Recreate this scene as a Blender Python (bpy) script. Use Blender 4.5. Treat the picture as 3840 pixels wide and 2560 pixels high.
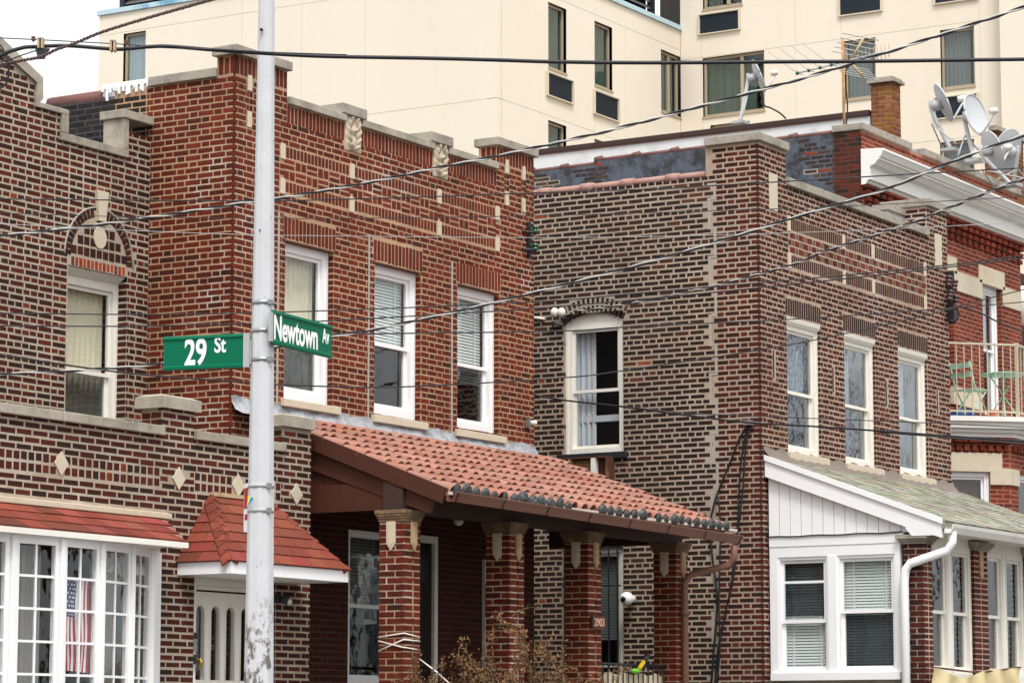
import bpy, bmesh, math, random
import numpy as np
from mathutils import Vector, Matrix

for o in list(bpy.data.objects):
    bpy.data.objects.remove(o)
SC = bpy.context.scene
COL = SC.collection
R = random.Random(29)
rad = math.radians

# ---------------------------------------------------------------- camera
AZ = rad(31.28)            # the street runs this far right of the view direction
PITCH = rad(7.67)
FPX = 10985.0              # focal length in pixels of the 3840 px wide photograph
EYE = 1.6
cam_d = bpy.data.cameras.new('Camera')
cam = bpy.data.objects.new('Camera', cam_d)
COL.objects.link(cam)
cam_d.sensor_width = 36.0
cam_d.lens = FPX / 3840.0 * 36.0
cam_d.clip_start = 0.5
cam_d.clip_end = 3000.0
cam.location = (0, 0, EYE)
cam.rotation_euler = (math.pi / 2 + PITCH, 0, -(math.pi / 2 - AZ))
SC.camera = cam

# ---------------------------------------------------------------- light
SUN_EL, SUN_AZ = rad(58), rad(-48)     # soft sun above the street, in front of the houses
w = bpy.data.worlds.new('World')
SC.world = w
w.use_nodes = True
nt = w.node_tree
nt.nodes.clear()
wo = nt.nodes.new('ShaderNodeOutputWorld')
bg = nt.nodes.new('ShaderNodeBackground')
sky = nt.nodes.new('ShaderNodeTexSky')
sky.sky_type = 'NISHITA'
sky.sun_disc = False
sky.sun_elevation = SUN_EL
sky.sun_rotation = math.pi - SUN_AZ
sky.dust_density = 4.0
sky.air_density = 1.0
hs = nt.nodes.new('ShaderNodeHueSaturation')
hs.inputs['Saturation'].default_value = 0.10
mx = nt.nodes.new('ShaderNodeMix')
mx.data_type = 'RGBA'
mx.inputs[0].default_value = 0.55          # an even cloud layer over the sky
mx.inputs[7].default_value = (10.5, 10.6, 10.8, 1)
nt.links.new(sky.outputs[0], hs.inputs['Color'])
nt.links.new(hs.outputs[0], mx.inputs[6])
# an overcast sky is brighter overhead than at the horizon
tc = nt.nodes.new('ShaderNodeTexCoord'); sx = nt.nodes.new('ShaderNodeSeparateXYZ')
mr = nt.nodes.new('ShaderNodeMapRange'); mr.inputs[1].default_value = 0.0; mr.inputs[2].default_value = 1.0
mr.inputs[3].default_value = 0.78; mr.inputs[4].default_value = 1.9
mu = nt.nodes.new('ShaderNodeMix'); mu.data_type = 'RGBA'; mu.blend_type = 'MULTIPLY'; mu.inputs[0].default_value = 1.0
nt.links.new(tc.outputs['Generated'], sx.inputs[0]); nt.links.new(sx.outputs[2], mr.inputs[0])
nt.links.new(mx.outputs[2], mu.inputs[6]); nt.links.new(mr.outputs[0], mu.inputs[7])
nt.links.new(mu.outputs[2], bg.inputs[0])
bg.inputs[1].default_value = 0.095
nt.links.new(bg.outputs[0], wo.inputs[0])

sun_d = bpy.data.lights.new('Sun', 'SUN')
sun_d.energy = 1.5
sun_d.angle = rad(14)
sun_d.color = (1.0, 0.965, 0.92)
sun = bpy.data.objects.new('Sun', sun_d)
COL.objects.link(sun)
# light comes from -y (the street side), a little from the left or right by SUN_AZ
sdir = Vector((math.sin(SUN_AZ) * math.cos(SUN_EL), -math.cos(SUN_AZ) * math.cos(SUN_EL), math.sin(SUN_EL)))
sun.rotation_euler = sdir.to_track_quat('Z', 'Y').to_euler()

SC.view_settings.view_transform = 'Standard'
SC.view_settings.look = 'None'
SC.view_settings.gamma = 1
SC.view_settings.exposure = 0.62
SC.cycles.max_bounces = 8
SC.cycles.transparent_max_bounces = 16
SC.cycles.caustics_reflective = False
SC.cycles.caustics_refractive = False

# ---------------------------------------------------------------- pixel -> place
_f = Vector((math.cos(AZ), math.sin(AZ), 0))
_r = Vector((math.sin(AZ), -math.cos(AZ), 0))
_fw = _f * math.cos(PITCH) + Vector((0, 0, math.sin(PITCH)))
_up = -_f * math.sin(PITCH) + Vector((0, 0, math.cos(PITCH)))
CAM = Vector((0, 0, EYE))

def ray(px, py):
    return _fw + _r * ((px - 1920) / FPX) + _up * (-(py - 1280) / FPX)
def onW(px, py, W):                 # on a plane parallel to the street
    d = ray(px, py); return CAM + d * (W / d.y)
def onU(px, py, U):                 # on a plane square to the street
    d = ray(px, py); return CAM + d * (U / d.x)
def onD(px, py, D):                 # at a horizontal distance from the eye
    d = ray(px, py); return CAM + d * (D / d.dot(_f))
def proj(p):
    v = Vector(p) - CAM
    z = v.dot(_fw)
    return 1920 + FPX * v.dot(_r) / z, 1280 - FPX * v.dot(_up) / z, z

# ---------------------------------------------------------------- materials
def lin(c):
    return tuple(((x / 255) / 12.92 if x / 255 <= 0.04045 else ((x / 255 + 0.055) / 1.055) ** 2.4) for x in c[:3])

class NT:
    def __init__(s, name):
        s.m = bpy.data.materials.new(name); s.m.use_nodes = True
        s.t = s.m.node_tree; s.b = s.t.nodes['Principled BSDF']; s.out = s.t.nodes['Material Output']
        s._pos = None
    def n(s, t, **kw):
        x = s.t.nodes.new(t)
        for k, v in kw.items(): setattr(x, k, v)
        return x
    def l(s, a, b): s.t.links.new(a, b)
    def pos(s):
        if not s._pos: s._pos = s.n('ShaderNodeNewGeometry').outputs['Position']
        return s._pos
    def noise(s, scale, detail=3, rough=0.6, stretch=None):
        x = s.n('ShaderNodeTexNoise'); x.inputs['Scale'].default_value = scale
        x.inputs['Detail'].default_value = detail; x.inputs['Roughness'].default_value = rough
        if stretch:
            mp = s.n('ShaderNodeMapping'); mp.inputs['Scale'].default_value = stretch
            s.l(s.pos(), mp.inputs[0]); s.l(mp.outputs[0], x.inputs['Vector'])
        else: s.l(s.pos(), x.inputs['Vector'])
        return x.outputs['Fac']
    def ramp(s, fac, lo, hi, a=(0, 0, 0, 1), b=(1, 1, 1, 1)):
        x = s.n('ShaderNodeValToRGB'); e = x.color_ramp.elements
        e[0].position = lo; e[1].position = hi; e[0].color = a; e[1].color = b
        s.l(fac, x.inputs[0]); return x.outputs[0]
    def mix(s, fac, a, b, mode='MIX'):
        x = s.n('ShaderNodeMix', data_type='RGBA', blend_type=mode)
        for i, v in ((0, fac), (6, a), (7, b)):
            if isinstance(v, (int, float)): x.inputs[i].default_value = v
            elif isinstance(v, tuple): x.inputs[i].default_value = (*v[:3], 1)
            else: s.l(v, x.inputs[i])
        return x.outputs[2]
    def bump(s, h, strength=0.4, dist=0.01):
        x = s.n('ShaderNodeBump'); x.inputs['Strength'].default_value = strength
        x.inputs['Distance'].default_value = dist
        s.l(h, x.inputs['Height']); s.l(x.outputs[0], s.b.inputs['Normal'])
    def base(s, c):
        if isinstance(c, tuple): s.b.inputs['Base Color'].default_value = (*c[:3], 1)
        else: s.l(c, s.b.inputs['Base Color'])
    def set(s, **kw):
        for k, v in kw.items(): s.b.inputs[k.replace('_', ' ')].default_value = v

M = {}
def plain(name, c, rough=0.7, var=0.18, scale=6.0, bump=0.0, spec=0.4, metal=0.0, stain=None, stain_scale=1.2, lo=0.5, hi=0.75, stretch=None, bscale=None):
    t = NT(name); c = lin(c)
    n1 = t.noise(scale, 5, 0.65)
    col = t.mix(n1, tuple(x * (1 - var) for x in c), tuple(min(1, x * (1 + var)) for x in c))
    if stain:
        f = t.ramp(t.noise(stain_scale, 6, 0.7, stretch), lo, hi)
        col = t.mix(f, col, lin(stain))
    if name.startswith('mortar'):      # soot and damp in broad patches
        col = t.mix(1.0, col, t.ramp(t.noise(1.1, 6, .75, (1, 1, .6)), .3, .7, (.58, .56, .54, 1), (1.0, .99, .98, 1)), 'MULTIPLY')
    t.base(col); t.set(Roughness=rough, Metallic=metal, Specular_IOR_Level=spec)
    if bump: t.bump(t.noise(bscale or scale * 5, 4, 0.7), bump, 0.01)
    M[name] = t.m
    return t.m

def vcol(name, rough=0.85, var=0.35, nscale=26, fleck=None, flo=0.62, fhi=0.72, fscale=38, bump=0.35, stain=None, sscale=0.9, slo=.56, shi=.78, soot=False):
    t = NT(name)
    at = t.n('ShaderNodeAttribute', attribute_name='Col').outputs['Color']
    n1 = t.ramp(t.noise(nscale, 5, 0.7, (1, 1, 0.55)), 0.25, 0.8, (1 - var,) * 3 + (1,), (1 + var,) * 3 + (1,))
    col = t.mix(1.0, at, n1, 'MULTIPLY')
    if fleck:
        col = t.mix(t.ramp(t.noise(fscale, 4, 0.7), flo, fhi), col, lin(fleck))
    if stain:
        col = t.mix(t.ramp(t.noise(sscale, 6, 0.7), slo, shi), col, lin(stain))
    if soot:
        col = t.mix(1.0, col, t.ramp(t.noise(.9, 6, .7, (1, 1, .6)), .3, .72, (.66, .64, .64, 1), (1.15, 1.12, 1.1, 1)), 'MULTIPLY')
    t.base(col); t.set(Roughness=rough, Specular_IOR_Level=0.25)
    t.bump(t.noise(70, 3, 0.7), bump, 0.006)
    M[name] = t.m

vcol('brick', soot=True, fleck=(150, 120, 100), flo=0.70, fhi=0.84)
vcol('brick_tarred', fleck=(205, 190, 165), flo=.66, fhi=.74, var=.3)
plain('mortar_a', (182, 169, 149), 0.95, 0.16, 9, 0.4, stain=(202, 195, 182), stain_scale=1.3)
plain('mortar_b', (184, 150, 118), 0.95, 0.16, 9, 0.4, stain=(214, 202, 192), stain_scale=0.8, lo=.54, hi=.66)
plain('mortar_cs', (176, 158, 138), 0.95, 0.16, 9, 0.4, stain=(168, 162, 154), stain_scale=0.8)
plain('mortar_c', (182, 160, 139), 0.95, 0.14, 9, 0.4, stain=(204, 190, 178), stain_scale=0.9)
plain('mortar_d', (170, 120, 98), 0.95, 0.15, 9, 0.4)
plain('mortar_brown', (84, 58, 48), 0.95, 0.15, 9, 0.3)  # dark-toned mortar: wall under B's porch, corner of D
plain('mortar_dark', (96, 90, 84), 0.95, 0.2, 9, 0.4)
plain('limestone', (166, 158, 143), 0.85, 0.18, 7, 0.35, stain=(104, 97, 86), stain_scale=3.0, lo=.42, hi=.8)
plain('limestone_clean', (196, 184, 162), 0.85, 0.10, 9, 0.25, stain=(180, 158, 124), stain_scale=2.0, lo=.55, hi=.85)
plain('concrete', (158, 150, 138), 0.9, 0.2, 10, 0.45, stain=(88, 82, 74), stain_scale=2.6, lo=.48, hi=.78)
plain('carved', (186, 172, 150), 0.85, 0.18, 16, 0.3, stain=(112, 98, 82), stain_scale=7, lo=.5, hi=.8)
plain('white_vinyl', (236, 236, 236), 0.45, 0.03, 4, 0, 0.5)
plain('white_wood', (228, 224, 214), 0.55, 0.05, 8, 0.1, stain=(190, 178, 152), stain_scale=3, lo=.6, hi=.85)
plain('white_trim', (226, 224, 218), 0.6, 0.05, 8, 0.1, stain=(168, 160, 146), stain_scale=2.2, lo=.58, hi=.9)
plain('cream_metal', (184, 176, 152), 0.5, 0.08, 12)
plain('silver_paint', (158, 160, 164), 0.55, 0.25, 7, 0.8, stain=(80, 82, 88), stain_scale=6, lo=.46, hi=.74)
plain('silver_wall', (214, 214, 212), 0.6, 0.08, 5, 0.25, stain=(168, 168, 168), stain_scale=2.2, lo=.5, hi=.8)
plain('tar', (58, 58, 62), 0.7, 0.25, 9, 0.6, stain=(120, 122, 132), stain_scale=2.0, lo=.5, hi=.7)
plain('tar_blue', (80, 87, 99), 0.6, 0.25, 9, 0.9, stain=(42, 41, 43), stain_scale=3.4, lo=.46, hi=.62)
plain('terracotta_dark', (104, 66, 60), 0.7, 0.2, 8, 0.3, stain=(60, 44, 42), stain_scale=3)
plain('terracotta_pink', (160, 122, 112), 0.7, 0.15, 8, 0.3, stain=(150, 104, 94), stain_scale=3)
plain('roof_pan', (150, 92, 78), 0.85, 0.2, 12, 0.3)
plain('end_cap', (44, 46, 46), 0.5, 0.4, 14, 0.3, stain=(118, 122, 122), stain_scale=14, lo=.55, hi=.75)
plain('copper_gutter', (112, 76, 62), 0.55, 0.15, 6, 0.1, stain=(112, 66, 54), stain_scale=1.6)
plain('gutter_inner', (196, 184, 172), 0.6, 0.1, 6, 0.1)
plain('brown_wood', (70, 35, 22), 0.6, 0.22, 5, 0.2, stain=(150, 96, 74), stain_scale=7, lo=.66, hi=.8)
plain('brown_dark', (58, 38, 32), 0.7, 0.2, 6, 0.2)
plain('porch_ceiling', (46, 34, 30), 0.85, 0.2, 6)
plain('cream_stucco', (222, 212, 195), 0.92, 0.02, 1.2, 0.12, bscale=60, stain=(212, 200, 180), stain_scale=.25, lo=.45, hi=.9, stretch=(1, 1, .25))
plain('joint_grey', (204, 191, 170), 0.95, 0.05, 4)
plain('beige_frame', (170, 156, 132), 0.5, 0.06, 5)
plain('black_metal', (34, 36, 40), 0.5, 0.2, 8)
plain('ac_grille', (38, 48, 58), 0.6, 0.15, 30)
plain('louvre', (92, 88, 88), 0.6, 0.1, 8)
plain('blue_membrane', (176, 200, 208), 0.7, 0.15, 3, stain=(110, 156, 182), stain_scale=.5, lo=.54, hi=.62)
plain('grey_joint', (160, 154, 144), 0.95, 0.1, 9, .3)
plain('interior', (60, 56, 52), 0.95, 0.1, 2)
plain('interior_light', (120, 114, 104), 0.95, 0.1, 2)
plain('curtain_beige', (232, 224, 198), 0.95, 0.08, 3)
plain('curtain_white', (214, 218, 224), 0.95, 0.06, 3)
plain('curtain_grey', (148, 144, 138), 0.95, 0.12, 3)
plain('curtain_green', (96, 112, 98), 0.95, 0.15, 3)
plain('curtain_blue', (160, 176, 188), 0.95, 0.1, 3)
plain('curtain_brown', (104, 76, 44), 0.95, 0.2, 4)
plain('blind', (232, 238, 234), 0.7, 0.04, 4)
plain('blind_dark', (120, 126, 124), 0.7, 0.06, 4)
plain('green_sign', (0, 104, 74), 0.5, 0.05, 5, 0, .15)
plain('sign_edge', (212, 214, 212), 0.4, 0.05, 5)
plain('sign_white', (240, 240, 238), 0.4, 0.02, 5)
plain('sign_red', (170, 26, 34), 0.45, 0.05, 5)
plain('steel', (150, 152, 154), 0.4, 0.1, 12, metal=.7)
plain('cable', (26, 26, 30), 0.5, 0.2, 12)
plain('cable_light', (186, 184, 180), 0.5, 0.15, 12)
plain('cable_rust', (84, 58, 50), 0.7, 0.3, 30)
plain('insulator_green', (20, 84, 64), 0.2, 0.1, 8, 0, .6)
plain('insulator_brown', (74, 48, 50), 0.3, 0.2, 8, 0, .6)
plain('porcelain', (222, 216, 204), 0.35, 0.1, 9)
plain('dish', (186, 188, 190), 0.5, 0.05, 6, stain=(176, 174, 168), stain_scale=3)
plain('dish_grey', (168, 170, 172), 0.5, 0.06, 6)
plain('galvanised', (164, 166, 166), 0.5, 0.12, 9)
plain('rusty', (160, 118, 74), 0.8, 0.3, 14, .3, stain=(226, 196, 150), stain_scale=8)
plain('asphalt', (62, 62, 64), 0.95, 0.2, 8, .3)
plain('pavement', (118, 114, 110), 0.95, 0.12, 3, .2)
plain('siding', (236, 236, 236), 0.5, 0.02, 3)
plain('shingle_green', (138, 138, 122), 0.95, 0.25, 14, .5, stain=(182, 180, 160), stain_scale=3, stretch=(1, 1, 4), lo=.45, hi=.7)
plain('fibre_grey', (120, 108, 100), 0.95, 0.25, 16, .5)
plain('gold', (196, 156, 70), 0.35, 0.1, 9, metal=.8)
plain('mint', (170, 214, 190), 0.5, 0.08, 9)
plain('plastic_blue', (20, 66, 120), 0.4, 0.1, 9)
plain('plastic_green', (22, 66, 58), 0.45, 0.1, 9)
plain('clay_pot', (190, 100, 56), 0.8, 0.1, 9)
plain('yellow_cloth', (206, 190, 146), 0.9, 0.06, 5)
plain('wicker', (196, 182, 154), 0.9, 0.2, 14, .4)
plain('yellow_plastic', (226, 186, 20), 0.4, 0.05, 9)
plain('lime_plastic', (120, 196, 60), 0.4, 0.05, 9)
plain('rust_unit', (84, 48, 32), 0.75, 0.3, 9, .3, stain=(168, 112, 70), stain_scale=4, lo=.55, hi=.75)
plain('branch', (94, 74, 50), 0.9, 0.25, 14)
plain('branch_green', (94, 86, 46), 0.9, 0.2, 14)
plain('dry_leaf', (112, 80, 52), 0.9, 0.35, 30)
plain('tan_stone', (180, 156, 122), 0.85, 0.12, 14, .3, stain=(150, 116, 78), stain_scale=8)
plain('capital_stone', (112, 90, 68), 0.85, 0.15, 14, .3, stain=(160, 134, 98), stain_scale=8)
plain('rope', (226, 216, 206), 0.9, 0.06, 20)
plain('plaque', (64, 40, 32), 0.5, 0.1, 9)
plain('plaque_text', (226, 170, 138), 0.5, 0.05, 9)
plain('flag_white', (246, 244, 242), 0.9, 0.03, 6)
plain('flag_red', (176, 30, 48), 0.9, 0.05, 6)
plain('flag_blue', (56, 72, 120), 0.9, 0.05, 6)
plain('glass_dark', (26, 18, 16), 0.15, 0.1, 4, 0, .5)
vcol('tile', rough=.8, var=.14, nscale=10, bump=.2, stain=(150, 120, 106), sscale=2.2, slo=.42, shi=.75)
vcol('shingle_red', rough=.95, var=.12, nscale=60, bump=.7)
vcol('shingle_pale', rough=.95, var=.18, nscale=30, bump=.5)

def glass_mat(name, tint=(.86, .88, .88), k=1.0):
    t = NT(name)
    tr = t.n('ShaderNodeBsdfTransparent'); tr.inputs[0].default_value = (*tint, 1)
    gl = t.n('ShaderNodeBsdfGlossy'); gl.inputs['Roughness'].default_value = 0.02
    gl.inputs['Color'].default_value = (.9, .93, .95, 1)
    lw = t.n('ShaderNodeLayerWeight'); lw.inputs[0].default_value = .5
    pw = t.n('ShaderNodeMath', operation='POWER'); pw.inputs[1].default_value = 5; t.l(lw.outputs['Facing'], pw.inputs[0])
    fr = t.n('ShaderNodeMath', operation='MULTIPLY_ADD'); fr.inputs[1].default_value = .95; fr.inputs[2].default_value = .05; t.l(pw.outputs[0], fr.inputs[0])
    ma = t.n('ShaderNodeMath', operation='MULTIPLY'); ma.inputs[1].default_value = k; ma.use_clamp = True
    ms = t.n('ShaderNodeMixShader')
    # slightly wavy panes
    bp = t.n('ShaderNodeBump'); bp.inputs['Strength'].default_value = .15; bp.inputs['Distance'].default_value = .02
    t.l(t.noise(3.0, 2, .5), bp.inputs['Height']); t.l(bp.outputs[0], gl.inputs['Normal'])
    t.l(fr.outputs[0], ma.inputs[0]); t.l(ma.outputs[0], ms.inputs[0])
    t.l(tr.outputs[0], ms.inputs[1]); t.l(gl.outputs[0], ms.inputs[2])
    t.l(ms.outputs[0], t.out.inputs['Surface'])
    M[name] = t.m
glass_mat('glass', (.95, .96, .96), 1.0)
glass_mat('glass_tint', (.84, .88, .9), 2.2)
glass_mat('glass_far', (.8, .84, .84), 1.0)
glass_mat('screen', (.58, .6, .62), .3)

def pole_mat():
    t = NT('pole_paint')
    c = t.mix(t.noise(5, 4), lin((180, 181, 184)), lin((202, 203, 205)))
    chips = t.ramp(t.noise(34, 5, .7, (1, 1, .35)), .655, .675)
    c = t.mix(chips, c, lin((88, 92, 104)))
    # scraped patch where bills were pasted, low on the pole
    sep = t.n('ShaderNodeSeparateXYZ'); t.l(t.pos(), sep.inputs[0])
    z0 = t.n('ShaderNodeMapRange'); z0.inputs[1].default_value = 2.25; z0.inputs[2].default_value = 2.6
    z0.inputs[3].default_value = 1; z0.inputs[4].default_value = 0
    t.l(sep.outputs[2], z0.inputs[0])
    scr = t.ramp(t.noise(11, 6, .75, (1, 1, .6)), .50, .56)
    m2 = t.n('ShaderNodeMath', operation='MULTIPLY'); t.l(z0.outputs[0], m2.inputs[0]); t.l(scr, m2.inputs[1])
    c = t.mix(m2.outputs[0], c, lin((104, 98, 92)))
    t.base(c); t.set(Roughness=.5, Specular_IOR_Level=.4)
    t.bump(t.noise(24, 4, .7), .25, .004)
    M['pole_paint'] = t.m
pole_mat()

# ---------------------------------------------------------------- mesh helpers
class Fr:
    """a wall frame: a runs along the wall, d into the wall, z up"""
    def __init__(s, o, a, d):
        s.o = Vector(o); s.a = Vector(a).normalized(); s.d = Vector(d).normalized()
    def p(s, a, d, z): return s.o + s.a * a + s.d * d + Vector((0, 0, z))
    def jamb(s, a1): return Fr(s.p(a1, 0, 0), -s.d, s.a)      # the face at a1 that looks back along -a
def FW(W): return Fr((0, W, 0), (1, 0, 0), (0, 1, 0))         # facade: a = U
def FU(U): return Fr((U, 0, 0), (0, -1, 0), (1, 0, 0))        # side wall facing -U: a = -W
WORLD = Fr((0, 0, 0), (1, 0, 0), (0, 1, 0))

class MB:
    def __init__(s): s.v = []; s.f = []; s.c = []; s.cur = None; s.smooth = []
    def add(s, vs, fs, sm=False):
        b = len(s.v); s.v += [tuple(v) for v in vs]
        s.f += [tuple(b + i for i in f) for f in fs]
        s.smooth += [sm] * len(fs)
        if s.cur is not None: s.c += [s.cur] * len(vs)
        return s
    def box(s, x0, x1, y0, y1, z0, z1, fr=WORLD):
        P = [fr.p(a, d, z) for z in (z0, z1) for d in (y0, y1) for a in (x0, x1)]
        return s.add(P, [(0, 1, 5, 4), (1, 3, 7, 5), (3, 2, 6, 7), (2, 0, 4, 6), (4, 5, 7, 6), (2, 3, 1, 0)])
    def prism(s, poly, d0, d1, fr=WORLD):          # poly of (a, z) pushed from d0 to d1
        n = len(poly)
        ar = sum(poly[i][0] * poly[(i + 1) % n][1] - poly[(i + 1) % n][0] * poly[i][1] for i in range(n))
        if ar < 0: poly = poly[::-1]
        P = [fr.p(a, d0, z) for a, z in poly] + [fr.p(a, d1, z) for a, z in poly]
        fs = [tuple(range(n)), tuple(range(2 * n - 1, n - 1, -1))]
        fs += [((i + 1) % n, i, n + i, n + (i + 1) % n) for i in range(n)]
        return s.add(P, fs)
    def hexa(s, P, Q):                            # two matching quads
        n = len(P)
        fs = [tuple(range(n)), tuple(range(2 * n - 1, n - 1, -1))] + [((i + 1) % n, i, n + i, n + (i + 1) % n) for i in range(n)]
        return s.add(list(P) + list(Q), fs)
    def tube(s, pts, r, n=8, cap=True, sm=True):
        pts = [Vector(p) for p in pts]
        rr = r if isinstance(r, (list, tuple)) else [r] * len(pts)
        vs = []; ref = None
        for i, p in enumerate(pts):
            t = (pts[min(i + 1, len(pts) - 1)] - pts[max(i - 1, 0)])
            t = t.normalized() if t.length > 1e-9 else Vector((0, 0, 1))
            if ref is None:
                ref = Vector((0, 0, 1)) if abs(t.z) < .9 else Vector((1, 0, 0))
            e = t.cross(ref); e.normalize(); g = e.cross(t); ref = g
            for k in range(n):
                a = 2 * math.pi * k / n
                vs.append(p + (e * math.cos(a) + g * math.sin(a)) * rr[i])
        fs = []
        for i in range(len(pts) - 1):
            for k in range(n):
                k2 = (k + 1) % n
                fs.append((i * n + k, i * n + k2, (i + 1) * n + k2, (i + 1) * n + k))
        if cap:
            fs.append(tuple(range(n - 1, -1, -1))); m = (len(pts) - 1) * n
            fs.append(tuple(m + k for k in range(n)))
        return s.add(vs, fs, sm)
    def ball(s, c, r, n=10, m=6, sq=(1, 1, 1)):
        c = Vector(c); vs = []; fs = []
        for j in range(m + 1):
            th = math.pi * j / m
            for k in range(n):
                a = 2 * math.pi * k / n
                vs.append(c + Vector((math.sin(th) * math.cos(a) * sq[0], math.sin(th) * math.sin(a) * sq[1], math.cos(th) * sq[2])) * r)
        for j in range(m):
            for k in range(n):
                fs.append((j * n + k, (j + 1) * n + k, (j + 1) * n + (k + 1) % n, j * n + (k + 1) % n))
        return s.add(vs, fs, True)
    def sheet(s, rows, sm=True):                   # grid of points
        n = len(rows[0]); vs = [p for r in rows for p in r]
        fs = [(i * n + k, i * n + k + 1, (i + 1) * n + k + 1, (i + 1) * n + k) for i in range(len(rows) - 1) for k in range(n - 1)]
        return s.add(vs, fs, sm)
    def build(s, name, mat, parent=None, **props):
        me = bpy.data.meshes.new(name)
        me.from_pydata(s.v, [], s.f); me.validate(); me.update()
        if any(s.smooth) and len(s.smooth) == len(me.polygons):
            me.polygons.foreach_set('use_smooth', s.smooth)
        if s.c and len(s.c) == len(me.vertices):
            at = me.color_attributes.new('Col', 'FLOAT_COLOR', 'POINT')
            at.data.foreach_set('color', [x for c in s.c for x in (c[0], c[1], c[2], 1.0)])
        o = bpy.data.objects.new(name, me)
        if mat is not None: me.materials.append(M[mat] if isinstance(mat, str) else mat)
        COL.objects.link(o)
        adopt(o, parent)
        for k, v in props.items(): o[k] = v
        return o

ROOT = {}
def adopt(o, parent):
    if parent is None: return
    o.parent = parent
    if parent.name in ROOT: o.location = o.location - ROOT[parent.name]
def thing(name, label, cat, loc=(0, 0, 0), group=None):
    o = bpy.data.objects.new(name, None); COL.objects.link(o)
    o.location = loc; o.empty_display_size = .2
    ROOT[o.name] = Vector(loc)
    o['label'] = label; o['category'] = cat
    if group: o['group'] = group
    return o
def tag(o, label, cat, group=None):
    o['label'] = label; o['category'] = cat
    if group: o['group'] = group
    return o
def struct(o): o['kind'] = 'structure'; return o

# ---------------------------------------------------------------- bricks
TPL_F = [(0, 1, 2, 3), (4, 5, 1, 0), (5, 6, 2, 1), (6, 7, 3, 2), (7, 4, 0, 3),
         (8, 9, 5, 4), (9, 10, 6, 5), (10, 11, 7, 6), (11, 8, 4, 7)]
def _tpl(rr):
    cx, cz = .022, .075
    V = []
    for sx, sz in ((-1, -1), (1, -1), (1, 1), (-1, 1)):
        V.append((sx * (.5 - cx) + rr.uniform(-.006, .006), -.5, sz * (.5 - cz) + rr.uniform(-.03, .03)))
    for sx, sz in ((-1, -1), (1, -1), (1, 1), (-1, 1)):
        V.append((sx * .5 + rr.uniform(-.008, .008), -.36, sz * .5 + rr.uniform(-.045, .045)))
    for sx, sz in ((-1, -1), (1, -1), (1, 1), (-1, 1)):
        V.append((sx * .5, .5, sz * .5))
    return V
_rr = random.Random(5)
TPLS = [_tpl(_rr) for _ in range(6)]
TPLA = np.array(TPLS)
BD = .05            # depth of a brick as built

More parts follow.
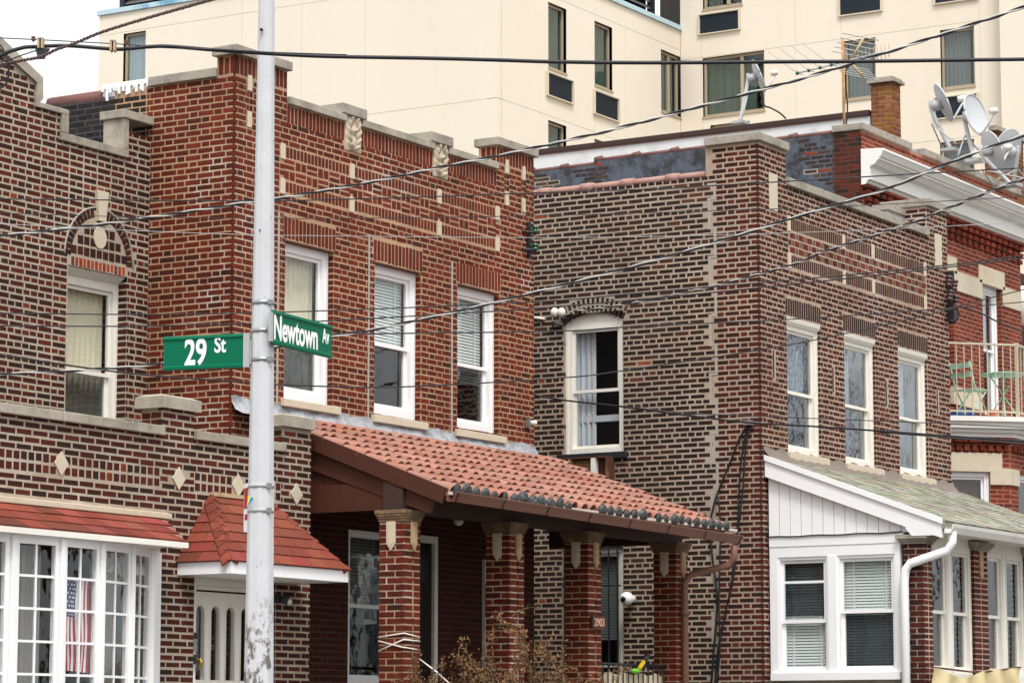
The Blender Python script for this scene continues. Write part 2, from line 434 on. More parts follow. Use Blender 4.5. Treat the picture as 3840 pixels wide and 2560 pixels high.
class Bricks:
    """collects the bricks of one thing; the largest 300 in view become parts, the rest one stuff part"""
    def __init__(s, seed=1): s.L = []; s.r = random.Random(seed); s.cache = {}
    def one(s, fr, ac, zc, L, H, pal, roll=0.0, proud=.002, D=BD):
        k = s.r.random() * pal[1][-1]
        i = next(j for j, wv in enumerate(pal[1]) if k <= wv)
        dd = D / 2 - proud - s.r.uniform(-.001, .001)
        c = fr.p(ac, dd, zc)
        s.L.append((c, fr, L, H, D, roll, pal[0][i], s.r.randrange(6)))
    def wall(s, fr, a0, a1, z0, z1, bond, pal, pitch=.0677, jt=.015, Ls=.205, Lh=.098, holes=(), keep=None, hpal=None, zref=0.0, aref=0.0, proud=.002, row0=0):
        H = pitch - jt
        n0 = math.floor((z0 - zref) / pitch); n1 = math.ceil((z1 - zref) / pitch)
        for n in range(n0, n1 + 1):
            zc = zref + (n + .5) * pitch
            if zc - H * .3 < z0 or zc + H * .3 > z1: continue
            r = n + row0
            if bond == 'flemish':
                seq = [Ls, Lh]; per = Ls + Lh + 2 * jt; off = 0 if r % 2 else per / 2
            elif bond == 'english':
                seq = [Ls] if r % 2 else [Lh]; off = 0 if r % 2 else Lh * .5
            elif bond == 'common':
                seq = [Lh] if r % 6 == 0 else [Ls]; off = (r % 2) * (Ls + jt) / 2
            elif bond == 'stack':
                seq = [Ls]; off = 0
            else:
                seq = [Ls]; off = (r % 2) * (Ls + jt) / 2
            per = sum(seq) + len(seq) * jt
            hs_ = [(h[0], h[1]) for h in holes if h[2] < zc < h[3]]
            a = aref + off + math.floor((a0 - aref - off) / per) * per - per
            k = 0
            while a < a1:
                ln = seq[k % len(seq)]; isH = len(seq) == 2 and k % 2 == 1 or (seq == [Lh])
                segs = [(max(a, a0), min(a + ln, a1))]
                for h0, h1 in hs_:
                    ns = []
                    for q0, q1 in segs:
                        if h1 <= q0 or h0 >= q1: ns.append((q0, q1))
                        else:
                            if h0 - q0 > 0: ns.append((q0, h0))
                            if q1 - h1 > 0: ns.append((h1, q1))
                    segs = ns
                for q0, q1 in segs:
                    if q1 - q0 < .022: continue
                    if keep and not keep((q0 + q1) / 2, zc): continue
                    s.one(fr, (q0 + q1) / 2 + s.r.uniform(-.002, .002), zc + s.r.uniform(-.002, .002), q1 - q0 - s.r.uniform(0, .004), H - s.r.uniform(0, .004), (hpal if (isH and hpal) else pal), proud=proud)
                a += ln + jt; k += 1
    def soldiers(s, fr, a0, a1, z0, z1, pal, wd=.052, jt=.016, proud=.003):
        n = max(1, round((a1 - a0) / (wd + jt))); st = (a1 - a0) / n
        for i in range(n):
            s.one(fr, a0 + (i + .5) * st, (z0 + z1) / 2, st - jt, z1 - z0 - .012, pal, proud=proud)
    def jamb(s, fr, a1, z0, z1, depth, pal, pitch=.0677, jt=.015, zref=0):
        f2 = fr.jamb(a1)
        s.wall(f2, -depth, -.002, z0, z1, 'stack', pal, pitch, jt, Ls=depth, zref=zref, aref=-depth, proud=.002)
    def build(s, parent, mat='brick', limit=300, name='brick'):
        if not s.L: return
        sc = []
        for i, b in enumerate(s.L):
            x, y, z = proj(b[0]); nrm = -b[1].d
            vis = 1.0 if (-20 < x < 3860 and -20 < y < 2580) else 0.001
            view = (CAM - b[0]).normalized().dot(nrm)
            sc.append((b[2] * b[3] * max(view, 0.001) / z ** 2 * vis, i))
        sc.sort(reverse=True)
        top = set(i for _, i in sc[:limit]); rest = [b for i, b in enumerate(s.L) if i not in top]
        for i in top:
            c, fr, L, H, D, roll, col, tv = s.L[i]
            key = (col, tv)
            if key not in s.cache:
                me = bpy.data.meshes.new(name)
                me.from_pydata(TPLS[tv], [], TPL_F); me.update()
                at = me.color_attributes.new('Col', 'FLOAT_COLOR', 'POINT')
                at.data.foreach_set('color', [x for _ in range(12) for x in (*col, 1.0)])
                me.materials.append(M[mat]); s.cache[key] = me
            o = bpy.data.objects.new(name, s.cache[key])
            ang = math.atan2(fr.a.y, fr.a.x)
            o.rotation_euler = (Matrix.Rotation(ang, 3, 'Z') @ Matrix.Rotation(-roll, 3, 'Y')).to_euler()
            o.scale = (L, D, H); o.location = c
            COL.objects.link(o); adopt(o, parent)
        if rest:
            n = len(rest)
            T = TPLA[[b[7] for b in rest]].copy()
            T += np.random.default_rng(3).uniform(-1, 1, T.shape) * np.array([.004, .0, .02])
            T[:, :, 0] *= np.array([b[2] for b in rest])[:, None]
            T[:, :, 1] *= np.array([b[4] for b in rest])[:, None]
            T[:, :, 2] *= np.array([b[3] for b in rest])[:, None]
            ro = np.array([b[5] for b in rest])[:, None]
            X = T[:, :, 0] * np.cos(ro) - T[:, :, 2] * np.sin(ro); Z = T[:, :, 0] * np.sin(ro) + T[:, :, 2] * np.cos(ro)
            A = np.array([b[1].a[:] for b in rest]); Dv = np.array([b[1].d[:] for b in rest]); C = np.array([b[0][:] for b in rest])
            P = C[:, None, :] + X[:, :, None] * A[:, None, :] + T[:, :, 1][:, :, None] * Dv[:, None, :]
            P[:, :, 2] += Z
            Fi = (np.array(TPL_F)[None] + (np.arange(n) * 12)[:, None, None]).reshape(-1, 4)
            me = bpy.data.meshes.new(name + '_field')
            me.from_pydata(P.reshape(-1, 3).tolist(), [], Fi.tolist()); me.update()
            cv = np.array([b[6] for b in rest]) * (1 + np.random.default_rng(4).uniform(-.14, .14, (n, 1)))
            cv = np.concatenate([np.clip(cv, 0, 1), np.ones((n, 1))], 1)
            at = me.color_attributes.new('Col', 'FLOAT_COLOR', 'POINT')
            at.data.foreach_set('color', np.repeat(cv, 12, 0).ravel())
            me.materials.append(M[mat])
            o = bpy.data.objects.new(name + '_field', me); COL.objects.link(o); adopt(o, parent)
            o['kind'] = 'stuff'

def pal(*cw):
    acc = 0; cs = []; ws = []
    for c in cw:
        acc += c[3] if len(c) > 3 else 1
        cs.append(tuple(x * k for x, k in zip(lin(c), (.74, .60, .48)))); ws.append(acc)
    return cs, ws

def slab(mb, fr, a0, a1, z0, z1, holes=(), d0=.0, d1=.25):
    """wall bed with openings"""
    A = sorted({a0, a1, *[min(max(h[i], a0), a1) for h in holes for i in (0, 1)]})
    Z = sorted({z0, z1, *[min(max(h[i], z0), z1) for h in holes for i in (2, 3)]})
    for i in range(len(A) - 1):
        if A[i + 1] - A[i] < 1e-6: continue
        ac = (A[i] + A[i + 1]) / 2; st = None
        for j in range(len(Z)):
            solid = j < len(Z) - 1 and Z[j + 1] - Z[j] >= 0 and not any(h[0] < ac < h[1] and h[2] < (Z[j] + Z[j + 1]) / 2 < h[3] for h in holes)
            if solid and st is None: st = Z[j]
            if not solid and st is not None:
                if Z[j] - st > 1e-6: mb.box(A[i], A[i + 1], d0, d1, st, Z[j], fr)
                st = None
    return mb

# ---------------------------------------------------------------- windows
def wavy(mb, fr, a0, a1, z0, z1, d, amp=.02, waves=9, seed=0, n=60):
    rr = random.Random(seed); ph = [rr.uniform(0, 6.28) for _ in range(3)]
    rows = []
    for z in (z0, (z0 + z1) / 2, z1):
        row = []
        for i in range(n + 1):
            t = i / n
            dd = d + amp * (math.sin(t * waves * 6.28 + ph[0]) + .5 * math.sin(t * waves * 2.3 * 6.28 + ph[1]) * .6)
            row.append(fr.p(a0 + (a1 - a0) * t, dd, z))
        rows.append(row)
    mb.sheet(rows)

def dh_window(parent, fr, a0, a1, z0, z1, d=.10, cas=.085, bot=.09, top=None, rail=.5, sash=.04, blind=None, curtain=None, cmat='curtain_white',
              mat='white_vinyl', bz=0.0, panes='glass', room='interior', lowscreen=True, cw=(0, 1), depth=.8, name='window', pad=.35):
    """double-hung window: window (casing) > sash, pane, curtain or blind"""
    top = cas if top is None else top
    f = MB()
    f.box(a0, a0 + cas, d, d + .09, z0, z1, fr); f.box(a1 - cas, a1, d, d + .09, z0, z1, fr)
    f.box(a0 + cas, a1 - cas, d, d + .09, z1 - top, z1, fr); f.box(a0 + cas, a1 - cas, d, d + .09, z0, z0 + bot, fr)
    # slim outer bead
    f.box(a0, a0 + cas * .4, d - .012, d - .001, z0, z1, fr); f.box(a1 - cas * .4, a1, d - .012, d - .001, z0, z1, fr)
    win = f.build(name, mat, parent)
    i0, i1, j0, j1 = a0 + cas, a1 - cas, z0 + bot, z1 - top
    zr = j0 + (j1 - j0) * rail
    for k, (q0, q1, dd) in enumerate(((zr - sash * .5, j1, d + .03), (j0, zr + sash * .5, d + .06))):
        s = MB()
        s.box(i0, i0 + sash, dd, dd + .028, q0, q1, fr); s.box(i1 - sash, i1, dd, dd + .028, q0, q1, fr)
        s.box(i0 + sash, i1 - sash, dd, dd + .028, q0, q0 + sash, fr); s.box(i0 + sash, i1 - sash, dd, dd + .028, q1 - sash, q1, fr)
        s.build('sash', mat, win)
        MB().box(i0 + sash, i1 - sash, dd + .012, dd + .017, q0 + sash, q1 - sash, fr).build('pane', panes, win)
    if lowscreen:
        MB().box(i0, i1, d + .096, d + .098, j0, zr, fr).build('insect_screen', 'screen', win)
    if blind is not None:
        b = MB(); z = j1 - .01; zb = j0 + (j1 - j0) * bz
        while z > zb:
            b.hexa([fr.p(i0 + .01, d + .112, z - .034), fr.p(i1 - .01, d + .112, z - .034), fr.p(i1 - .01, d + .124, z - .003), fr.p(i0 + .01, d + .124, z - .003)], [fr.p(i0 + .01, d + .115, z - .034), fr.p(i1 - .01, d + .115, z - .034), fr.p(i1 - .01, d + .127, z - .003), fr.p(i0 + .01, d + .127, z - .003)]); z -= .036
        for t in (.2, .8):
            at = i0 + (i1 - i0) * t; b.box(at - .012, at + .012, d + .106, d + .109, zb, j1, fr)
        b.build('blind', blind, win)
    if curtain:
        for c in curtain:
            m = MB(); wavy(m, fr, i0 + (i1 - i0) * c[0], i0 + (i1 - i0) * c[1], j0 + (j1 - j0) * (c[2] if len(c) > 2 else 0), j1, d + .15, seed=R.randrange(99), waves=max(2, 9 * (c[1] - c[0])))
            m.build('curtain', cmat, win)
    rm = MB(); D0, D1 = d + .09, d + depth; e = pad
    rm.box(a0 - e, a1 + e, D1, D1 + .02, z0 - e, z1 + e, fr)
    rm.box(a0 - e, a0 - e + .02, D0 + .1, D1, z0 - e, z1 + e, fr); rm.box(a1 + e - .02, a1 + e, D0 + .1, D1, z0 - e, z1 + e, fr)
    rm.box(a0 - e, a1 + e, D0 + .1, D1, z1 + e - .02, z1 + e, fr); rm.box(a0 - e, a1 + e, D0 + .1, D1, z0 - e, z0 - e + .02, fr)
    rm.build('room', room, win)
    return win

def stone(parent, name, fr, a0, a1, z0, z1, d0=-.03, d1=.25, mat='limestone', bev=.008):
    o = MB().box(a0, a1, d0, d1, z0, z1, fr).build(name, mat, parent)
    if bev:
        m = o.modifiers.new('bevel', 'BEVEL'); m.width = bev; m.segments = 2
    return o

def shingles(parent, EL, ER, TL, TR, rows, tab, pals, mat='shingle_red', th=.014, seed=0, joined=None, name='shingle'):
    EL, ER, TL, TR = map(Vector, (EL, ER, TL, TR)); rr = random.Random(seed)
    nrm = (ER - EL).cross(TL - EL).normalized()
    if nrm.z < 0: nrm = -nrm
    ax = (ER - EL).normalized()
    for r in range(rows):
        v0, v1 = r / rows, min(1.0, (r + 1.12) / rows)
        L0, R0 = EL.lerp(TL, v0), ER.lerp(TR, v0); L1, R1 = EL.lerp(TL, v1), ER.lerp(TR, v1)
        up = (L1 - L0); up -= ax * up.dot(ax)
        w0 = (R0 - L0).length
        l_in, r_in = (L1 - L0).dot(ax), (R1 - R0).dot(ax)
        x = -tab * (0.5 if r % 2 else 0.0) - rr.uniform(0, tab * .25)
        base0 = (L0 - EL).dot(ax)
        x -= base0 % tab
        while x < w0:
            x0, x1 = max(x, 0), min(x + tab - .006, w0)
            x += tab
            if x1 - x0 < .012: continue
            t0 = L0 + ax * x0; t1 = L0 + ax * x1
            u0, u1 = max(x0, l_in), min(x1, w0 + r_in)
            if u1 < u0: u0 = u1 = min(max((u0 + u1) / 2, l_in), w0 + r_in)
            s0 = L0 + ax * u0 + up; s1 = L0 + ax * u1 + up
            m = joined if joined is not None else MB()
            m.cur = tuple(c * rr.uniform(.85, 1.15) for c in lin(rr.choice(pals)))
            lift = th * rr.uniform(.9, 1.3)
            m.hexa([t0 + nrm * lift, t1 + nrm * lift, s1 + nrm * .004, s0 + nrm * .004], [t0 + nrm * .0005, t1 + nrm * .0005, s1 - nrm * .004, s0 - nrm * .004])
            if joined is None: m.build(name, mat, parent)

def text_mesh(name, body, size, mat, loc, rot, parent, sx=1.0, bold=0.0, depth=.002, align='LEFT'):
    cu = bpy.data.curves.new(name, 'FONT'); cu.body = body; cu.size = size; cu.extrude = depth; cu.offset = bold
    cu.align_x = align; cu.resolution_u = 6
    o = bpy.data.objects.new(name, cu); COL.objects.link(o)
    bpy.context.view_layer.update()
    dg = bpy.context.evaluated_depsgraph_get()
    me = bpy.data.meshes.new_from_object(o.evaluated_get(dg))
    COL.objects.unlink(o); bpy.data.objects.remove(o)
    me.transform(Matrix.Diagonal((sx, 1, 1, 1)))
    me.materials.clear(); me.materials.append(M[mat])
    o = bpy.data.objects.new(name, me); COL.objects.link(o)
    o.rotation_euler = rot; o.location = loc
    adopt(o, parent)
    return o

# ================================================================ places measured from the photograph
WA = 19.2                                   # upper front of the left house
UB0 = onW(559, 900, WA).x                   # side wall of the middle house
WB = onU(878, 700, UB0).y
UB1 = onW(2002, 900, WB).x
WAL = 17.3                                  # porch front of the left house
UA1 = onW(1165, 1900, WAL).x
_c = onD(2850, 1200, 35.9)
UC0, WC = _c.x, _c.y
UC1 = onW(3557, 1200, WC).x
UD0 = UC1 + .12
WD = onU(3232, 700, UD0).y
UD1 = onW(3828, 1100, WD).x
print('PLANES', UB0, WB, UB1, UA1, UC0, WC, UC1, UD0, WD, UD1)

PA = pal((82, 37, 29, 3), (74, 34, 28, 3), (64, 34, 30, 3), (92, 40, 30, 2), (56, 36, 32, 2), (80, 33, 26, 2), (104, 46, 33, 1), (68, 38, 32, 2))
PAH = pal((96, 41, 31, 3), (84, 36, 29, 3), (64, 35, 31, 2), (108, 48, 34, 2), (57, 38, 34, 1), (138, 66, 45, .5), (92, 80, 68, .1))
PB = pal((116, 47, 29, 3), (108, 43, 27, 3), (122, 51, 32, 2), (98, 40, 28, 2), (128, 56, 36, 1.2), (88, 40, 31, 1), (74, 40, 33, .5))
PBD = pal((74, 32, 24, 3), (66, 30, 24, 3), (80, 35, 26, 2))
PBS = pal((122, 52, 35, 3), (114, 47, 31, 3), (106, 44, 31, 2), (96, 44, 36, 1))
PCS = pal((50, 36, 34, 4), (60, 42, 39, 3), (45, 34, 34, 3), (70, 47, 41, 2), (57, 41, 35, 2), (84, 54, 43, 1), (50, 40, 38, 1), (100, 66, 48, .35), (150, 84, 46, .06))
PCR = pal((74, 34, 30, 3), (84, 38, 32, 3), (65, 33, 31, 3), (96, 43, 35, 1.5), (59, 35, 35, 1.5))
PCRH = pal((102, 46, 37, 3), (112, 52, 42, 2), (88, 40, 34, 2), (72, 38, 35, 1))
PCS2 = pal((58, 36, 34, 3), (68, 40, 37, 3), (52, 34, 34, 2))
PD = pal((138, 64, 46, 3), (126, 56, 42, 3), (148, 74, 54, 2), (114, 52, 42, 1.5), (100, 52, 46, .6))
PAN = pal((120, 52, 40, 3), (106, 46, 37, 3), (132, 60, 46, 2), (92, 44, 38, 1))
PTIL = pal((74, 36, 32, 3), (62, 36, 36, 3), (86, 40, 34, 2), (54, 38, 40, 1))
PSOL = pal((176, 78, 50, 4), (190, 88, 58, 2), (150, 66, 46, 2), (92, 84, 74, 1.5), (150, 112, 74, .8))
PTAR = pal((44, 40, 42, 4), (52, 48, 50, 3), (38, 35, 38, 3), (150, 70, 46, .12))
PCHIM = pal((146, 106, 62, 3), (134, 92, 58, 3), (164, 122, 88, 2), (152, 120, 62, 2), (122, 90, 68, 1), (172, 132, 102, 1))

# ---------------------------------------------------------------- ground, street, pavement
g = MB().box(-200, 400, -200, 400, -.3, -.15).build('ground', 'pavement'); struct(g)
rd = MB().box(-80, 200, -8, 8.6, -.149, -.004).build('road', 'asphalt'); struct(rd)
pv = MB().box(-80, 200, 8.6, 13.2, -.149, .12).build('pavement', 'pavement'); struct(pv)
kb = MB().box(-80, 200, 8.44, 8.599, -.149, .13).build('kerb', 'limestone'); struct(kb)

# ================================================================ HOUSE A (left)
A = thing('brick_row_house', 'dark brown brick row house with stepped parapet, arched upper window and red hooded door', 'house', (21.5, WAL, 0))
bA = Bricks(11)
FA = FW(WA)
def uA(px, py): return onW(px, py, WA).x
def zA(px, py): return onW(px, py, WA).z
UL = 18.6
z_low_b, z_low_t = zA(347, 560), zA(347, 530)
z_st_b, z_st_t = zA(175, 414), zA(190, 398)
u_st1 = uA(140, 340); u_st2 = uA(236, 470); u_post0 = uA(456, 500); u_post1 = uA(476, 500)
z_cap_b, z_cap_t = zA(523, 462), zA(515, 428)
zref = zA(60, 1000)
# window
wu0, wu1 = uA(249, 1300), uA(474, 1300)
wz1 = zA(350, 1030); wz0 = zA(350, 1640)
# arch
acx, acz, aRo, aRi = (wu0 + wu1) / 2 + .01, zA(352, 975), .545, .445
slope = (zA(152, 293) - zA(-60, 95)) / (uA(152, 293) - uA(-60, 95))
def keepA(a, z):
    if (a - acx) ** 2 + (z - acz) ** 2 < (aRo + .008) ** 2 and z > acz - .06: return False
    if z > z_st_b - .03 and a < u_st1:
        return z < zA(-60, 150) + (a - uA(-60, 150)) * slope
    return True
holesA = [(wu0, wu1, wz0, acz), (u_st2, u_post1, z_low_b, 99), (u_post1, 99, z_cap_b, 99), (u_st1, 99, z_st_b, 99)]
bA.wall(FA, UL, UB0 - .004, zA(300, 1640), zA(-60, 130), 'english', PA, pitch=.0677, jt=.0150, holes=holesA, keep=keepA, hpal=PAH, zref=zref)
bA.jamb(FA, wu1, wz0, acz, .14, PA, zref=zref)
mb = MB()
hs2 = [(wu0, wu1, wz0, wz1 + .05), (u_st2, u_post1 - .01, z_low_b, 99), (u_post1 - .01, 99, z_cap_b, 99), (u_st1, 99, z_st_b, 99)]
slab(mb, FA, UL, UB0 - .002, 2.0, z_st_b + .2, hs2)
p0 = (UL, z_st_b + .2); p1 = (u_st1, z_st_b + .2)
mb.prism([p0, p1, (u_st1, zA(132, 315)), (UL, zA(132, 315) - slope * (u_st1 - UL))], .0, .25, FA)
mb.build('wall', 'mortar_a', A)
# arch bricks
nb = 25
for i in range(nb):
    th = math.pi * (i + .5) / nb
    if abs(th - math.pi / 2) < .13: continue
    rm = (aRo + aRi) / 2
    bA.one(FA, acx + rm * math.cos(th), acz + rm * math.sin(th), .052, aRo - aRi, PA, roll=th - math.pi / 2, proud=.004)
# tympanum of square tiles and its round boss
st = .1015
for i in range(9):
    for j in range(5):
        ax_, az_ = acx + (i - 4) * st, acz + .04 + (j + .5) * st * 1.12 - .03
        if math.hypot(abs(ax_ - acx) + st * .22, az_ - acz + st * .22) < aRi - .005 and math.hypot(ax_ - acx, az_ - (acz + .245)) > .10:
            bA.one(FA, ax_, az_, st - .012, st * 1.12 - .014, PTIL, proud=.002)
n_s = 14
for i in range(n_s):
    bA.one(FA, wu0 + .04 + (i + .5) * (wu1 - wu0 - .08) / n_s, acz - .055, .046, .098, PSOL, proud=.002)
ring = [(acx + .115 * .9 * math.cos(t / 20 * 6.2832), acz + .245 + .115 * math.sin(t / 20 * 6.2832)) for t in range(20)]
MB().prism(ring, -.012, .03, FA).build('boss', 'limestone_clean', A)
kz0, kz1 = acz + aRi - .03, zA(352, 712)
MB().prism([(acx - .055, kz0), (acx + .055, kz0), (acx + .095, kz1), (acx - .095, kz1)], -.04, .05, FA).build('keystone', 'limestone_clean', A)
MB().prism([(acx + (aRi) * math.cos(math.pi * t / 24), acz + aRi * math.sin(math.pi * t / 24)) for t in range(25)], -.0005, .06, FA).build('tympanum', 'mortar_a', A)
hoop = [FA.p(acx + (aRo + .012) * math.cos(math.pi * t / 30), -.004, acz + (aRo + .012) * math.sin(math.pi * t / 30)) for t in range(31)]
MB().tube(hoop, .011, 6).build('arch_joint', 'grey_joint', A)
# coping stones of the parapet
def pA(px, py): return (uA(px, py), zA(px, py))
MB().prism([pA(-90, 68), pA(0, 146), pA(152, 293), pA(153, 372), (u_st1 - .05, z_st_b), pA(131, 312), pA(-90, 108)], -.035, .26, FA).build('coping_stone', 'limestone', A)
stone(A, 'coping_stone', FA, u_st1 - .048, uA(250, 450), z_st_b, z_st_t, -.034, .26)
stone(A, 'coping_stone', FA, u_st2 - .05, uA(250, 450), z_low_t + .001, z_st_b - .001, -.035, .26)
stone(A, 'coping_stone', FA, u_st2 - .05, u_post1, z_low_b, z_low_t, -.036, .26)
stone(A, 'coping_post', FA, u_post0, u_post1 + .002, z_low_t + .001, z_cap_b, -.03, .25)
stone(A, 'coping_stone', FA, u_post0 - .03, UB0 - .006, z_cap_b + .001, z_cap_t, -.05, .28)
# upper window of A
wA = dh_window(A, FA, wu0 + .012, wu1 - .002, wz0, wz1, d=.13, cas=.075, top=.11, bot=.05, rail=.42, curtain=[(0, 1)], cmat='curtain_beige', room='interior_light', mat='white_wood')
MB().prism([(0, 0), (.03, 0), (.10, .05), (.115, .085), (0, .085)], 0, wu1 - wu0 - .02, Fr(FA.p(wu0 + .01, .14, wz1 - .02), (0, -1, 0), (1, 0, 0))).build('hood_moulding', 'white_wood', wA)
# roof behind the parapet
MB().box(UL, UB0 - .02, WA + .25, WA + 9, z_low_b - .6, z_low_b - .5).build('roof', 'tar', A)
# roofs and backs keep the interiors dark
MB().box(UL, UB0 - .05, WA + 8.8, WA + 9, 0, z_low_b - .6).build('rear_wall', 'mortar_dark', A)
MB().box(UL, UL + .1, WAL + .3, WA + 8.8, 0, z_low_b - .6).build('party_wall', 'mortar_dark', A)

# ---- lower porch front of A
FL = FW(WAL)
def uL(px, py): return onW(px, py, WAL).x
def zL(px, py): return onW(px, py, WAL).z
zc1b, zc1t = zL(300, 1590), zL(300, 1553)
zc2b, zc2t = zL(898, 1672), zL(898, 1638)
up1a, up1b = uL(605, 1640), uL(728, 1640); zp1 = zL(667, 1537)
up2a, up2b = uL(1058, 1640), UA1; zp2 = zL(1110, 1605)
zpan1, zpan0 = zL(300, 1712), zL(300, 1794)
zband1, zband0 = zL(314, 1893), zL(314, 1916)
zref = zpan0 - .01
doorL, doorR, doorT = uL(727, 2300), uL(1034, 2300), zL(880, 2160)
bayR = uL(600, 2300)
dia = [(228, 1737), (669, 1793), (892, 1820), (1110, 1852)]
dpos = [(uL(*p), zL(*p)) for p in dia]
def keepL(a, z):
    return not any(abs(a - c[0]) / .115 + abs(z - c[1]) / .125 < 1 for c in dpos)
panels = [(UL, up1a - .01, zpan0, zpan1), (up1b + .01, up2a - .01, zpan0, zpan1)]
holesL = panels + [(doorL, doorR, -1, doorT), (UL - 1, bayR, -1, zL(300, 2010)), (UL - 1, uL(628, 1935), zband0, zband1), (UL - 1, up1a, zc1b, 99), (up1b, up2a, zc2b, 99), (up1a, up1b, zp1, 99), (up2a, 99, zp2, 99)]
bA.wall(FL, UL, UA1, .3, max(zp1, zp2) + .1, 'running', PA, pitch=.0677, jt=.0155, holes=holesL, keep=keepL, zref=zref)
for q in panels:                                  # two rows of upright headers, set back
    zm = (q[2] + q[3]) / 2
    n = round((q[1] - q[0]) / .100)
    for i in range(n):
        for zz in ((q[2] + zm) / 2, (q[3] + zm) / 2):
            ac = q[0] + (i + .5) * (q[1] - q[0]) / n
            if keepL(ac, zz): bA.one(FL, ac, zz, .079, (q[3] - q[2]) / 2 - .020, PAH, proud=.002)
bA.jamb(FL, doorR, 0, doorT, .1, PA, zref=zref)
bA.wall(FU(UA1).jamb(0) if False else Fr((up1a, WAL, 0), (0, -1, 0), (1, 0, 0)), -.24, -.004, zc1t, zp1, 'stack', PA, jt=.018, Ls=.11, zref=zref)
bA.wall(Fr((up2a, WAL, 0), (0, -1, 0), (1, 0, 0)), -.24, -.004, zc2t, zp2, 'stack', PA, jt=.018, Ls=.11, zref=zref)
mb = MB()
slab(mb, FL, UL, UA1 - .003, 0, max(zp1, zp2) + .01, [(doorL, doorR, -1, doorT), (UL - 1, bayR, -1, zL(300, 2010)), (UL - 1, up1a + .012, zc1b, 99), (up1b - .01, up2a + .012, zc2b, 99), (up1a, up1b, zp1, 99), (up2a, 99, zp2, 99)])
mb.build('porch_wall', 'mortar_a', A)
for c in dpos:
    MB().prism([(c[0] - .10, c[1]), (c[0], c[1] - .112), (c[0] + .10, c[1]), (c[0], c[1] + .112)], -.012, .04, FL).build('diamond_inlay', 'limestone_clean', A)
um = uL(222, 1560)
stone(A, 'coping_stone', FL, UL, um - .003, zc1b, zc1t, -.05, .27)
stone(A, 'coping_stone', FL, um + .003, up1a + .004, zc1b, zc1t, -.05, .27)
stone(A, 'coping_stone', FL, up1b - .004, uL(1062, 1680), zc2b, zc2t, -.045, .27)
for (q0, q1, zz) in ((up1a, up1b, zp1), (up2a, up2b, zp2)):
    a0, a1 = q0 - .045, q1 + .045 if q1 < UA1 else q1 + .01
    o = MB().hexa([FL.p(a0, -.05, zz + .11), FL.p(a1, -.05, zz + .11), FL.p(a1, .29, zz + .11), FL.p(a0, .29, zz + .11)],
                  [FL.p(a0, -.05, zz), FL.p(a1, -.05, zz), FL.p(a1, .29, zz), FL.p(a0, .29, zz)])
    o.hexa([FL.p(a0 + .06, .02, zz + .135), FL.p(a1 - .06, .02, zz + .135), FL.p(a1 - .06, .22, zz + .135), FL.p(a0 + .06, .22, zz + .135)],
           [FL.p(a0, -.05, zz + .1105), FL.p(a1, -.05, zz + .1105), FL.p(a1, .29, zz + .1105), FL.p(a0, .29, zz + .1105)])
    o.build('pier_cap', 'limestone', A)
stone(A, 'string_course', FL, UL, uL(628, 1935), zband0, zband1, -.06, .05, 'limestone_clean')
MB().box(UL, UA1 - .03, WAL + .25, WA - .01, zc1b - .5, zc1b - .4).build('porch_deck', 'tar', A)
MB().box(UA1 - .2, UA1 - .012, WAL + .25, WA - .01, 0, zc1b - .4).build('porch_return', 'mortar_dark', A)

# ---- bow window of A
def slide(Rp, phi, px, py):
    """walk from Rp (u, w) leftwards along a facet turned by phi until it meets pixel column px"""
    d = ray(px, py); dx, dy = -math.cos(phi), -math.sin(phi)
    # Rp + t*(dx,dy) parallel to (d.x,d.y)
    t = (Rp[1] * d.x - Rp[0] * d.y) / (dx * d.y - dy * d.x)
    return (Rp[0] + dx * t, Rp[1] + dy * t)
bay = MB()
bow_pts = [(onW(560, 2300, WAL - .13).x, WAL - .13)]
for phi, px in ((21, 487), (12, 372), (4, 222), (-3, 38), (-10, -130)):
    bow_pts.append(slide(bow_pts[-1], rad(phi), px, 2300))
bz1 = zL(560, 2068); bz0 = .75
mount = MB()
for i, q in enumerate(bow_pts):
    mount.box(q[0] - .028, q[0] + .028, q[1] - .04, q[1] + .05, bz0, bz1)
mount.hexa([(bayR, WAL - .01, bz1), (bayR + .002, WAL + .06, bz1), (bow_pts[0][0], WAL + .06, bz1), (bow_pts[0][0] + .03, bow_pts[0][1], bz1)],
           [(bayR, WAL - .01, bz0), (bayR + .002, WAL + .06, bz0), (bow_pts[0][0], WAL + .06, bz0), (bow_pts[0][0] + .03, bow_pts[0][1], bz0)])
outer = [(bayR + .01, WAL + .02)] + [(q[0], q[1]) for q in bow_pts] + [(bow_pts[-1][0], WAL + .02)]
ez0 = zL(560, 2068)
mount.hexa([(p[0], p[1] - (.03 if 0 < i < len(outer) - 1 else 0), ez0 + .05) for i, p in enumerate(outer)][::-1], [(p[0], p[1] - (.03 if 0 < i < len(outer) - 1 else 0), ez0) for i, p in enumerate(outer)][::-1])
BOW = mount.build('bow_window', 'white_vinyl', A)
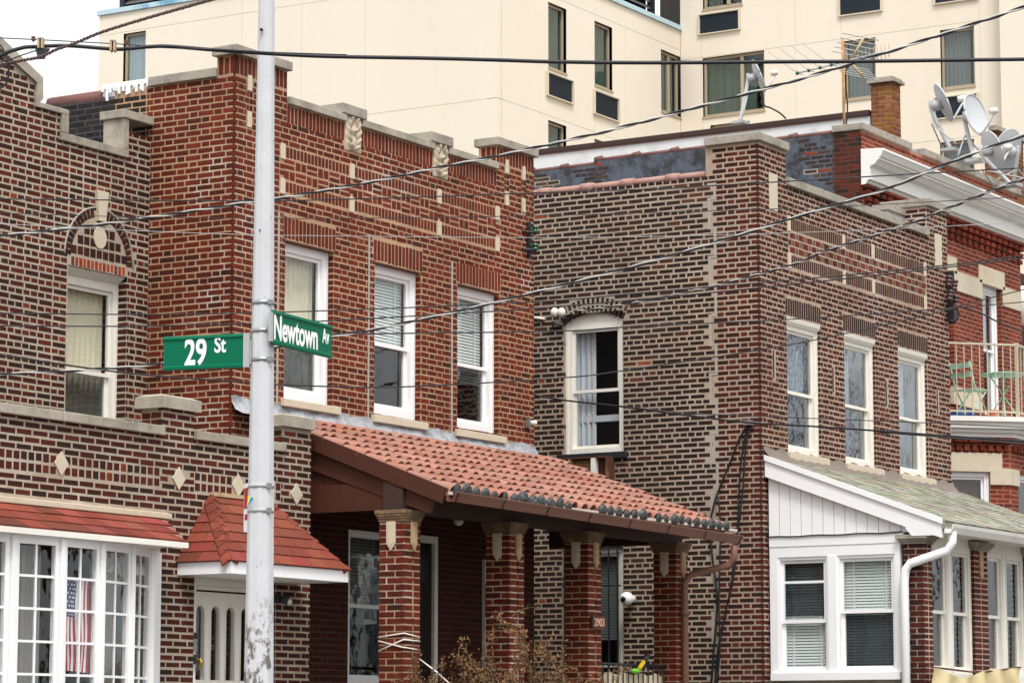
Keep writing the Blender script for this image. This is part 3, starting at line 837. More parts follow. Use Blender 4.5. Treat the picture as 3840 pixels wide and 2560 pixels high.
for i in range(len(bow_pts) - 1):
    r_, l_ = bow_pts[i], bow_pts[i + 1]
    v = Vector((r_[0] - l_[0], r_[1] - l_[1], 0)); Lw = v.length
    f = Fr((l_[0], l_[1], 0), v, (-v.y, v.x, 0))
    s = MB(); c0, c1, t = .032, Lw - .032, .048
    s.box(c0, c0 + t, -.02, .03, bz0, bz1, f); s.box(c1 - t, c1, -.02, .03, bz0, bz1, f)
    s.box(c0 + t, c1 - t, -.02, .03, bz1 - t - .02, bz1, f); s.box(c0 + t, c1 - t, -.02, .03, bz0, bz0 + t, f)
    s.build('sash', 'white_vinyl', BOW)
    g0, g1 = c0 + t, c1 - t; h0, h1 = bz0 + t, bz1 - t - .02
    mm = MB(); mm.box((g0 + g1) / 2 - .011, (g0 + g1) / 2 + .011, -.006, .012, h0, h1, f)
    step = .283; z = h1 - .275
    zs = [h1]
    while z > h0:
        mm.box(g0, (g0 + g1) / 2 - .0115, -.006, .012, z - .011, z + .011, f); mm.box((g0 + g1) / 2 + .0115, g1, -.006, .012, z - .011, z + .011, f); zs.append(z); z -= step
    mm.build('muntins', 'white_vinyl', BOW); zs.append(h0)
    for k in range(len(zs) - 1):
        for q0, q1 in ((g0, (g0 + g1) / 2 - .011), ((g0 + g1) / 2 + .011, g1)):
            MB().box(q0, q1, .002, .006, zs[k + 1] + .011, zs[k] - .011, f).build('pane', 'glass', BOW)
    if i in (0, 1, 3, 4):
        cu = MB(); wavy(cu, f, g0 - .02 + (.0 if i == 3 else .15 * Lw), g1 + .02, h0, h1, .16, .025, 5, i); cu.build('curtain', 'curtain_grey', BOW)
        if i == 3: pass
rm = MB(); xs = [p[0] for p in bow_pts]
rm.box(min(xs) - .2, bayR + .1, WAL + .9, WAL + .95, .3, bz1 + .2); rm.box(min(xs) - .2, bayR + .1, WAL + .26, WAL + .9, bz1 + .05, bz1 + .1)
rm.box(bayR + .05, bayR + .1, WAL + .26, WAL + .9, .3, bz1 + .05); rm.build('room', 'interior', BOW)
# flag hung inside the second lite
r_, l_ = bow_pts[2], bow_pts[3]
v = Vector((r_[0] - l_[0], r_[1] - l_[1], 0)); f = Fr((l_[0], l_[1], 0), v, (-v.y, v.x, 0)); Lw = v.length
flag = thing('flag', 'stars and stripes flag hanging upright inside the bow window', 'flag', f.p(Lw * .45, .08, zL(250, 2520)))
fz1, fz0 = zL(290, 2182), zL(290, 2520); fa0, fa1 = .065, Lw - .095
def flagpt(s_, t_):          # s across 0..1, t down 0..1
    a = fa0 + (fa1 - fa0) * (s_ + .025 * math.sin(t_ * 7 + s_ * 4))
    return f.p(a, .035 + .008 * math.sin(s_ * 14 + t_ * 2.2), fz1 + (fz0 - fz1) * (t_ + .02 * s_ * s_))
for k in range(13):
    m = MB(); t0 = .42 if k < 7 else 0.0
    m.sheet([[flagpt(k / 13 + q / 39, t0 + (1 - t0) * j / 16) for q in range(4)] for j in range(17)])
    m.build('stripe', 'flag_red' if k % 2 == 0 else 'flag_white', flag)
m = MB(); m.sheet([[flagpt(7 / 13 * q / 8, .42 * j / 8) for q in range(9)] for j in range(9)]); can = m.build('canton', 'flag_blue', flag)
m = MB()
for j in range(9):
    for q in range(5 if j % 2 == 0 else 4):
        c = flagpt(7 / 13 * ((q + .5 + (.5 if j % 2 else 0)) / 5.2), .42 * (j + .6) / 9.2) - f.d * .004
        pts = []
        for k in range(10):
            rr_ = .014 if k % 2 == 0 else .006; an = k * math.pi / 5
            pts.append(c + f.a * rr_ * math.sin(an) + Vector((0, 0, rr_ * math.cos(an))))
        m.add(pts, [tuple(range(10))])
m.build('stars', 'flag_white', can)

# ---- shingled roof over the bow window
WE = 16.72
e1 = onW(700, 2030, WE); t1 = onW(628, 1948, WAL - .062)
ze = onW(350, 2000, WE).z; zt = zL(314, 1917)
EL, ER = Vector((UL, WE, ze)), Vector((e1.x, WE, ze)); TL, TR = Vector((UL, WAL - .03, zt)), Vector((t1.x, WAL - .03, zt))
br = MB().hexa([EL, ER, TR, TL], [EL + Vector((0, .02, -.03)), ER + Vector((0, .02, -.03)), TR + Vector((0, 0, -.25)), TL + Vector((0, 0, -.25))]).build('bow_roof', 'roof_pan', A)
PSH = [(116, 54, 41), (124, 60, 46), (108, 50, 38), (130, 66, 51), (94, 45, 36)]
shingles(br, EL, ER, TL, TR, 3, .30, PSH, seed=4)
m = MB(); m.box(UL, e1.x + .01, WE - .015, WE + .005, ze - .055, ze - .004); m.box(UL, e1.x - .1, WE + .006, WAL - .02, ze - .052, ze - .036); m.build('fascia', 'white_wood', br)

# ---- hood over the door of A
hW0 = WAL - .002; z_f1, z_f0 = onW(1085, 2122, WAL - .7).z, onW(1085, 2165, WAL - .7).z
hw = WAL - onU(866, 2125, uL(665, 2125)).y
hW1 = WAL - hw; hu0 = uL(665, 2125); hu1 = onW(1306, 2160, hW1).x
z_f1, z_f0 = onW(1085, 2120, hW1).z, onW(1085, 2165, hW1).z
za = zL(792, 1852); ua0 = uL(792, 1850); ua1 = hu1 - (ua0 - hu0)
hood = MB()
hood.box(hu0, hu1, hW1, hW0, z_f0, z_f1 - .002)
hood = hood.build('door_hood', 'white_vinyl', A)
c = [Vector((hu0, hW0, z_f1)), Vector((hu0, hW1, z_f1)), Vector((hu1, hW1, z_f1)), Vector((hu1, hW0, z_f1)), Vector((ua0, hW0, za)), Vector((ua1, hW0, za))]
MB().add(c, [(1, 2, 5, 4), (0, 1, 4), (2, 3, 5), (0, 4, 5, 3), (0, 3, 2, 1)]).build('hood_core', 'roof_pan', hood)
ov = .02
PSH2 = [(120, 60, 46), (126, 65, 50), (114, 56, 43), (108, 53, 41)]
shingles(hood, c[1] + Vector((-ov, -ov, 0)), c[2] + Vector((ov, -ov, 0)), c[4], c[5], 7, .27, PSH2, seed=7)
shingles(hood, c[0] + Vector((-ov, 0, 0)), c[1] + Vector((-ov, -ov, 0)), c[4] + Vector((-.01, 0, 0)), c[4] + Vector((0, -.01, 0)), 7, .27, PSH2, seed=8)
for q0, q1, nm in ((c[1], c[4], 'hip'), (c[2], c[5], 'hip')):
    n = 8
    for k in range(n):
        a = q0.lerp(q1, k / n); b = q0.lerp(q1, min(1, (k + 1.1) / n)); ax_ = (b - a).normalized()
        side = Vector((1, 0, 0)) if nm else 0
        l1 = Vector((-.075, .05, -.06)) if q0 is c[1] else Vector((.075, .05, -.06)); l2 = Vector((.085, -.02, -.035)) if q0 is c[1] else Vector((-.085, -.02, -.035))
        up_ = Vector((0, -.01, .026))
        m = MB(); m.cur = tuple(x * R.uniform(.9, 1.1) for x in lin(R.choice(PSH2)))
        m.hexa([a + l1 + up_, a + up_ * 1.3, b + up_ * .6, b + l1 + up_ * .4], [a + l1, a, b, b + l1])
        m.hexa([a + up_ * 1.3, a + l2 + up_, b + l2 + up_ * .4, b + up_ * .6], [a, a + l2, b + l2, b])
        m.build('hip_shingle', 'shingle_red', hood)
MB().box(ua0 - .02, ua1 + .02, hW0 - .05, hW0 - .004, za - .02, za + .02).build('flashing', 'tan_stone', hood)

# ---- front door of A
dfr = MB(); dz1 = doorT + .02
dfr.box(doorL, doorL + .10, .05, .16, 0, dz1, FL); dfr.box(doorR - .10, doorR, .05, .16, 0, dz1, FL); dfr.box(doorL + .1, doorR - .1, .05, .16, zL(880, 2200), dz1, FL)
dfr.box(doorL + .1, doorL + .135, .075, .16, 0, zL(880, 2200), FL); dfr.box(doorR - .135, doorR - .1, .075, .16, 0, zL(880, 2200), FL)
dfr.box(doorL + .1, doorR - .1, .075, .16, zL(880, 2215), zL(880, 2201), FL)
DOOR = dfr.build('door', 'white_wood', A)
dl0, dl1 = doorL + .14, doorR - .14; dt = zL(880, 2222)
leaf = MB(); slots = []
cx = [uL(782, 2400), uL(839, 2400), uL(893, 2400)]; gap = cx[1] - cx[0]
cx = [cx[0], cx[0] + gap, cx[0] + 2 * gap, cx[0] + 3 * gap]; sw = gap * .27
sz1 = zL(839, 2272); sz0 = zL(839, 2548)
prev = dl0
for x in cx:
    if x + sw > dl1: break
    leaf.box(prev, x - sw, .11, .15, 0, dt, FL)
    leaf.box(x - sw, x + sw, .11, .15, 0, sz0, FL)
    arc = [(x + sw * math.cos(math.pi * k / 10), sz1 - sw + sw * math.sin(math.pi * k / 10)) for k in range(11)]
    for k in range(10):
        leaf.prism([arc[k], (arc[k][0], dt), (arc[k + 1][0], dt), arc[k + 1]], .11, .15, FL)
    slots.append(x); prev = x + sw
leaf.box(prev, dl1, .11, .15, 0, dt, FL)
lf = leaf.build('door_leaf', 'white_wood', DOOR)
for x in slots:
    MB().box(x - sw, x + sw, .135, .14, sz0, sz1, FL).build('pane', 'glass', DOOR)
    rim = [FL.p(x - sw - .008, .107, sz0)] + [FL.p(x - (sw + .008) * math.cos(math.pi * k / 10), .107, sz1 - sw + (sw + .008) * math.sin(math.pi * k / 10)) for k in range(11)] + [FL.p(x + sw + .008, .107, sz0)]
    MB().tube(rim, .008, 6).build('moulding', 'white_wood', DOOR)
MB().box(doorL - .1, doorR + .1, .8, .82, 0, doorT + .1, FL).build('room', 'glass_dark', DOOR)
hp = onW(729, 2490, WAL + .05)
MB().tube([hp + Vector((.03, 0, .05)), hp + Vector((.03, -.05, .05)), hp + Vector((.03, -.05, -.05))], .014, 8).ball(hp + Vector((.03, -.06, .02)), .022).build('handle', 'gold', DOOR)
k0 = onW(735, 2405, WAL)
dbx = thing('intercom', 'small silver and black intercom on the white door frame', 'intercom', k0)
MB().box(k0.x - .02, k0.x + .035, .012, .052, k0.z - .09, k0.z + .03, FL).build('housing', 'steel', dbx)
MB().box(k0.x - .022, k0.x + .037, .008, .054, k0.z + .031, k0.z + .09, FL).build('hood', 'black_metal', dbx)
MB().box(k0.x - .018, k0.x + .025, .014, .05, k0.z - .21, k0.z - .12, FL).build('button_plate', 'black_metal', dbx)
lp = onW(1036, 2243, WAL)
lam = thing('wall_lamp', 'small black outdoor spot lamp beside the white door', 'lamp', lp)
MB().tube([lp + Vector((0, 0, 0)), lp + Vector((0, -.05, 0))], .045, 12).build('base', 'black_metal', lam)
MB().tube([lp + Vector((0, -.04, .0)), lp + Vector((.01, -.08, -.01)), lp + Vector((.03, -.13, -.03))], [.025, .035, .045], 12).build('shade', 'black_metal', lam)
MB().ball(lp + Vector((.032, -.135, -.033)), .032, 12, 8).build('bulb', 'porcelain', lam)
bA.build(A)

# ================================================================ HOUSE B (middle, red brick with tiled porch)
B = thing('red_brick_house', 'red brick house with basket-weave panels, three tall windows and clay tiled porch', 'house', (27.4, WB, 0))
bB = Bricks(22)
FB = FW(WB); FBs = FU(UB0)
def uB(px, py): return onW(px, py, WB).x
def zB(px, py): return onW(px, py, WB).z
BP, BJ = .0662, .0098
zrefB = zB(1900, 1300)
zcb = (zB(1080, 389) + zB(1350, 477) + zB(1620, 563) + zB(1860, 637)) / 4        # underside of the coping
zct = zcb + .085
zs0 = zcb - .215                                                               # foot of the soldier course
zpl = (zB(878, 205) + zB(1080, 265)) / 2; zplt = zpl + .10                     # left pier cap
zpr = zB(1862, 545); zprt = zpr + .10
upl = uB(1077, 300); upr = uB(1862, 600)
wins = [(1066, 1250, 896, 1491), (1404, 1578, 978, 1555), (1715, 1872, 1065, 1612)]
WBn = []
for x0, x1, y1, y0 in wins:
    WBn.append((uB(x0, 1250), uB(x1, 1250), zB(x0, y0) + .0, zB(x0, y1) + .0))
zt_ = sum(q[3] for q in WBn) / 3; zb_ = sum(q[2] for q in WBn) / 3
WBn = [(q[0], q[1], q[2] * .5 + zb_ * .5, q[3] * .5 + zt_ * .5) for q in WBn]
zroof = zB(1600, 1650)                                                          # where the porch roof meets the wall
# basket-weave panels
stones = [((1058, 559), (1061, 689)), ((1317, 638), (1321, 765)), ((1647, 741), (1646, 863)), ((1864, 805), (1866, 922))]
zpt = sum(zB(*q[0]) for q in stones) / 4; zpb = sum(zB(*q[1]) for q in stones) / 4
ust = [uB((q[0][0] + q[1][0]) / 2, (q[0][1] + q[1][1]) / 2) for q in stones]
hs = .06
pan_rects = [(ust[0] - .055, ust[3] + .055, zpb - .085, zpt + .085)]
lint = [(q[0] - .03, q[1] + .03, q[3], q[3] + .262) for q in WBn]
orn = [(uB(1291, 500), uB(1351, 500)), (uB(1622, 600), uB(1676, 600))]
orn_z0 = (zB(1320, 566) + zB(1648, 668)) / 2; orn_z1 = zct
gcols = [uB(1043, 1100), uB(1383, 1150), uB(1695, 1200)]                        # grey vertical joints left of the windows
cuts = [(g_ - .018, g_ + .018, zroof - .3, q[3] + .27) for g_, q in zip(gcols, WBn)]
pier_st = [(uB(935, 380), zB(932, 311), zB(934, 448)), (uB(965, 440), zB(948, 566) + .1, zB(948, 566)), (uB(1900, 690), zB(1900, 625), zB(1900, 745)), (uB(1963, 710), zB(1965, 650), zB(1963, 770))]
pierholes = []
for (u_, zt2, zb2) in (pier_st[0], pier_st[2], pier_st[3]):
    pierholes.append((u_ - .055, u_ + .055, zb2 - .09, zt2 + .08))
gw = [(uB(1305, 2300), uB(1470, 2300), zB(1380, 2560) - .05, zB(1370, 1985))]
dw = (uB(1540, 2300), uB(1625, 2300), 0.5, zB(1600, 2010))
zlo = zroof - .35
wallholes = [(q[0], q[1], q[2], q[3]) for q in WBn]
topholes = [(upl, upr, zcb, 99), (UB0 - 1, upl, zpl, 99), (upr, 99, zpr, 99)]
soldier_h = [(upl, upr, zs0, zcb), (UB0 - 1, upl, zpl - .215, zpl), (upr, 99, zpr - .215, zpr)]
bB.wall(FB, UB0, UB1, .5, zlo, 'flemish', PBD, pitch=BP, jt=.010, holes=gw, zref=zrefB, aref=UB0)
bB.wall(FB, UB0, UB1, zlo, zpl, 'flemish', PB, pitch=BP, jt=BJ, holes=wallholes + topholes + soldier_h + pan_rects + lint + cuts + pierholes + [(a, b, orn_z0, orn_z1) for a, b in orn], hpal=PB, zref=zrefB, aref=UB0)
# soldier courses
edges = [upl] + [e for o_ in orn for e in o_] + [upr]
for a, b in zip(edges[0::2], edges[1::2]): bB.soldiers(FB, a, b, zs0, zcb, PBS, .054, .016)
bB.soldiers(FB, UB0, upl, zpl - .215, zpl, PBS, .054, .016); bB.soldiers(FB, upr, UB1, zpr - .215, zpr, PBS, .054, .016)
for l in lint: bB.soldiers(FB, l[0], l[1], l[2], l[3], PBS, .054, .016, .003)
for i in range(3):
    for zz in (zpt, zpb):
        bB.soldiers(FB, ust[i] + .055, ust[i + 1] - .055, zz - .065, zz + .065, PBS, .05, .016, .003)
    # basket weave: pairs of bricks alternating flat and upright
    u0, u1, v0, v1 = ust[i] + .02, ust[i + 1] - .02, zpb + .068, zpt - .068
    n = max(2, round((u1 - u0) / .20)); m_ = max(2, round((v1 - v0) / .165))
    cw_, ch_ = (u1 - u0) / n, (v1 - v0) / m_
    for a in range(n):
        for b in range(m_):
            ca, cb = u0 + (a + .5) * cw_, v0 + (b + .5) * ch_
            if (a + b) % 2:
                for s_ in (-1, 1): bB.one(FB, ca, cb + s_ * ch_ / 4, cw_ - .013, ch_ / 2 - .012, PAN, proud=.001)
            else:
                for s_ in (-1, 1): bB.one(FB, ca + s_ * cw_ / 4, cb, cw_ / 2 - .012, ch_ - .013, PAN, proud=.001)
for u_ in ust:
    for zz in (zpt, zpb): stone(B, 'stone_block', FB, u_ - .042, u_ + .042, zz - .085, zz + .085, -.012, .04, 'limestone_clean', .004)
    bB.wall(FB, u_ - .05, u_ + .05, zpb + .085, zpt - .085, 'stack', PB, pitch=BP, jt=BJ, Ls=.1, aref=u_ - .05, zref=zrefB)
for (u_, zt2, zb2) in (pier_st[0], pier_st[2], pier_st[3]):
    for zz in (zt2, zb2): stone(B, 'stone_block', FB, u_ - .03, u_ + .04, zz - .085, zz + .085, -.01, .04, 'limestone_clean', .004)
    for k in range(3):
        h_ = (zt2 - zb2 - .17) / 3
        bB.one(FB, u_ + .03, zb2 + .085 + (k + .5) * h_, .05, h_ - .012, PTIL); bB.one(FB, u_ - .027, zb2 + .085 + (k + .5) * h_, .05, h_ - .012, PB)
for q in WBn: bB.jamb(FB, q[1], q[2], q[3], .10, PB, BP, BJ, zrefB)
# side wall towards A, and its blackened rear part above A's roof
zsc = zcs = onU(690, 308, UB0).z                                                # underside of the side coping
wpi = onU(818, 300, UB0).y
bB.wall(FBs, -WA - .06, -WB, 1.0, zpl, 'flemish', PB, pitch=BP, jt=BJ, holes=[(-99, -wpi, zsc, 99), (-wpi, 99, zpl - .215, 99)], zref=zrefB, aref=-WB)
bB.soldiers(FBs, -wpi, -WB, zpl - .215, zpl, PBS, .054, .016)
mb = MB()
slab(mb, FB, UB0 + .012, UB1 - .003, zlo, zpl, wallholes + topholes)
slab(mb, FBs, -WA - .5, -WB - .03, 0, zpl, [(-99, -wpi - .003, zsc, 99)], d1=.24)
mb.build('wall', 'mortar_b', B)
mb = MB(); slab(mb, FB, UB0 + .012, UB1 - .003, 0, zlo - .001, gw); mb.build('porch_wall', 'mortar_brown', B)
# grey joints
for c_ in cuts: MB().box(c_[0], c_[1], -.002, .02, c_[2], c_[3], FB).build('patched_joint', 'grey_joint', B)
# copings, caps
for a, b in ((upl, orn[0][0]), (orn[0][1], orn[1][0]), (orn[1][1], upr)): stone(B, 'coping_stone', FB, a + .003, b - .003, zcb, zct, -.045, .26, 'limestone')
stone(B, 'pier_cap', FB, UB0 - .05, upl + .035, zpl, zplt, -.05, .28, 'concrete')
stone(B, 'pier_cap', FB, upr - .035, UB1 + .04, zpr, zprt, -.05, .30, 'concrete')
stone(B, 'coping_stone', FBs, -WA - .02, -wpi - .004, zsc, zsc + .10, -.04, .26, 'concrete')
for a, b in orn: stone(B, 'pier_cap', FB, a - .10, b + .06, zct + .001, zct + .115, -.055, .30, 'concrete')
bB.soldiers(Fr((upr, WB, 0), (0, -1, 0), (1, 0, 0)), -.22, -.004, zpr - .2, zpr, PBS, .06, .014)
# carved stones: leaves curling round a small head
def leaf_relief(x, z):      # x -1..1, z 0..1
    h = 0
    for s_ in (-1, 1):
        for k, (zz, xx, an) in enumerate(((.14, .45, .5), (.34, .58, .75), (.55, .62, .95), (.76, .55, 1.2), (.92, .32, 1.35))):
            dx, dz = x * s_ - xx, (z - zz) * 1.9
            ca, sa = math.cos(an), math.sin(an)
            p, q_ = dx * ca + dz * sa, -dx * sa + dz * ca
            h = max(h, math.exp(-(p / .34) ** 2 - (q_ / .14) ** 2) * (.75 + .25 * math.cos(q_ * 30)))
    h = max(h, 1.15 * math.exp(-(x / .26) ** 2 - ((z - .60) / .12) ** 2), .8 * math.exp(-(x / .12) ** 2 - ((z - .25) / .2) ** 2))
    for ex, ez in ((-.11, .64), (.11, .64), (0, .545)): h -= .55 * math.exp(-((x - ex) / .055) ** 2 - ((z - ez) / .022) ** 2)
    return h
for a, b in orn:
    rows = []
    for j in range(41):
        rows.append([FB.p(a + (b - a) * i / 24, -.012 - .055 * leaf_relief(i / 12 - 1, j / 40) * (1 if 0 < i < 24 and 0 < j < 40 else 0), orn_z0 + (orn_z1 - orn_z0) * j / 40) for i in range(25)])
    mo = MB(); mo.sheet(rows); mo.box(a, b, -.011, .05, orn_z0, orn_z1, FB)
    mo.build('carved_stone', 'carved', B)
# windows
cfg = [dict(curtain=[(0, 1)], cmat='curtain_beige', room='interior_light', rail=.5), dict(blind='blind', bz=.47, rail=.47), dict(blind='blind', bz=.33, rail=.45)]
for q, c_ in zip(WBn, cfg):
    dh_window(B, FB, q[0] + .004, q[1] - .004, q[2], q[3], d=.085, cas=.095, bot=.12, top=.10, **c_)
    MB().box(q[0] - .02, q[1] + .02, -.002, .085, q[3] - .012, q[3] + .002, FB).build('lintel', 'rust_unit', B)
    stone(B, 'window_sill', FB, q[0] - .05, q[1] + .09, q[2] - .085, q[2] - .001, -.055, .1, 'limestone_clean')
# silvered flashing between sills and roof
rows = []
for j, (dz, dd) in enumerate(((zb_ - .05 - zroof, -.008), (.7 * (zb_ - .05 - zroof), -.013), (.08, -.022), (-.0, -.07), (-.045, -.16))):
    row = []
    n = 90
    for i in range(n + 1):
        u_ = UB0 - .02 + (UB1 - UB0 + .04) * i / n
        jag = (.05 * math.sin(i * .9) + .03 * math.sin(i * 2.3)) if j == 0 else .012 * math.sin(i * 1.7 + j)
        row.append(FB.p(u_, dd - .006 * math.sin(i * 1.3 + j * 2), zroof + dz + (jag * .25)))
    rows.append(row)
mo = MB(); mo.sheet(rows[::-1]); mo.build('flashing', 'silver_paint', B)

# ---- tiled porch roof
UR0 = UA1 + .13
e0 = onU(1675, 1846, UR0); WEa = e0.y
e1 = onW(2719, 1985, WEa); UR1 = e1.x
zE = (e0.z + e1.z) / 2; zT = zroof - .03
e_ = Vector((0, WEa - WB, zE - zT)); slope_len = e_.length
sl = e_.normalized(); nrm = Vector((0, sl.z, -sl.y)); nrm = nrm if nrm.z > 0 else -nrm
ptop = lambda u_: Vector((u_, WB - .01, zT))
pbot = lambda u_: Vector((u_, WEa, zE))
th = .07
roof = MB().hexa([pbot(UR0), pbot(UR1), ptop(UR1), ptop(UR0)], [pbot(UR0) - nrm * th, pbot(UR1) - nrm * th, ptop(UR1) - nrm * th, ptop(UR0) - nrm * th]).build('porch_roof', 'roof_pan', B)
NC, NRW = 33, 9
pitchc = (UR1 - UR0) / NC
tile_me = []
PT = [(150, 99, 84), (158, 107, 92), (142, 91, 77), (164, 115, 99), (134, 84, 70), (152, 95, 76), (140, 97, 83)]
tl = slope_len / (NRW - .15); tlen = tl * 1.16
for tc in PT:
    m = MB(); m.cur = lin(tc); ns = 9; ri = pitchc * .40
    out = []; inn = []
    for (x, rs, lift) in ((0, 1.0, .018), (tlen, .84, -.002)):
        for t_, lst in ((0, out), (.013, inn)):
            lst.append([((ri * rs - t_) * math.cos(math.pi * k / ns), x, lift + (ri * rs * 1.0 - t_) * math.sin(math.pi * k / ns)) for k in range(ns + 1)])
    V = out[0] + out[1] + inn[0] + inn[1]; n1 = ns + 1; Fc = []
    for k in range(ns):
        Fc += [(k, k + 1, n1 + k + 1, n1 + k), (2 * n1 + k + 1, 2 * n1 + k, 3 * n1 + k, 3 * n1 + k + 1), (k + 1, k, 2 * n1 + k, 2 * n1 + k + 1), (n1 + k, n1 + k + 1, 3 * n1 + k + 1, 3 * n1 + k)]
    m.add(V, Fc, False)
    me = bpy.data.meshes.new('roof_tile'); me.from_pydata(m.v, [], m.f); me.update()
    at = me.color_attributes.new('Col', 'FLOAT_COLOR', 'POINT'); at.data.foreach_set('color', [x for c_ in m.c for x in (*c_, 1.0)])
    me.materials.append(M['tile']); tile_me.append(me)
bas = Matrix((Vector((1, 0, 0)), -sl, nrm)).transposed()      # tile x across, y up the slope, z off the roof
for i in range(NC):
    for j in range(NRW):
        o = bpy.data.objects.new('roof_tile', R.choice(tile_me)); COL.objects.link(o)
        pos = pbot(UR0 + (i + .5) * pitchc) - sl * (j * tl - .03) + nrm * (.004)
        tw = R.gauss(0, .010)
        o.matrix_world = Matrix.Translation(pos + Vector((R.gauss(0, .004), 0, 0)) - sl * R.gauss(0, .012)) @ (bas @ Matrix.Rotation(tw, 3, 'Z')).to_4x4()
        o.parent = roof
# dark stopped ends along the eave
cap = MB()
prof = []
for i_, (x, s_) in enumerate(((-.002, 1), (-.035, .82), (-.055, .45))):
    prof.append([(pitchc * .43 * s_ * math.cos(math.pi * k / 10), x, pitchc * .62 * s_ * math.sin(math.pi * k / 10) * (1.0)) for k in range(11)])
cap.sheet(prof); cap.add([(0, -.06, .02)] + prof[2], [(0, k + 2, k + 1) for k in range(10)])
cme = bpy.data.meshes.new('end_cap'); cme.from_pydata(cap.v, [], cap.f); cme.update(); cme.materials.append(M['end_cap'])
for i in range(NC):
    if i in (13, 14, 15, 22): continue
    ck = R.uniform(.8, 1.1)
    o = bpy.data.objects.new('end_cap', cme); COL.objects.link(o)
    o.matrix_world = Matrix.Translation(pbot(UR0 + (i + .5) * pitchc) + sl * .032 + nrm * .012) @ (bas @ Matrix.Rotation(R.gauss(0, .2), 3, 'Z') @ Matrix.Diagonal((ck, ck * R.uniform(.7, 1.3), ck * R.uniform(.85, 1.1)))).to_4x4(); o.parent = roof
# rake boards, gutter, downpipe
m = MB()
m.hexa([pbot(UR0 - .03) + nrm * .05, ptop(UR0 - .03) + nrm * .05, ptop(UR0 - .03) - nrm * .11, pbot(UR0 - .03) - nrm * .11], [pbot(UR0) + nrm * .05, ptop(UR0) + nrm * .05, ptop(UR0) - nrm * .11, pbot(UR0) - nrm * .11])
m.build('rake_board', 'brown_wood', B)
m = MB()
m.hexa([pbot(UR0 + .03) - nrm * .12 - sl * .15, ptop(UR0 + .03) - nrm * .12, ptop(UR0 + .03) - nrm * .34, pbot(UR0 + .03) - nrm * .26 - sl * .15], [pbot(UR0 + .09) - nrm * .12 - sl * .15, ptop(UR0 + .09) - nrm * .12, ptop(UR0 + .09) - nrm * .34, pbot(UR0 + .09) - nrm * .26 - sl * .15])
m.build('rafter', 'brown_wood', B)
def zgut(u_): return zE - .035 - .012 * (u_ - UR0)
gp = [(.02, .045), (.018, -.05), (-.055, -.055), (-.075, -.01), (-.098, .035), (-.098, .045), (-.092, .045), (-.068, -.005), (-.05, -.045), (.0, -.042), (.012, .045)]
g0, g1 = UR0 - .03, UR1 + .22
def gq(u_, p): return Vector((u_, WEa - .035 + p[0], zgut(u_) + p[1]))
m = MB(); n = len(gp)
m.add([gq(g0, p) for p in gp] + [gq(g1, p) for p in gp], [((i + 1) % n, i, n + i, n + (i + 1) % n) for i in range(n)] + [tuple(range(n)), tuple(range(2 * n - 1, n - 1, -1))])
gut = m.build('gutter', 'copper_gutter', B)
m = MB(); m.box(g0 + .02, g1 - .02, WEa - .06, WEa + .012, zE - .02, zE + .012); m.build('drip_edge', 'gutter_inner', gut)
for k in range(8):
    u_ = g0 + .05 + k * (g1 - g0 - .1) / 7
    m = MB(); m.add([gq(u_ + s_, (p[0] - .006 * (1 if p[0] < 0 else 0), p[1] - .004)) for s_ in (-.012, .012) for p in gp[1:5]], [(0, 1, 5, 4), (1, 2, 6, 5), (2, 3, 7, 6)]); m.build('strap', 'brown_dark', gut)
dp = [gq(UR1 + .06, (-.05, -.08)), gq(UR1 + .06, (-.05, -.22))]
q = onD(2668, 2150, proj(dp[0])[2] * .996); q2 = onW(2580, 2180, WEa + .35)
dn = onW(2568, 2300, WEa + .42)
path = [dp[0], dp[1], dp[1] + Vector((-.03, .05, -.09)), Vector((dn.x + .05, dn.y - .06, dp[1].z - .20)), Vector((dn.x, dn.y, dp[1].z - .30)), Vector((dn.x, dn.y, dp[1].z - .5)), Vector((dn.x, dn.y, .1))]
MB().tube(path, .042, 10).build('downpipe', 'copper_gutter', B)
MB().tube([Vector((dn.x, dn.y, dp[1].z - .62)), Vector((dn.x, dn.y, dp[1].z - .68))], .052, 10).build('downpipe_collar', 'copper_gutter', B)

# ---- porch beams, ceiling, gable end boards
WCF = 16.2 * (WB / 18.07)
cols = [(1420, 1514, 1577), (1820, 1911, 1969), (2118, 2205, 2253), (2448, 2535, 2576)]
cu0 = [onW(c_[1], 2250, WCF).x for c_ in cols]
cwid = .30
zcap = [onW(1514, 1925, WCF).z, onW(1911, 1978, WCF).z, onW(2205, 2022, WCF).z, onW(2535, 2052, WCF).z]
zcap = sum(zcap) / 4
bm0, bm1 = zcap + .06, zcap + .36
m = MB()
m.box(cu0[0] + .02, UR1 - .1, WCF + .03, WCF + .27, bm0, bm1); m.build('porch_beam', 'brown_dark', B)
m = MB()
m.box(UR0 + .04, UR0 + .14, WCF + .02, WB - .02, bm0 + .02, bm0 + .30); m.build('porch_beam', 'brown_wood', B)
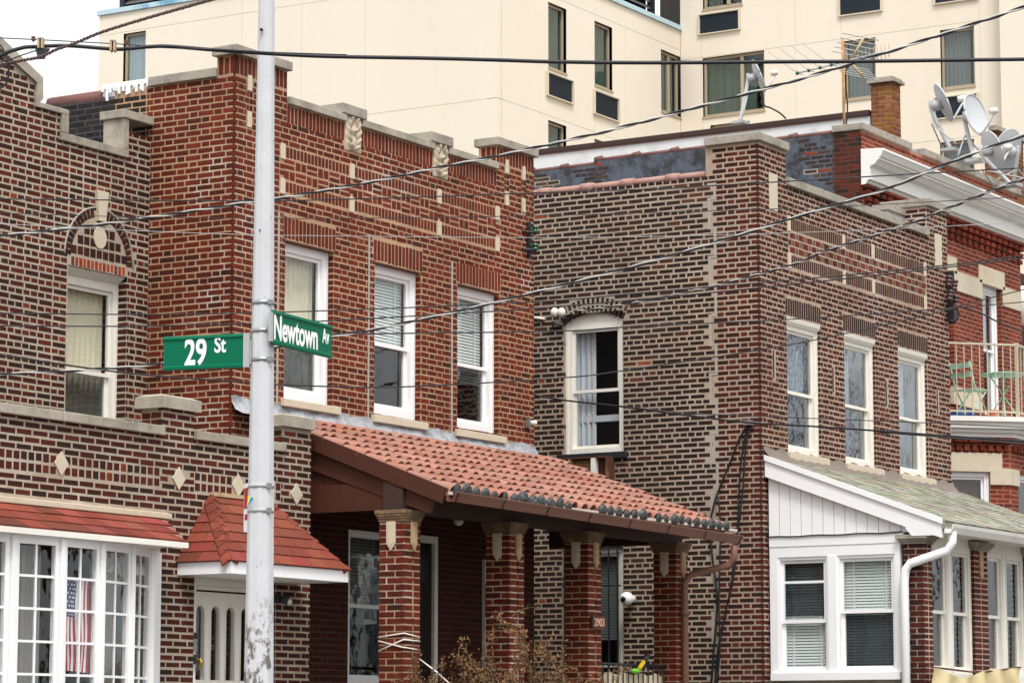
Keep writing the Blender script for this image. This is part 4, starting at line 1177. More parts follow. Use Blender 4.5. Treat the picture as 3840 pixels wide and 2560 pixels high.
# vertical boards filling the gable above that beam
nb_ = 9
for k in range(nb_):
    w0, w1 = WCF + .1 + k * (WB - WCF - .12) / nb_, WCF + .1 + (k + 1) * (WB - WCF - .12) / nb_ - .008
    zt0 = zE + (zT - zE) * (w0 - WEa) / (WB - WEa) - .10; zt1 = zE + (zT - zE) * (w1 - WEa) / (WB - WEa) - .10
    f_ = FU(UR0 + .07)
    if zt0 > bm0 + .32: MB().prism([(-w0, bm0 + .301), (-w0, zt0), (-w1, zt1), (-w1, bm0 + .301)], 0, .03, f_).build('gable_board', 'brown_wood', B)
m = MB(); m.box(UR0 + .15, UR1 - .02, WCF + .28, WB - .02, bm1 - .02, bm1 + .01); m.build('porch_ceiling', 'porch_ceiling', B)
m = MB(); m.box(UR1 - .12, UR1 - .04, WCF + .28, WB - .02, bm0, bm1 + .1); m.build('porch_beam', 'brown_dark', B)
m = MB(); m.box(UR0, UR1, WCF - .2, WB, .0, .55); m.build('porch_floor', 'concrete', B)

for i, u_ in enumerate(cu0):
    fF = FW(WCF); fS = Fr((u_, 0, 0), (0, -1, 0), (1, 0, 0)); gr = cwid * .56
    bC = bB
    bC.wall(fF, u_, u_ + cwid, .55, zcap, 'stack', PB, pitch=BP + .0015, jt=.014, Ls=gr - .012, Lh=.1, holes=[(u_ + gr - .012, u_ + gr + .012, -9, 99)], aref=u_, zref=zcap)
    bC.wall(fF, u_ + gr + .012, u_ + cwid, .55, zcap, 'stack', PB, pitch=BP + .0015, jt=.014, Ls=.3, aref=u_ + gr + .012, zref=zcap)
    bC.wall(fS, -(WCF + cwid), -WCF, .55, zcap, 'running', PB, pitch=BP + .0015, jt=.014, Ls=.19, aref=-WCF, zref=zcap)
    m = MB(); m.box(u_ + .006, u_ + gr - .01, WCF + .003, WCF + cwid, .5, zcap); m.box(u_ + gr + .012, u_ + cwid, WCF + .003, WCF + cwid, .5, zcap); m.box(u_ + gr - .0101, u_ + gr + .0121, WCF + .02, WCF + cwid, .5, zcap)
    colm = m.build('porch_column', 'mortar_b', B)
    m = MB()
    for k, (z0_, z1_, ov_) in enumerate(((0, .03, .008), (.031, .055, .018), (.056, .08, .028), (.081, .118, .036))):
        m.box(u_ - ov_, u_ + cwid + ov_, WCF - ov_, WCF + cwid + ov_, zcap + z0_ - .05, zcap + z1_ - .05)
    m.build('capital', 'capital_stone', colm)
    def pend(fr, ac, mat='tan_stone'):
        w_, zt1 = .052, zcap - .05; zl = zcap - .27
        mm = MB(); mm.prism([(ac - w_, zt1), (ac + w_, zt1), (ac + w_, zl), (ac, zl - .075), (ac - w_, zl)], -.02, .03, fr); mm.prism([(ac - w_ * .55, zt1 - .03), (ac + w_ * .55, zt1 - .03), (ac + w_ * .55, zl + .01), (ac, zl - .04), (ac - w_ * .55, zl + .01)], -.028, -.0205, fr)
        mm.build('pendant', mat, colm)
    pend(fF, u_ + gr, 'tan_stone'); pend(fS, -(WCF + cwid * .5), 'limestone_clean')

# ---- ground floor of B behind the porch
dh_window(B, FB, gw[0][0] + .01, gw[0][1], gw[0][2], gw[0][3], d=.02, cas=.05, bot=.1, rail=.5, blind='blind_dark', bz=.3, name='window', pad=.1)
m = MB(); m.box(dw[0], dw[0] + .06, -.06, -.005, .5, dw[3], FB); m.box(dw[1] - .07, dw[1], -.06, -.005, .5, dw[3], FB); m.box(dw[0] + .06, dw[1] - .07, -.06, -.005, dw[3] - .08, dw[3], FB)
dd = m.build('door', 'white_wood', B); MB().box(dw[0] + .06, dw[1] - .07, -.02, -.006, .5, dw[3] - .08, FB).build('pane', 'glass_dark', dd)
pp = onW(1815, 2300, WB - .02)
m = MB(); m.box(pp.x - .02, pp.x + .07, -.05, -.005, .5, zB(1812, 2098), FB); m.box(pp.x - .02, pp.x + .9, -.05, -.005, zB(1812, 2098) - .06, zB(1812, 2098), FB) if False else None
d2 = m.build('door_post', 'white_wood', B); MB().box(pp.x - .021, pp.x + .071, -.055, -.0505, zB(1812, 2315), zB(1812, 2190), FB).build('hinge_plate', 'black_metal', d2)
bp = onW(1720, 1952, WCF + .9)
bulb = thing('ceiling_lamp', 'round white globe lamp under the tiled porch', 'lamp', (bp.x, bp.y, bm1 - .02))
MB().tube([(bp.x, bp.y, bm1 - .02), (bp.x, bp.y, bp.z + .03)], .025, 8).build('stem', 'white_vinyl', bulb); MB().ball(bp, .055, 14, 10).build('globe', 'porcelain', bulb)
# blackened side wall of B above A's roof
bT = Bricks(7)
zk = onU(300, 375, UB0).z
zk2 = onU(470, 345, UB0).z
wst = onU(385, 355, UB0).y
wend = onU(170, 372, UB0).y
bT.wall(FBs, -wend, -WA - .07, 5.5, zsc, 'running', PTAR, pitch=BP, jt=.01, holes=[(-99, -wst, zk - .03, 99), (-wst, 99, zk2 - .03, 99)], zref=zrefB)
m = MB(); slab(m, FBs, -wend, -WA - .51, 5.0, zk2 - .03, [(-99, -wst, zk - .03, 99)], d1=.24); m.build('side_wall_rear', 'tar', B)
m = MB(); m.tube([(UB0 + .1, wst, zk + .0), (UB0 + .1, wend, zk + .0)], .10, 8); m.build('coping_tile', 'terracotta_dark', B)
m = MB(); m.tube([(UB0 + .1, WA + .05, zk2 + .0), (UB0 + .1, wst, zk2 + .0)], .10, 8); m.box(UB0 - .012, UB0 + .2, WA + .03, wst, zk2 + .06, zk2 + .11)
rr_ = random.Random(3); w_ = WA + .04
while w_ < wst:
    l_ = rr_.choice((.02, .03, .05, .08, .14)) * rr_.uniform(.6, 1.1); m.box(UB0 - .02, UB0 - .004, w_, w_ + rr_.uniform(.015, .035), zk2 - l_ + .05, zk2 + .1); w_ += rr_.uniform(.025, .06)
m.build('paint_drips', 'white_vinyl', B)
bT.build(B, 'brick_tarred', 120, name='tarred_brick')
MB().box(UB0 + .25, UB1 - .25, WB + .26, WB + 10, zcb - .7, zcb - .6).build('roof', 'tar', B)
m = MB(); m.box(UB0 + .25, UB1, WB + 9.8, WB + 10, 0, zcb - .7); m.box(UB1 - .2, UB1 - .01, WB + .26, WB + 9.8, 0, zcb - .3); m.build('rear_wall', 'mortar_dark', B)
bB.build(B)

# ================================================================ HOUSE C (right, dark side wall, white porch)
C = thing('dark_brick_house', 'purple brown brick house with dark bare side wall and white enclosed porch', 'house', (35, WC, 0))
bC = Bricks(33)
FC = FW(WC); FCs = FU(UC0)
def uC(px, py): return onW(px, py, WC).x
def zC(px, py): return onW(px, py, WC).z
def sC(px, py): q = onU(px, py, UC0); return (-q.y, q.z)
CP, CJ = .0672, .0150
zrC = zC(2850, 1500)
zcc = (zC(2948, 697) + zC(3473, 885)) / 2; zcct = zcc + .105
zpC = zC(2900, 550) ; zpCt = zpC + .105
uPl = uC(2945, 620); uPr = uC(3475, 860); zPr = (zC(3520, 790)); 
wins = [(2952, 3078, 1186, 1690), (3167, 3284, 1243, 1738), (3370, 3478, 1300, 1775)]
WCn = [(uC(a, 1450), uC(b, 1450), zC(a, d_) , zC(a, c_)) for a, b, c_, d_ in wins]
zt_ = sum(q[3] for q in WCn) / 3; zb_ = sum(q[2] for q in WCn) / 3
WCn = [(q[0], q[1], zb_ * .6 + q[2] * .4, zt_ * .6 + q[3] * .4) for q in WCn]
lintC = [(q[0] - .02, q[1] + .03, q[3], q[3] + .245) for q in WCn]
# decorated band
stT = [(2958, 841), (3162, 903), (3271, 943), (3467, 1010)]; stB = [(2961, 978), (3167, 1042), (3278, 1077), (3471, 1134)]
zT_ = sum(zC(*p) for p in stT) / 4; zB_ = sum(zC(*p) for p in stB) / 4
uS = [(uC(*a) + uC(*b)) / 2 for a, b in zip(stT, stB)]
band = (uS[0] - .06, uS[3] + .06, zB_ - .10, zT_ + .10)
inl = [(uC(2899, 720), zC(2899, 720)), (uC(3518, 940), zC(3518, 940))]
slots = [(uC(x, (a + b) / 2), zC(x, b), zC(x, a)) for x, a, b in ((2903, 1309, 1427), (3126, 1370, 1480), (3325, 1420, 1530), (3517, 1460, 1560))]
wallC = [(q[0], q[1], q[2], q[3]) for q in WCn]
topC = [(uPl, uPr, zcc, 99), (UC0 - 1, uPl, zpC, 99), (uPr, 99, zPr, 99)]
bC.wall(FC, UC0, UC1, 2.2, zpC, 'flemish', PCR, pitch=CP, jt=CJ, holes=wallC + topC + lintC + [band] + [(a - .12, a + .12, b - .24, b + .24) for a, b in inl] + [(s_[0] - .045, s_[0] + .045, s_[1], s_[2]) for s_ in slots], hpal=PCRH, zref=zrC, aref=UC0, Ls=.2, Lh=.092)
for l in lintC: bC.soldiers(FC, l[0], l[1], l[2], l[3], PCS2, .046, .018, .003)
for i in range(3):
    for zz in (zT_, zB_): bC.soldiers(FC, uS[i] + .05, uS[i + 1] - .05, zz - .09, zz + .09, PCR, .042, .018, .003)
# field of the band: square headers between pairs of thin uprights
z0_, z1_ = zB_ + .10, zT_ - .10; nr = max(3, round((z1_ - z0_) / .1)); hh = (z1_ - z0_) / nr
for r_ in range(nr):
    a = uS[0] + .02 - (.12 if r_ % 2 else 0)
    while a < uS[3] - .02:
        for (o_, w_) in ((0, .15), (.168, .024), (.21, .024)):
            c0, c1 = max(a + o_, uS[0] - .02), min(a + o_ + w_, uS[3] + .02)
            if c1 - c0 > .015: bC.one(FC, (c0 + c1) / 2, z0_ + (r_ + .5) * hh, c1 - c0, hh - .014, PAN if w_ > .1 else PCR, proud=.003)
        a += .252
bC.wall(FC, band[0], uS[0] - .03, z0_, z1_, 'stack', PCR, pitch=CP, jt=CJ, Ls=.1, zref=zrC); bC.wall(FC, uS[3] + .03, band[1], z0_, z1_, 'stack', PCR, pitch=CP, jt=CJ, Ls=.1, zref=zrC)
for u_ in uS:
    for zz in (zT_, zB_): stone(C, 'stone_block', FC, u_ - .04, u_ + .04, zz - .10, zz + .10, -.010, .04, 'limestone_clean', .004)
for a, b in inl: stone(C, 'stone_block', FC, a - .115, a + .115, b - .235, b + .235, -.010, .04, 'limestone_clean', .004)
for s_ in slots:
    bC.one(FC, s_[0] - .02, (s_[1] + s_[2]) / 2, .036, s_[2] - s_[1] - .01, PCRH)
    MB().box(s_[0] + .006, s_[0] + .042, -.004, .02, s_[1] + .005, s_[2] - .005, FC).build('patched_joint', 'grey_joint', C)
for q in WCn: bC.jamb(FC, q[1], q[2], q[3], .06, PCR, CP, CJ, zrC)
# side wall: red quoin by the corner, dark common brick behind
wq = -sC(2672, 1300)[0]
ztop0, ztop1 = sC(2640, 655), sC(2010, 742)
zside = (ztop0[1] + ztop1[1]) / 2
wp = -sC(2646, 600)[0]
wn = [sC(2114, 1250), sC(2336, 1250)]; wz = (sC(2240, 1697)[1], sC(2240, 1205)[1])
lw = [sC(2108, 2250), sC(2338, 2250)]; lz = (1.0, sC(2290, 2050)[1])
ac_ = [sC(2105, 1800), sC(2305, 1800)]; acz_ = (sC(2200, 1880)[1], sC(2240, 1716)[1])
def tooth(z): return (0.05 if int(math.floor((z - zrC) / CP / 5.5)) % 2 else -.03)
acx2 = (wn[0][0] + wn[1][0]) / 2; aw2 = (wn[1][0] - wn[0][0]) / 2; rise = .12
def segz(a): return wz[1] + rise * max(0, 1 - ((a - acx2) / aw2) ** 2)
def keepD(a, z):
    if a > -wq + tooth(z) - .03: return False
    if abs(a - acx2) < aw2 + .05 and wz[1] - .05 < z < segz(a) + .215: return False
    return True
holS = [(wn[0][0], wn[1][0], wz[0] - .09, wz[1]), (lw[0][0], lw[1][0], lz[0], lz[1]), (-99, -wp, zside, 99)]
bC.wall(FCs, -WC - 8, -WC, .3, zside, 'common', PCS, pitch=CP, jt=.0165, holes=holS, keep=keepD, zref=zrC, Ls=.2, Lh=.092)
bC.wall(FCs, -WC - 1.2, -WC, .3, zpC, 'flemish', PCR, pitch=CP, jt=CJ, holes=[(-99, -wp, zside, 99)], keep=lambda a, z: a > -wq + tooth(z) + .03, hpal=PCRH, zref=zrC, Ls=.2, Lh=.092, aref=-WC)
for k in range(15):
    a = acx2 + (k - 7) / 7.2 * (aw2 + .0); sl_ = -2 * rise * (a - acx2) / aw2 ** 2
    for off in (.05, .155): bC.one(FCs, a - off * math.sin(math.atan(sl_)) * .8, segz(a) + off * math.cos(math.atan(sl_)), .040, .088, PCS, roll=math.atan(sl_), proud=.003)
mb = MB()
slab(mb, FC, UC0 + .012, UC1 - .003, 0, zpC, wallC + topC); mb.build('wall', 'mortar_c', C)
mb = MB()
slab(mb, FCs, -WC - 8, -WC - .03, 0, zpC, [(-99, -wp, zside, 99), (wn[0][0], wn[1][0], wz[0] - .09, wz[1] + .12), (lw[0][0], lw[1][0], lz[0], lz[1])], d1=.24); mb.build('side_wall', 'mortar_cs', C)
# grey repaired joint where the two kinds of brick meet
z = 1.0
while z < zside - .15:
    k = int(math.floor((z - zrC) / CP / 5.5)); zn = min(zrC + (k + 1) * 5.5 * CP, zside - .1)
    t_ = -wq + (0.05 if k % 2 else -.03)
    MB().box(t_ - .018, t_ + .018, -.003, .02, z, zn - .017, FCs).build('patched_joint', 'grey_joint', C)
    MB().box(-wq - .055, -wq + .075, -.0035, .02, zn - .016, zn + .012, FCs).build('patched_joint', 'grey_joint', C)
    z = zn + .013
# copings
stone(C, 'pier_cap', FC, UC0 - .05, uPl + .03, zpC, zpCt, -.05, wp - WC, 'concrete')
us_ = [uPl, uC(3085, 740), uC(3195, 780), uC(3330, 835), uPr + .0]
for a, b in zip(us_[:-1], us_[1:]): stone(C, 'coping_stone', FC, a + .004, b - .004, zcc, zcct, -.05, .26, 'concrete')
stone(C, 'pier_cap', FC, uPr - .03, UC1 + .04, zPr, zPr + .11, -.05, .7, 'concrete')
bC.wall(Fr((uPr, WC, 0), (0, -1, 0), (1, 0, 0)), -.6, -.004, zcc, zPr, 'running', PCR, pitch=CP, jt=CJ, zref=zrC)
MB().box(uPr, uPr + .3, WC + .25, WC + .66, zcc - .3, zPr).build('pier_back', 'mortar_c', C)
stone(C, 'coping_stone', FC, uPr - .62, uPr - .004, zPr - .12, zPr - .03, .3, .55, 'concrete')
MB().box(uPr - .6, uPr - .006, WC + .32, WC + .53, zcct - .3, zPr - .121).build('parapet_back', 'silver_paint', C)
# pink clay coping of the side wall, in lengths with collars
ends = [ztop0[0], sC(2500, 675)[0], sC(2330, 697)[0], sC(2180, 718)[0], sC(2020, 738)[0], -WC - 7.9]
for a, b in zip(ends[:-1], ends[1:]):
    m = MB()
    m.tube([FCs.p(a, .07, zside + .04), FCs.p(b, .05, zside + .03)], .05, 10)
    m.tube([FCs.p(b + .16, .05, zside + .035), FCs.p(b - .02, .05, zside + .035)], .064, 10)
    m.build('coping_tile', 'terracotta_pink', C)
# windows of C
for i, (q, cm) in enumerate(zip(WCn, ('curtain_white', 'curtain_white', 'curtain_white'))):
    w_ = dh_window(C, FC, q[0] + .004, q[1] - .004, q[2], q[3], d=.05, cas=.085, bot=.08, top=.15, rail=.47, mat='white_wood', curtain=[(0, .6 if i else 1)], cmat='curtain_white', panes='glass_tint', room='interior_light')
    MB().prism([(0, 0), (.03, 0), (.06, .04), (.07, .09), (0, .09)], 0, q[1] - q[0] - .01, Fr(FC.p(q[0] + .005, .06, q[3] - .095), (0, -1, 0), (1, 0, 0))).build('hood_moulding', 'white_wood', w_)
    stone(C, 'window_sill', FC, q[0] - .04, q[1] + .12, q[2] - .115, q[2] - .001, -.06, .08, 'limestone_clean')
ws = dh_window(C, FCs, wn[0][0] + .002, wn[1][0] - .002, wz[0], wz[1], d=.06, cas=.085, bot=.07, top=.08, rail=.48, mat='white_wood', curtain=[(0, .38)], cmat='curtain_white', lowscreen=False, panes='glass')
arcp = [(acx2 + aw2 * .99 * math.cos(math.pi * k / 16), wz[1] + rise * math.sin(math.pi * k / 16) ** .8 * .98) for k in range(17)]
MB().prism([(acx2 - aw2 * .99, wz[1] - .001)] + arcp[::-1] + [(acx2 + aw2 * .99, wz[1] - .001)], .06, .13, FCs).build('arched_head', 'white_wood', ws)
MB().box(wn[0][0] + .12, wn[1][0] - .13, .2, .28, wz[0] + .42, wz[0] + .50, FCs).build('rolled_towel', 'curtain_white', ws)
stone(C, 'window_sill', FCs, wn[0][0] - .09, wn[1][0] + .06, wz[0] - .09, wz[0] - .002, -.05, .08, 'black_metal')
wl = dh_window(C, FCs, lw[0][0] + .002, lw[1][0] - .002, lz[0], lz[1], d=.05, cas=.07, bot=.07, rail=.5, mat='white_wood', blind='blind_dark', bz=.62, panes='glass')
for k in range(7):
    a = lw[0][0] + .06 + k * (lw[1][0] - lw[0][0] - .12) / 6
    MB().box(a - .008, a + .008, -.05, -.034, lz[0], lz[1] + .02, FCs).build('window_bar', 'black_metal', wl)
for z in (lz[0] + .3, lz[1] - .5): MB().box(lw[0][0] + .02, lw[1][0] - .02, -.034, -.022, z, z + .02, FCs).build('bar_rail', 'black_metal', wl)
# rusty air conditioner in the side wall
acu = thing('air_conditioner', 'rusty old air conditioner under the arched side window', 'air conditioner', FCs.p((ac_[0][0] + ac_[1][0]) / 2, 0, acz_[0]))
a0, a1 = ac_[0][0], ac_[1][0]
m = MB(); m.box(a0, a1, -.20, .1, acz_[1] - .02, acz_[1], FCs); m.box(a0, a1, -.2, .1, acz_[0], acz_[0] + .02, FCs); m.box(a0, a0 + .02, -.2, .1, acz_[0] + .02, acz_[1] - .02, FCs); m.box(a1 - .02, a1, -.2, .1, acz_[0] + .02, acz_[1] - .02, FCs); m.box(a0 + .02, a1 - .02, -.1, .1, acz_[0] + .02, acz_[1] - .02, FCs); m.build('case', 'rust_unit', acu)
for t_ in (.3, .72): MB().box(a0 + (a1 - a0) * t_ - .012, a0 + (a1 - a0) * t_ + (.05 if t_ > .5 else .012), -.205, -.12, acz_[0] + .021, acz_[1] - .021, FCs).build('mullion', 'rusty' if t_ < .5 else 'white_wood', acu)
m = MB(); z = acz_[0] + .04
while z < acz_[1] - .04:
    m.box(a0 + .021, a0 + (a1 - a0) * .28, -.18, -.165, z, z + .006, FCs); m.box(a0 + (a1 - a0) * .32, a0 + (a1 - a0) * .7, -.17, -.155, z, z + .006, FCs); z += .02
m.build('grille', 'rusty', acu)
# roof of C
MB().box(UC0 + .24, UC1 - .1, WC + .26, WC + 8, zside - .9, zside - .8).build('roof', 'tar', C)
m = MB(); m.box(UC0 + .24, UC1, WC + 7.8, WC + 8, 0, zside - .9); m.box(UC1 - .12, UC1 - .02, WC + .26, WC + 7.8, 0, zside - .3); m.build('rear_wall', 'mortar_dark', C)
bC.build(C)

# ---- white enclosed porch of C
UP = UC0 + .12
gz = lambda px, py: onU(px, py, UP)
pe = gz(3465, 2250); WPf = pe.y                     # front of the porch
ev = gz(3550, 1952); WEc, zEc = ev.y, ev.z
zTc = gz(2872, 1712).z
P = thing('enclosed_porch', 'white enclosed porch with shingled lean-to roof on the dark brick house', 'porch', (UP + 2.5, WPf, 0))
UPr = UC1 + .15
r0, r1 = UP - .06, UPr
def rp(u_, w_): return Vector((u_, w_, zTc + (zEc - zTc) * (WC - w_) / (WC - WEc)))
rt = MB().hexa([rp(r0, WEc), rp(r1, WEc), rp(r1, WC - .02), rp(r0, WC - .02)], [rp(r0, WEc) - Vector((0, 0, .1)), rp(r1, WEc) - Vector((0, 0, .1)), rp(r1, WC - .02) - Vector((0, 0, .1)), rp(r0, WC - .02) - Vector((0, 0, .1))]).build('roof', 'shingle_green', P)
mj = MB()
shingles(None, rp(r0, WEc - .02), rp(r1, WEc - .02), rp(r0, WC - .03), rp(r1, WC - .03), 19, .16, [(146, 143, 126), (156, 153, 138), (136, 134, 119), (166, 162, 149), (126, 122, 110)], joined=mj, th=.012, seed=2)
mj.build('shingles', 'shingle_pale', rt, kind='stuff')
# crumbling grey flashing along the wall
rows = []
for j, (dz, dd) in enumerate(((.10, -.012), (.05, -.03), (.0, -.10), (-.03, -.16))):
    rows.append([FC.p(UC0 + .02 + (UC1 - UC0 - .02) * i / 80, dd - .008 * math.sin(i * 1.9 + j), rp(0, WC + dd).z + dz + .018 * math.sin(i * 1.1) * (j == 0) + .02) for i in range(81)])
m = MB(); m.sheet(rows[::-1]); m.build('flashing', 'fibre_grey', rt)
# barge board and vertical siding of the gable end
fP = FU(UP)
def rz(w_): return rp(0, w_).z
m = MB(); m.prism([(-WC + .02, rz(WC) - .02), (-WEc - .04, rz(WEc) + .0), (-WEc - .04, rz(WEc) - .20), (-(WEc + .5), rz(WEc + .5) - .24), (-WC + .02, rz(WC) - .25)], -.075, .0, fP); m.prism([(-WC + .02, rz(WC) + .02), (-WEc - .02, rz(WEc) + .03), (-WEc - .02, rz(WEc) - .04), (-WC + .02, rz(WC) - .05)], -.1, -.0755, fP)
m.prism([(-(WEc + .5), rz(WEc + .5) - .21), (-WEc - .05, rz(WEc) - .17), (-WEc - .05, gz(3540, 2005).z), (-(WEc + .42), gz(3540, 2005).z), (-(WEc + .5), rz(WEc + .5) - .26)], -.074, -.003, fP)
m.build('barge_board', 'white_vinyl', P)
zsd = gz(3150, 2003).z; nb_ = 13; wa, wb = WC - .03, WEc + .44
for k in range(nb_):
    q0, q1 = wa + (wb - wa) * k / nb_, wa + (wb - wa) * (k + 1) / nb_ + .008
    MB().prism([(-q0, zsd), (-q0, rz(q0) - .2), (-q1, rz(q1) - .2), (-q1, zsd)], .004, .03, fP).build('siding_board', 'siding', P)
# side windows of the porch
def py(px, yy): q = gz(px, yy); return (-q.y, q.z)
wl0 = py(2888, 2270)[0]; wl1 = py(3378, 2270)[0]; wt = py(3130, 2042)[1]; wbm = py(3130, 2520)[1]
m = MB(); m.box(wl0, wl1, .0, .08, wt - .13, wt, fP); m.box(wl0, wl0 + .10, .0, .08, wbm, wt - .13, fP); m.box(wl1 - .06, wl1, .0, .08, wbm, wt - .13, fP)
mid = py(3122, 2270)[0]; m.box(mid - .055, mid + .055, -.01, .08, wbm, wt - .13, fP); m.box(wl0 + .02, wl1, -.05, .1, wbm - .09, wbm - .001, fP)
m.box(wl0, wl1 + .05, -.008, .07, wt + .001, zsd - .001, fP)
m.build('window_casing', 'white_vinyl', P)
for a0, a1, bl in ((wl0 + .10, mid - .055, 0), (mid + .055, wl1 - .06, 1)):
    w_ = dh_window(P, fP, a0, a1, wbm, wt - .13, d=.0 + .015, cas=.035, bot=.035, top=.035, rail=.52 if bl else .44, sash=.042, blind='blind', bz=.02, panes='glass', lowscreen=bool(bl), depth=1.0, pad=.03)
    if not bl:
        MB().box(a0 + .07, a1 - .07, .05, .07, wt - .13 - .32, wt - .13 - .29, fP).build('rail', 'white_vinyl', w_)
        MB().box(a0 + .07, a1 - .07, .14, .16, (wbm + wt) / 2 - .05 + .18, (wbm + wt) / 2 - .01 + .18, fP).build('rail', 'beige_frame', w_)
        MB().box(a0 + .04, a1 - .04, .112, .114, (wbm + wt) / 2 - .08, wt - .2, fP).build('insect_screen', 'screen', w_)
MB().box(wl0 - .02, -WPf - .26, .02, .25, 0, wbm - .09, fP).build('stone_base', 'concrete', P)
# brick pillars of the porch
bP = Bricks(44)
fFP = FW(WPf)
pil = [(UP, .26)]
pu = onW(3654, 2250, WPf).x; pil.append((pu, onW(3706, 2250, WPf).x - pu)); pu2 = onW(3850, 2250, WPf).x; pil.append((pu2, .3))
zpc = gz(3420, 2038).z
for i, (u_, w_) in enumerate(pil):
    bP.wall(fFP, u_, u_ + w_, .3, zpc, 'stack', PCRH, pitch=CP, jt=CJ, Ls=w_ * .5 - .01, holes=[(u_ + w_ * .5 - .012, u_ + w_ * .5 + .012, -9, 99)], aref=u_, zref=zrC)
    dep = .26
    bP.wall(FU(u_), -WPf - dep, -WPf, .3, zpc, 'running', PCR, pitch=CP, jt=CJ, zref=zrC, aref=-WPf, Ls=.17)
    pm = MB().box(u_ + .012, u_ + w_ - .003, WPf + .003, WPf + dep, .0, zpc).build('pillar', 'mortar_c', P)
    m = MB()
    for a_, b_, o_ in ((0, .03, .02), (.031, .06, .045), (.061, .11, .07)): m.box(u_ - o_, u_ + w_ + o_, WPf - o_, WPf + dep + o_, zpc + a_, zpc + b_)
    m.build('capital', 'concrete', pm)
    if i == 1: MB().prism([(u_ + w_ / 2 - .05, zpc), (u_ + w_ / 2 + .05, zpc), (u_ + w_ / 2 + .05, zpc - .28), (u_ + w_ / 2, zpc - .36), (u_ + w_ / 2 - .05, zpc - .28)], -.02, .02, fFP).build('pendant', 'tan_stone', pm)
bP.build(P)
# front windows between pillars
zfb = zpc + .02
for k in range(2):
    a0 = pil[k][0] + pil[k][1]; a1 = pil[k + 1][0]
    m = MB(); mm_ = (a0 + a1) / 2
    m.box(a0, a1, .04, .14, zfb - .02, zfb + .12, fFP); m.box(a0, a1, .04, .14, wbm - .12, wbm, fFP); m.box(mm_ - .035, mm_ + .035, .04, .12, wbm, zfb - .02, fFP)
    m.build('window_casing', 'white_wood', P)
    for q0, q1 in ((a0, mm_ - .035), (mm_ + .035, a1)):
        dh_window(P, fFP, q0 + .01, q1 - .005, wbm, zfb - .02, d=.05, cas=.05, bot=.04, top=.05, rail=.48, sash=.04, panes='glass', mat='white_wood', curtain=[(0, .5)] if k == 0 else None, cmat='curtain_grey', depth=.9, pad=-.005)
    MB().box(a0, a1, .04, .2, 0, wbm - .12, fFP).build('stone_base', 'concrete', P)
# soffit, gutter, downpipe
m = MB(); m.box(r0 + .06, r1, WEc + .03, WPf + .1, zpc + .13, zpc + .15); m.box(r0 + .06, r1, WPf + .03, WPf + .2, zpc + .1501, rz(WPf) - .12); m.box(r0 + .1, r1, WPf + .3, WC - .05, zpc + .2, zpc + .22); m.build('soffit', 'white_wood', P)
gq2 = [(.02, .0), (.015, -.10), (-.06, -.10), (-.10, -.03), (-.11, .01), (-.095, .005), (-.06, -.08), (0, -.08)]
def gpt(u_, p): return Vector((u_, WEc - .01 + p[0], zEc - .05 + p[1]))
n = len(gq2); g0, g1 = r0 + .0, r1
m = MB(); m.add([gpt(g0, p) for p in gq2] + [gpt(g1, p) for p in gq2], [((i + 1) % n, i, n + i, n + (i + 1) % n) for i in range(n)] + [tuple(range(n)), tuple(range(2 * n - 1, n - 1, -1))]); m.build('gutter', 'white_trim', P)
st_ = gpt(g0 + .1, (-.04, -.08)); bx = onU(3390, 2140, UP - .09)
path = [st_, st_ + Vector((0, 0, -.12)), st_ + Vector((-.03, .05, -.22)), Vector((UP - .085, bx.y - .08, bx.z + .09)), Vector((UP - .085, bx.y - .02, bx.z + .02)), Vector((UP - .085, bx.y, bx.z - .12)), Vector((UP - .085, bx.y, .1))]
MB().tube(path, .055, 8).build('downpipe', 'white_vinyl', P)
# thin loose cable along the top of the windows
MB().tube([fP.p(wl0 - .05 + (wl1 - wl0 + .1) * k / 12, -.02, zsd + .005 * math.sin(k * 1.7)) for k in range(13)], .008, 5).build('loose_cable', 'cable', P)

# ================================================================ HOUSE D (far right, white cornice and balcony)
D = thing('corniced_brick_house', 'orange red brick house with heavy white cornice and a balconied bay', 'house', (41, WD, 0))
bD = Bricks(55)
FD = FW(WD); FDs = FU(UD0)
def uD(px, py): return onW(px, py, WD).x
def zD(px, py): return onW(px, py, WD).z
DP, DJ = .0672, .010
zrD = zD(3700, 1300)
zcop = zD(3232, 488); zcopt = zD(3232, 462)
zcn1, zcn0 = zD(3232, 560), zD(3250, 700)           # cornice top and foot
dwin = (uD(3688, 1300), uD(3758, 1300), zD(3720, 1560), zD(3690, 1060))
lwin = (uD(3480, 1300), uD(3580, 1300), dwin[2], dwin[3])
hD = [dwin, lwin]
sb = [(uD(3577, 1080), uD(3680, 1080), zD(3640, 1108), zD(3600, 1022)), (uD(3668, 1000), uD(3764, 1060), dwin[3] - .02, zD(3668, 990)), (uD(3759, 1140), uD(3826, 1150), zD(3800, 1160), zD(3760, 1075)), (uD(3550, 960), uD(3584, 960), zD(3560, 1020), zD(3560, 960))]
sb2 = [(uD(3575, 1500), uD(3680, 1500), zD(3600, 1520), zD(3600, 1455))]
bD.wall(FD, UD0, UD1, zD(3700, 1600), zcop, 'running', PD, pitch=DP, jt=DJ, holes=hD + [(q[0], q[1], q[2], q[3]) for q in sb + sb2] + [(UD0 - 1, 99, zcn0, zcn1)], zref=zrD)
bD.jamb(FD, dwin[1], dwin[2], dwin[3], .12, PD, DP, DJ, zrD); bD.jamb(FD, lwin[1], lwin[2], lwin[3], .25, PD, DP, DJ, zrD)
m = MB(); slab(m, FD, UD0 + .012, UD1, 0, zcop, hD); m.build('wall', 'mortar_d', D)
for q in sb + sb2: stone(D, 'stone_band', FD, q[0], q[1], q[2], q[3], -.02, .05, 'limestone_clean', .004)
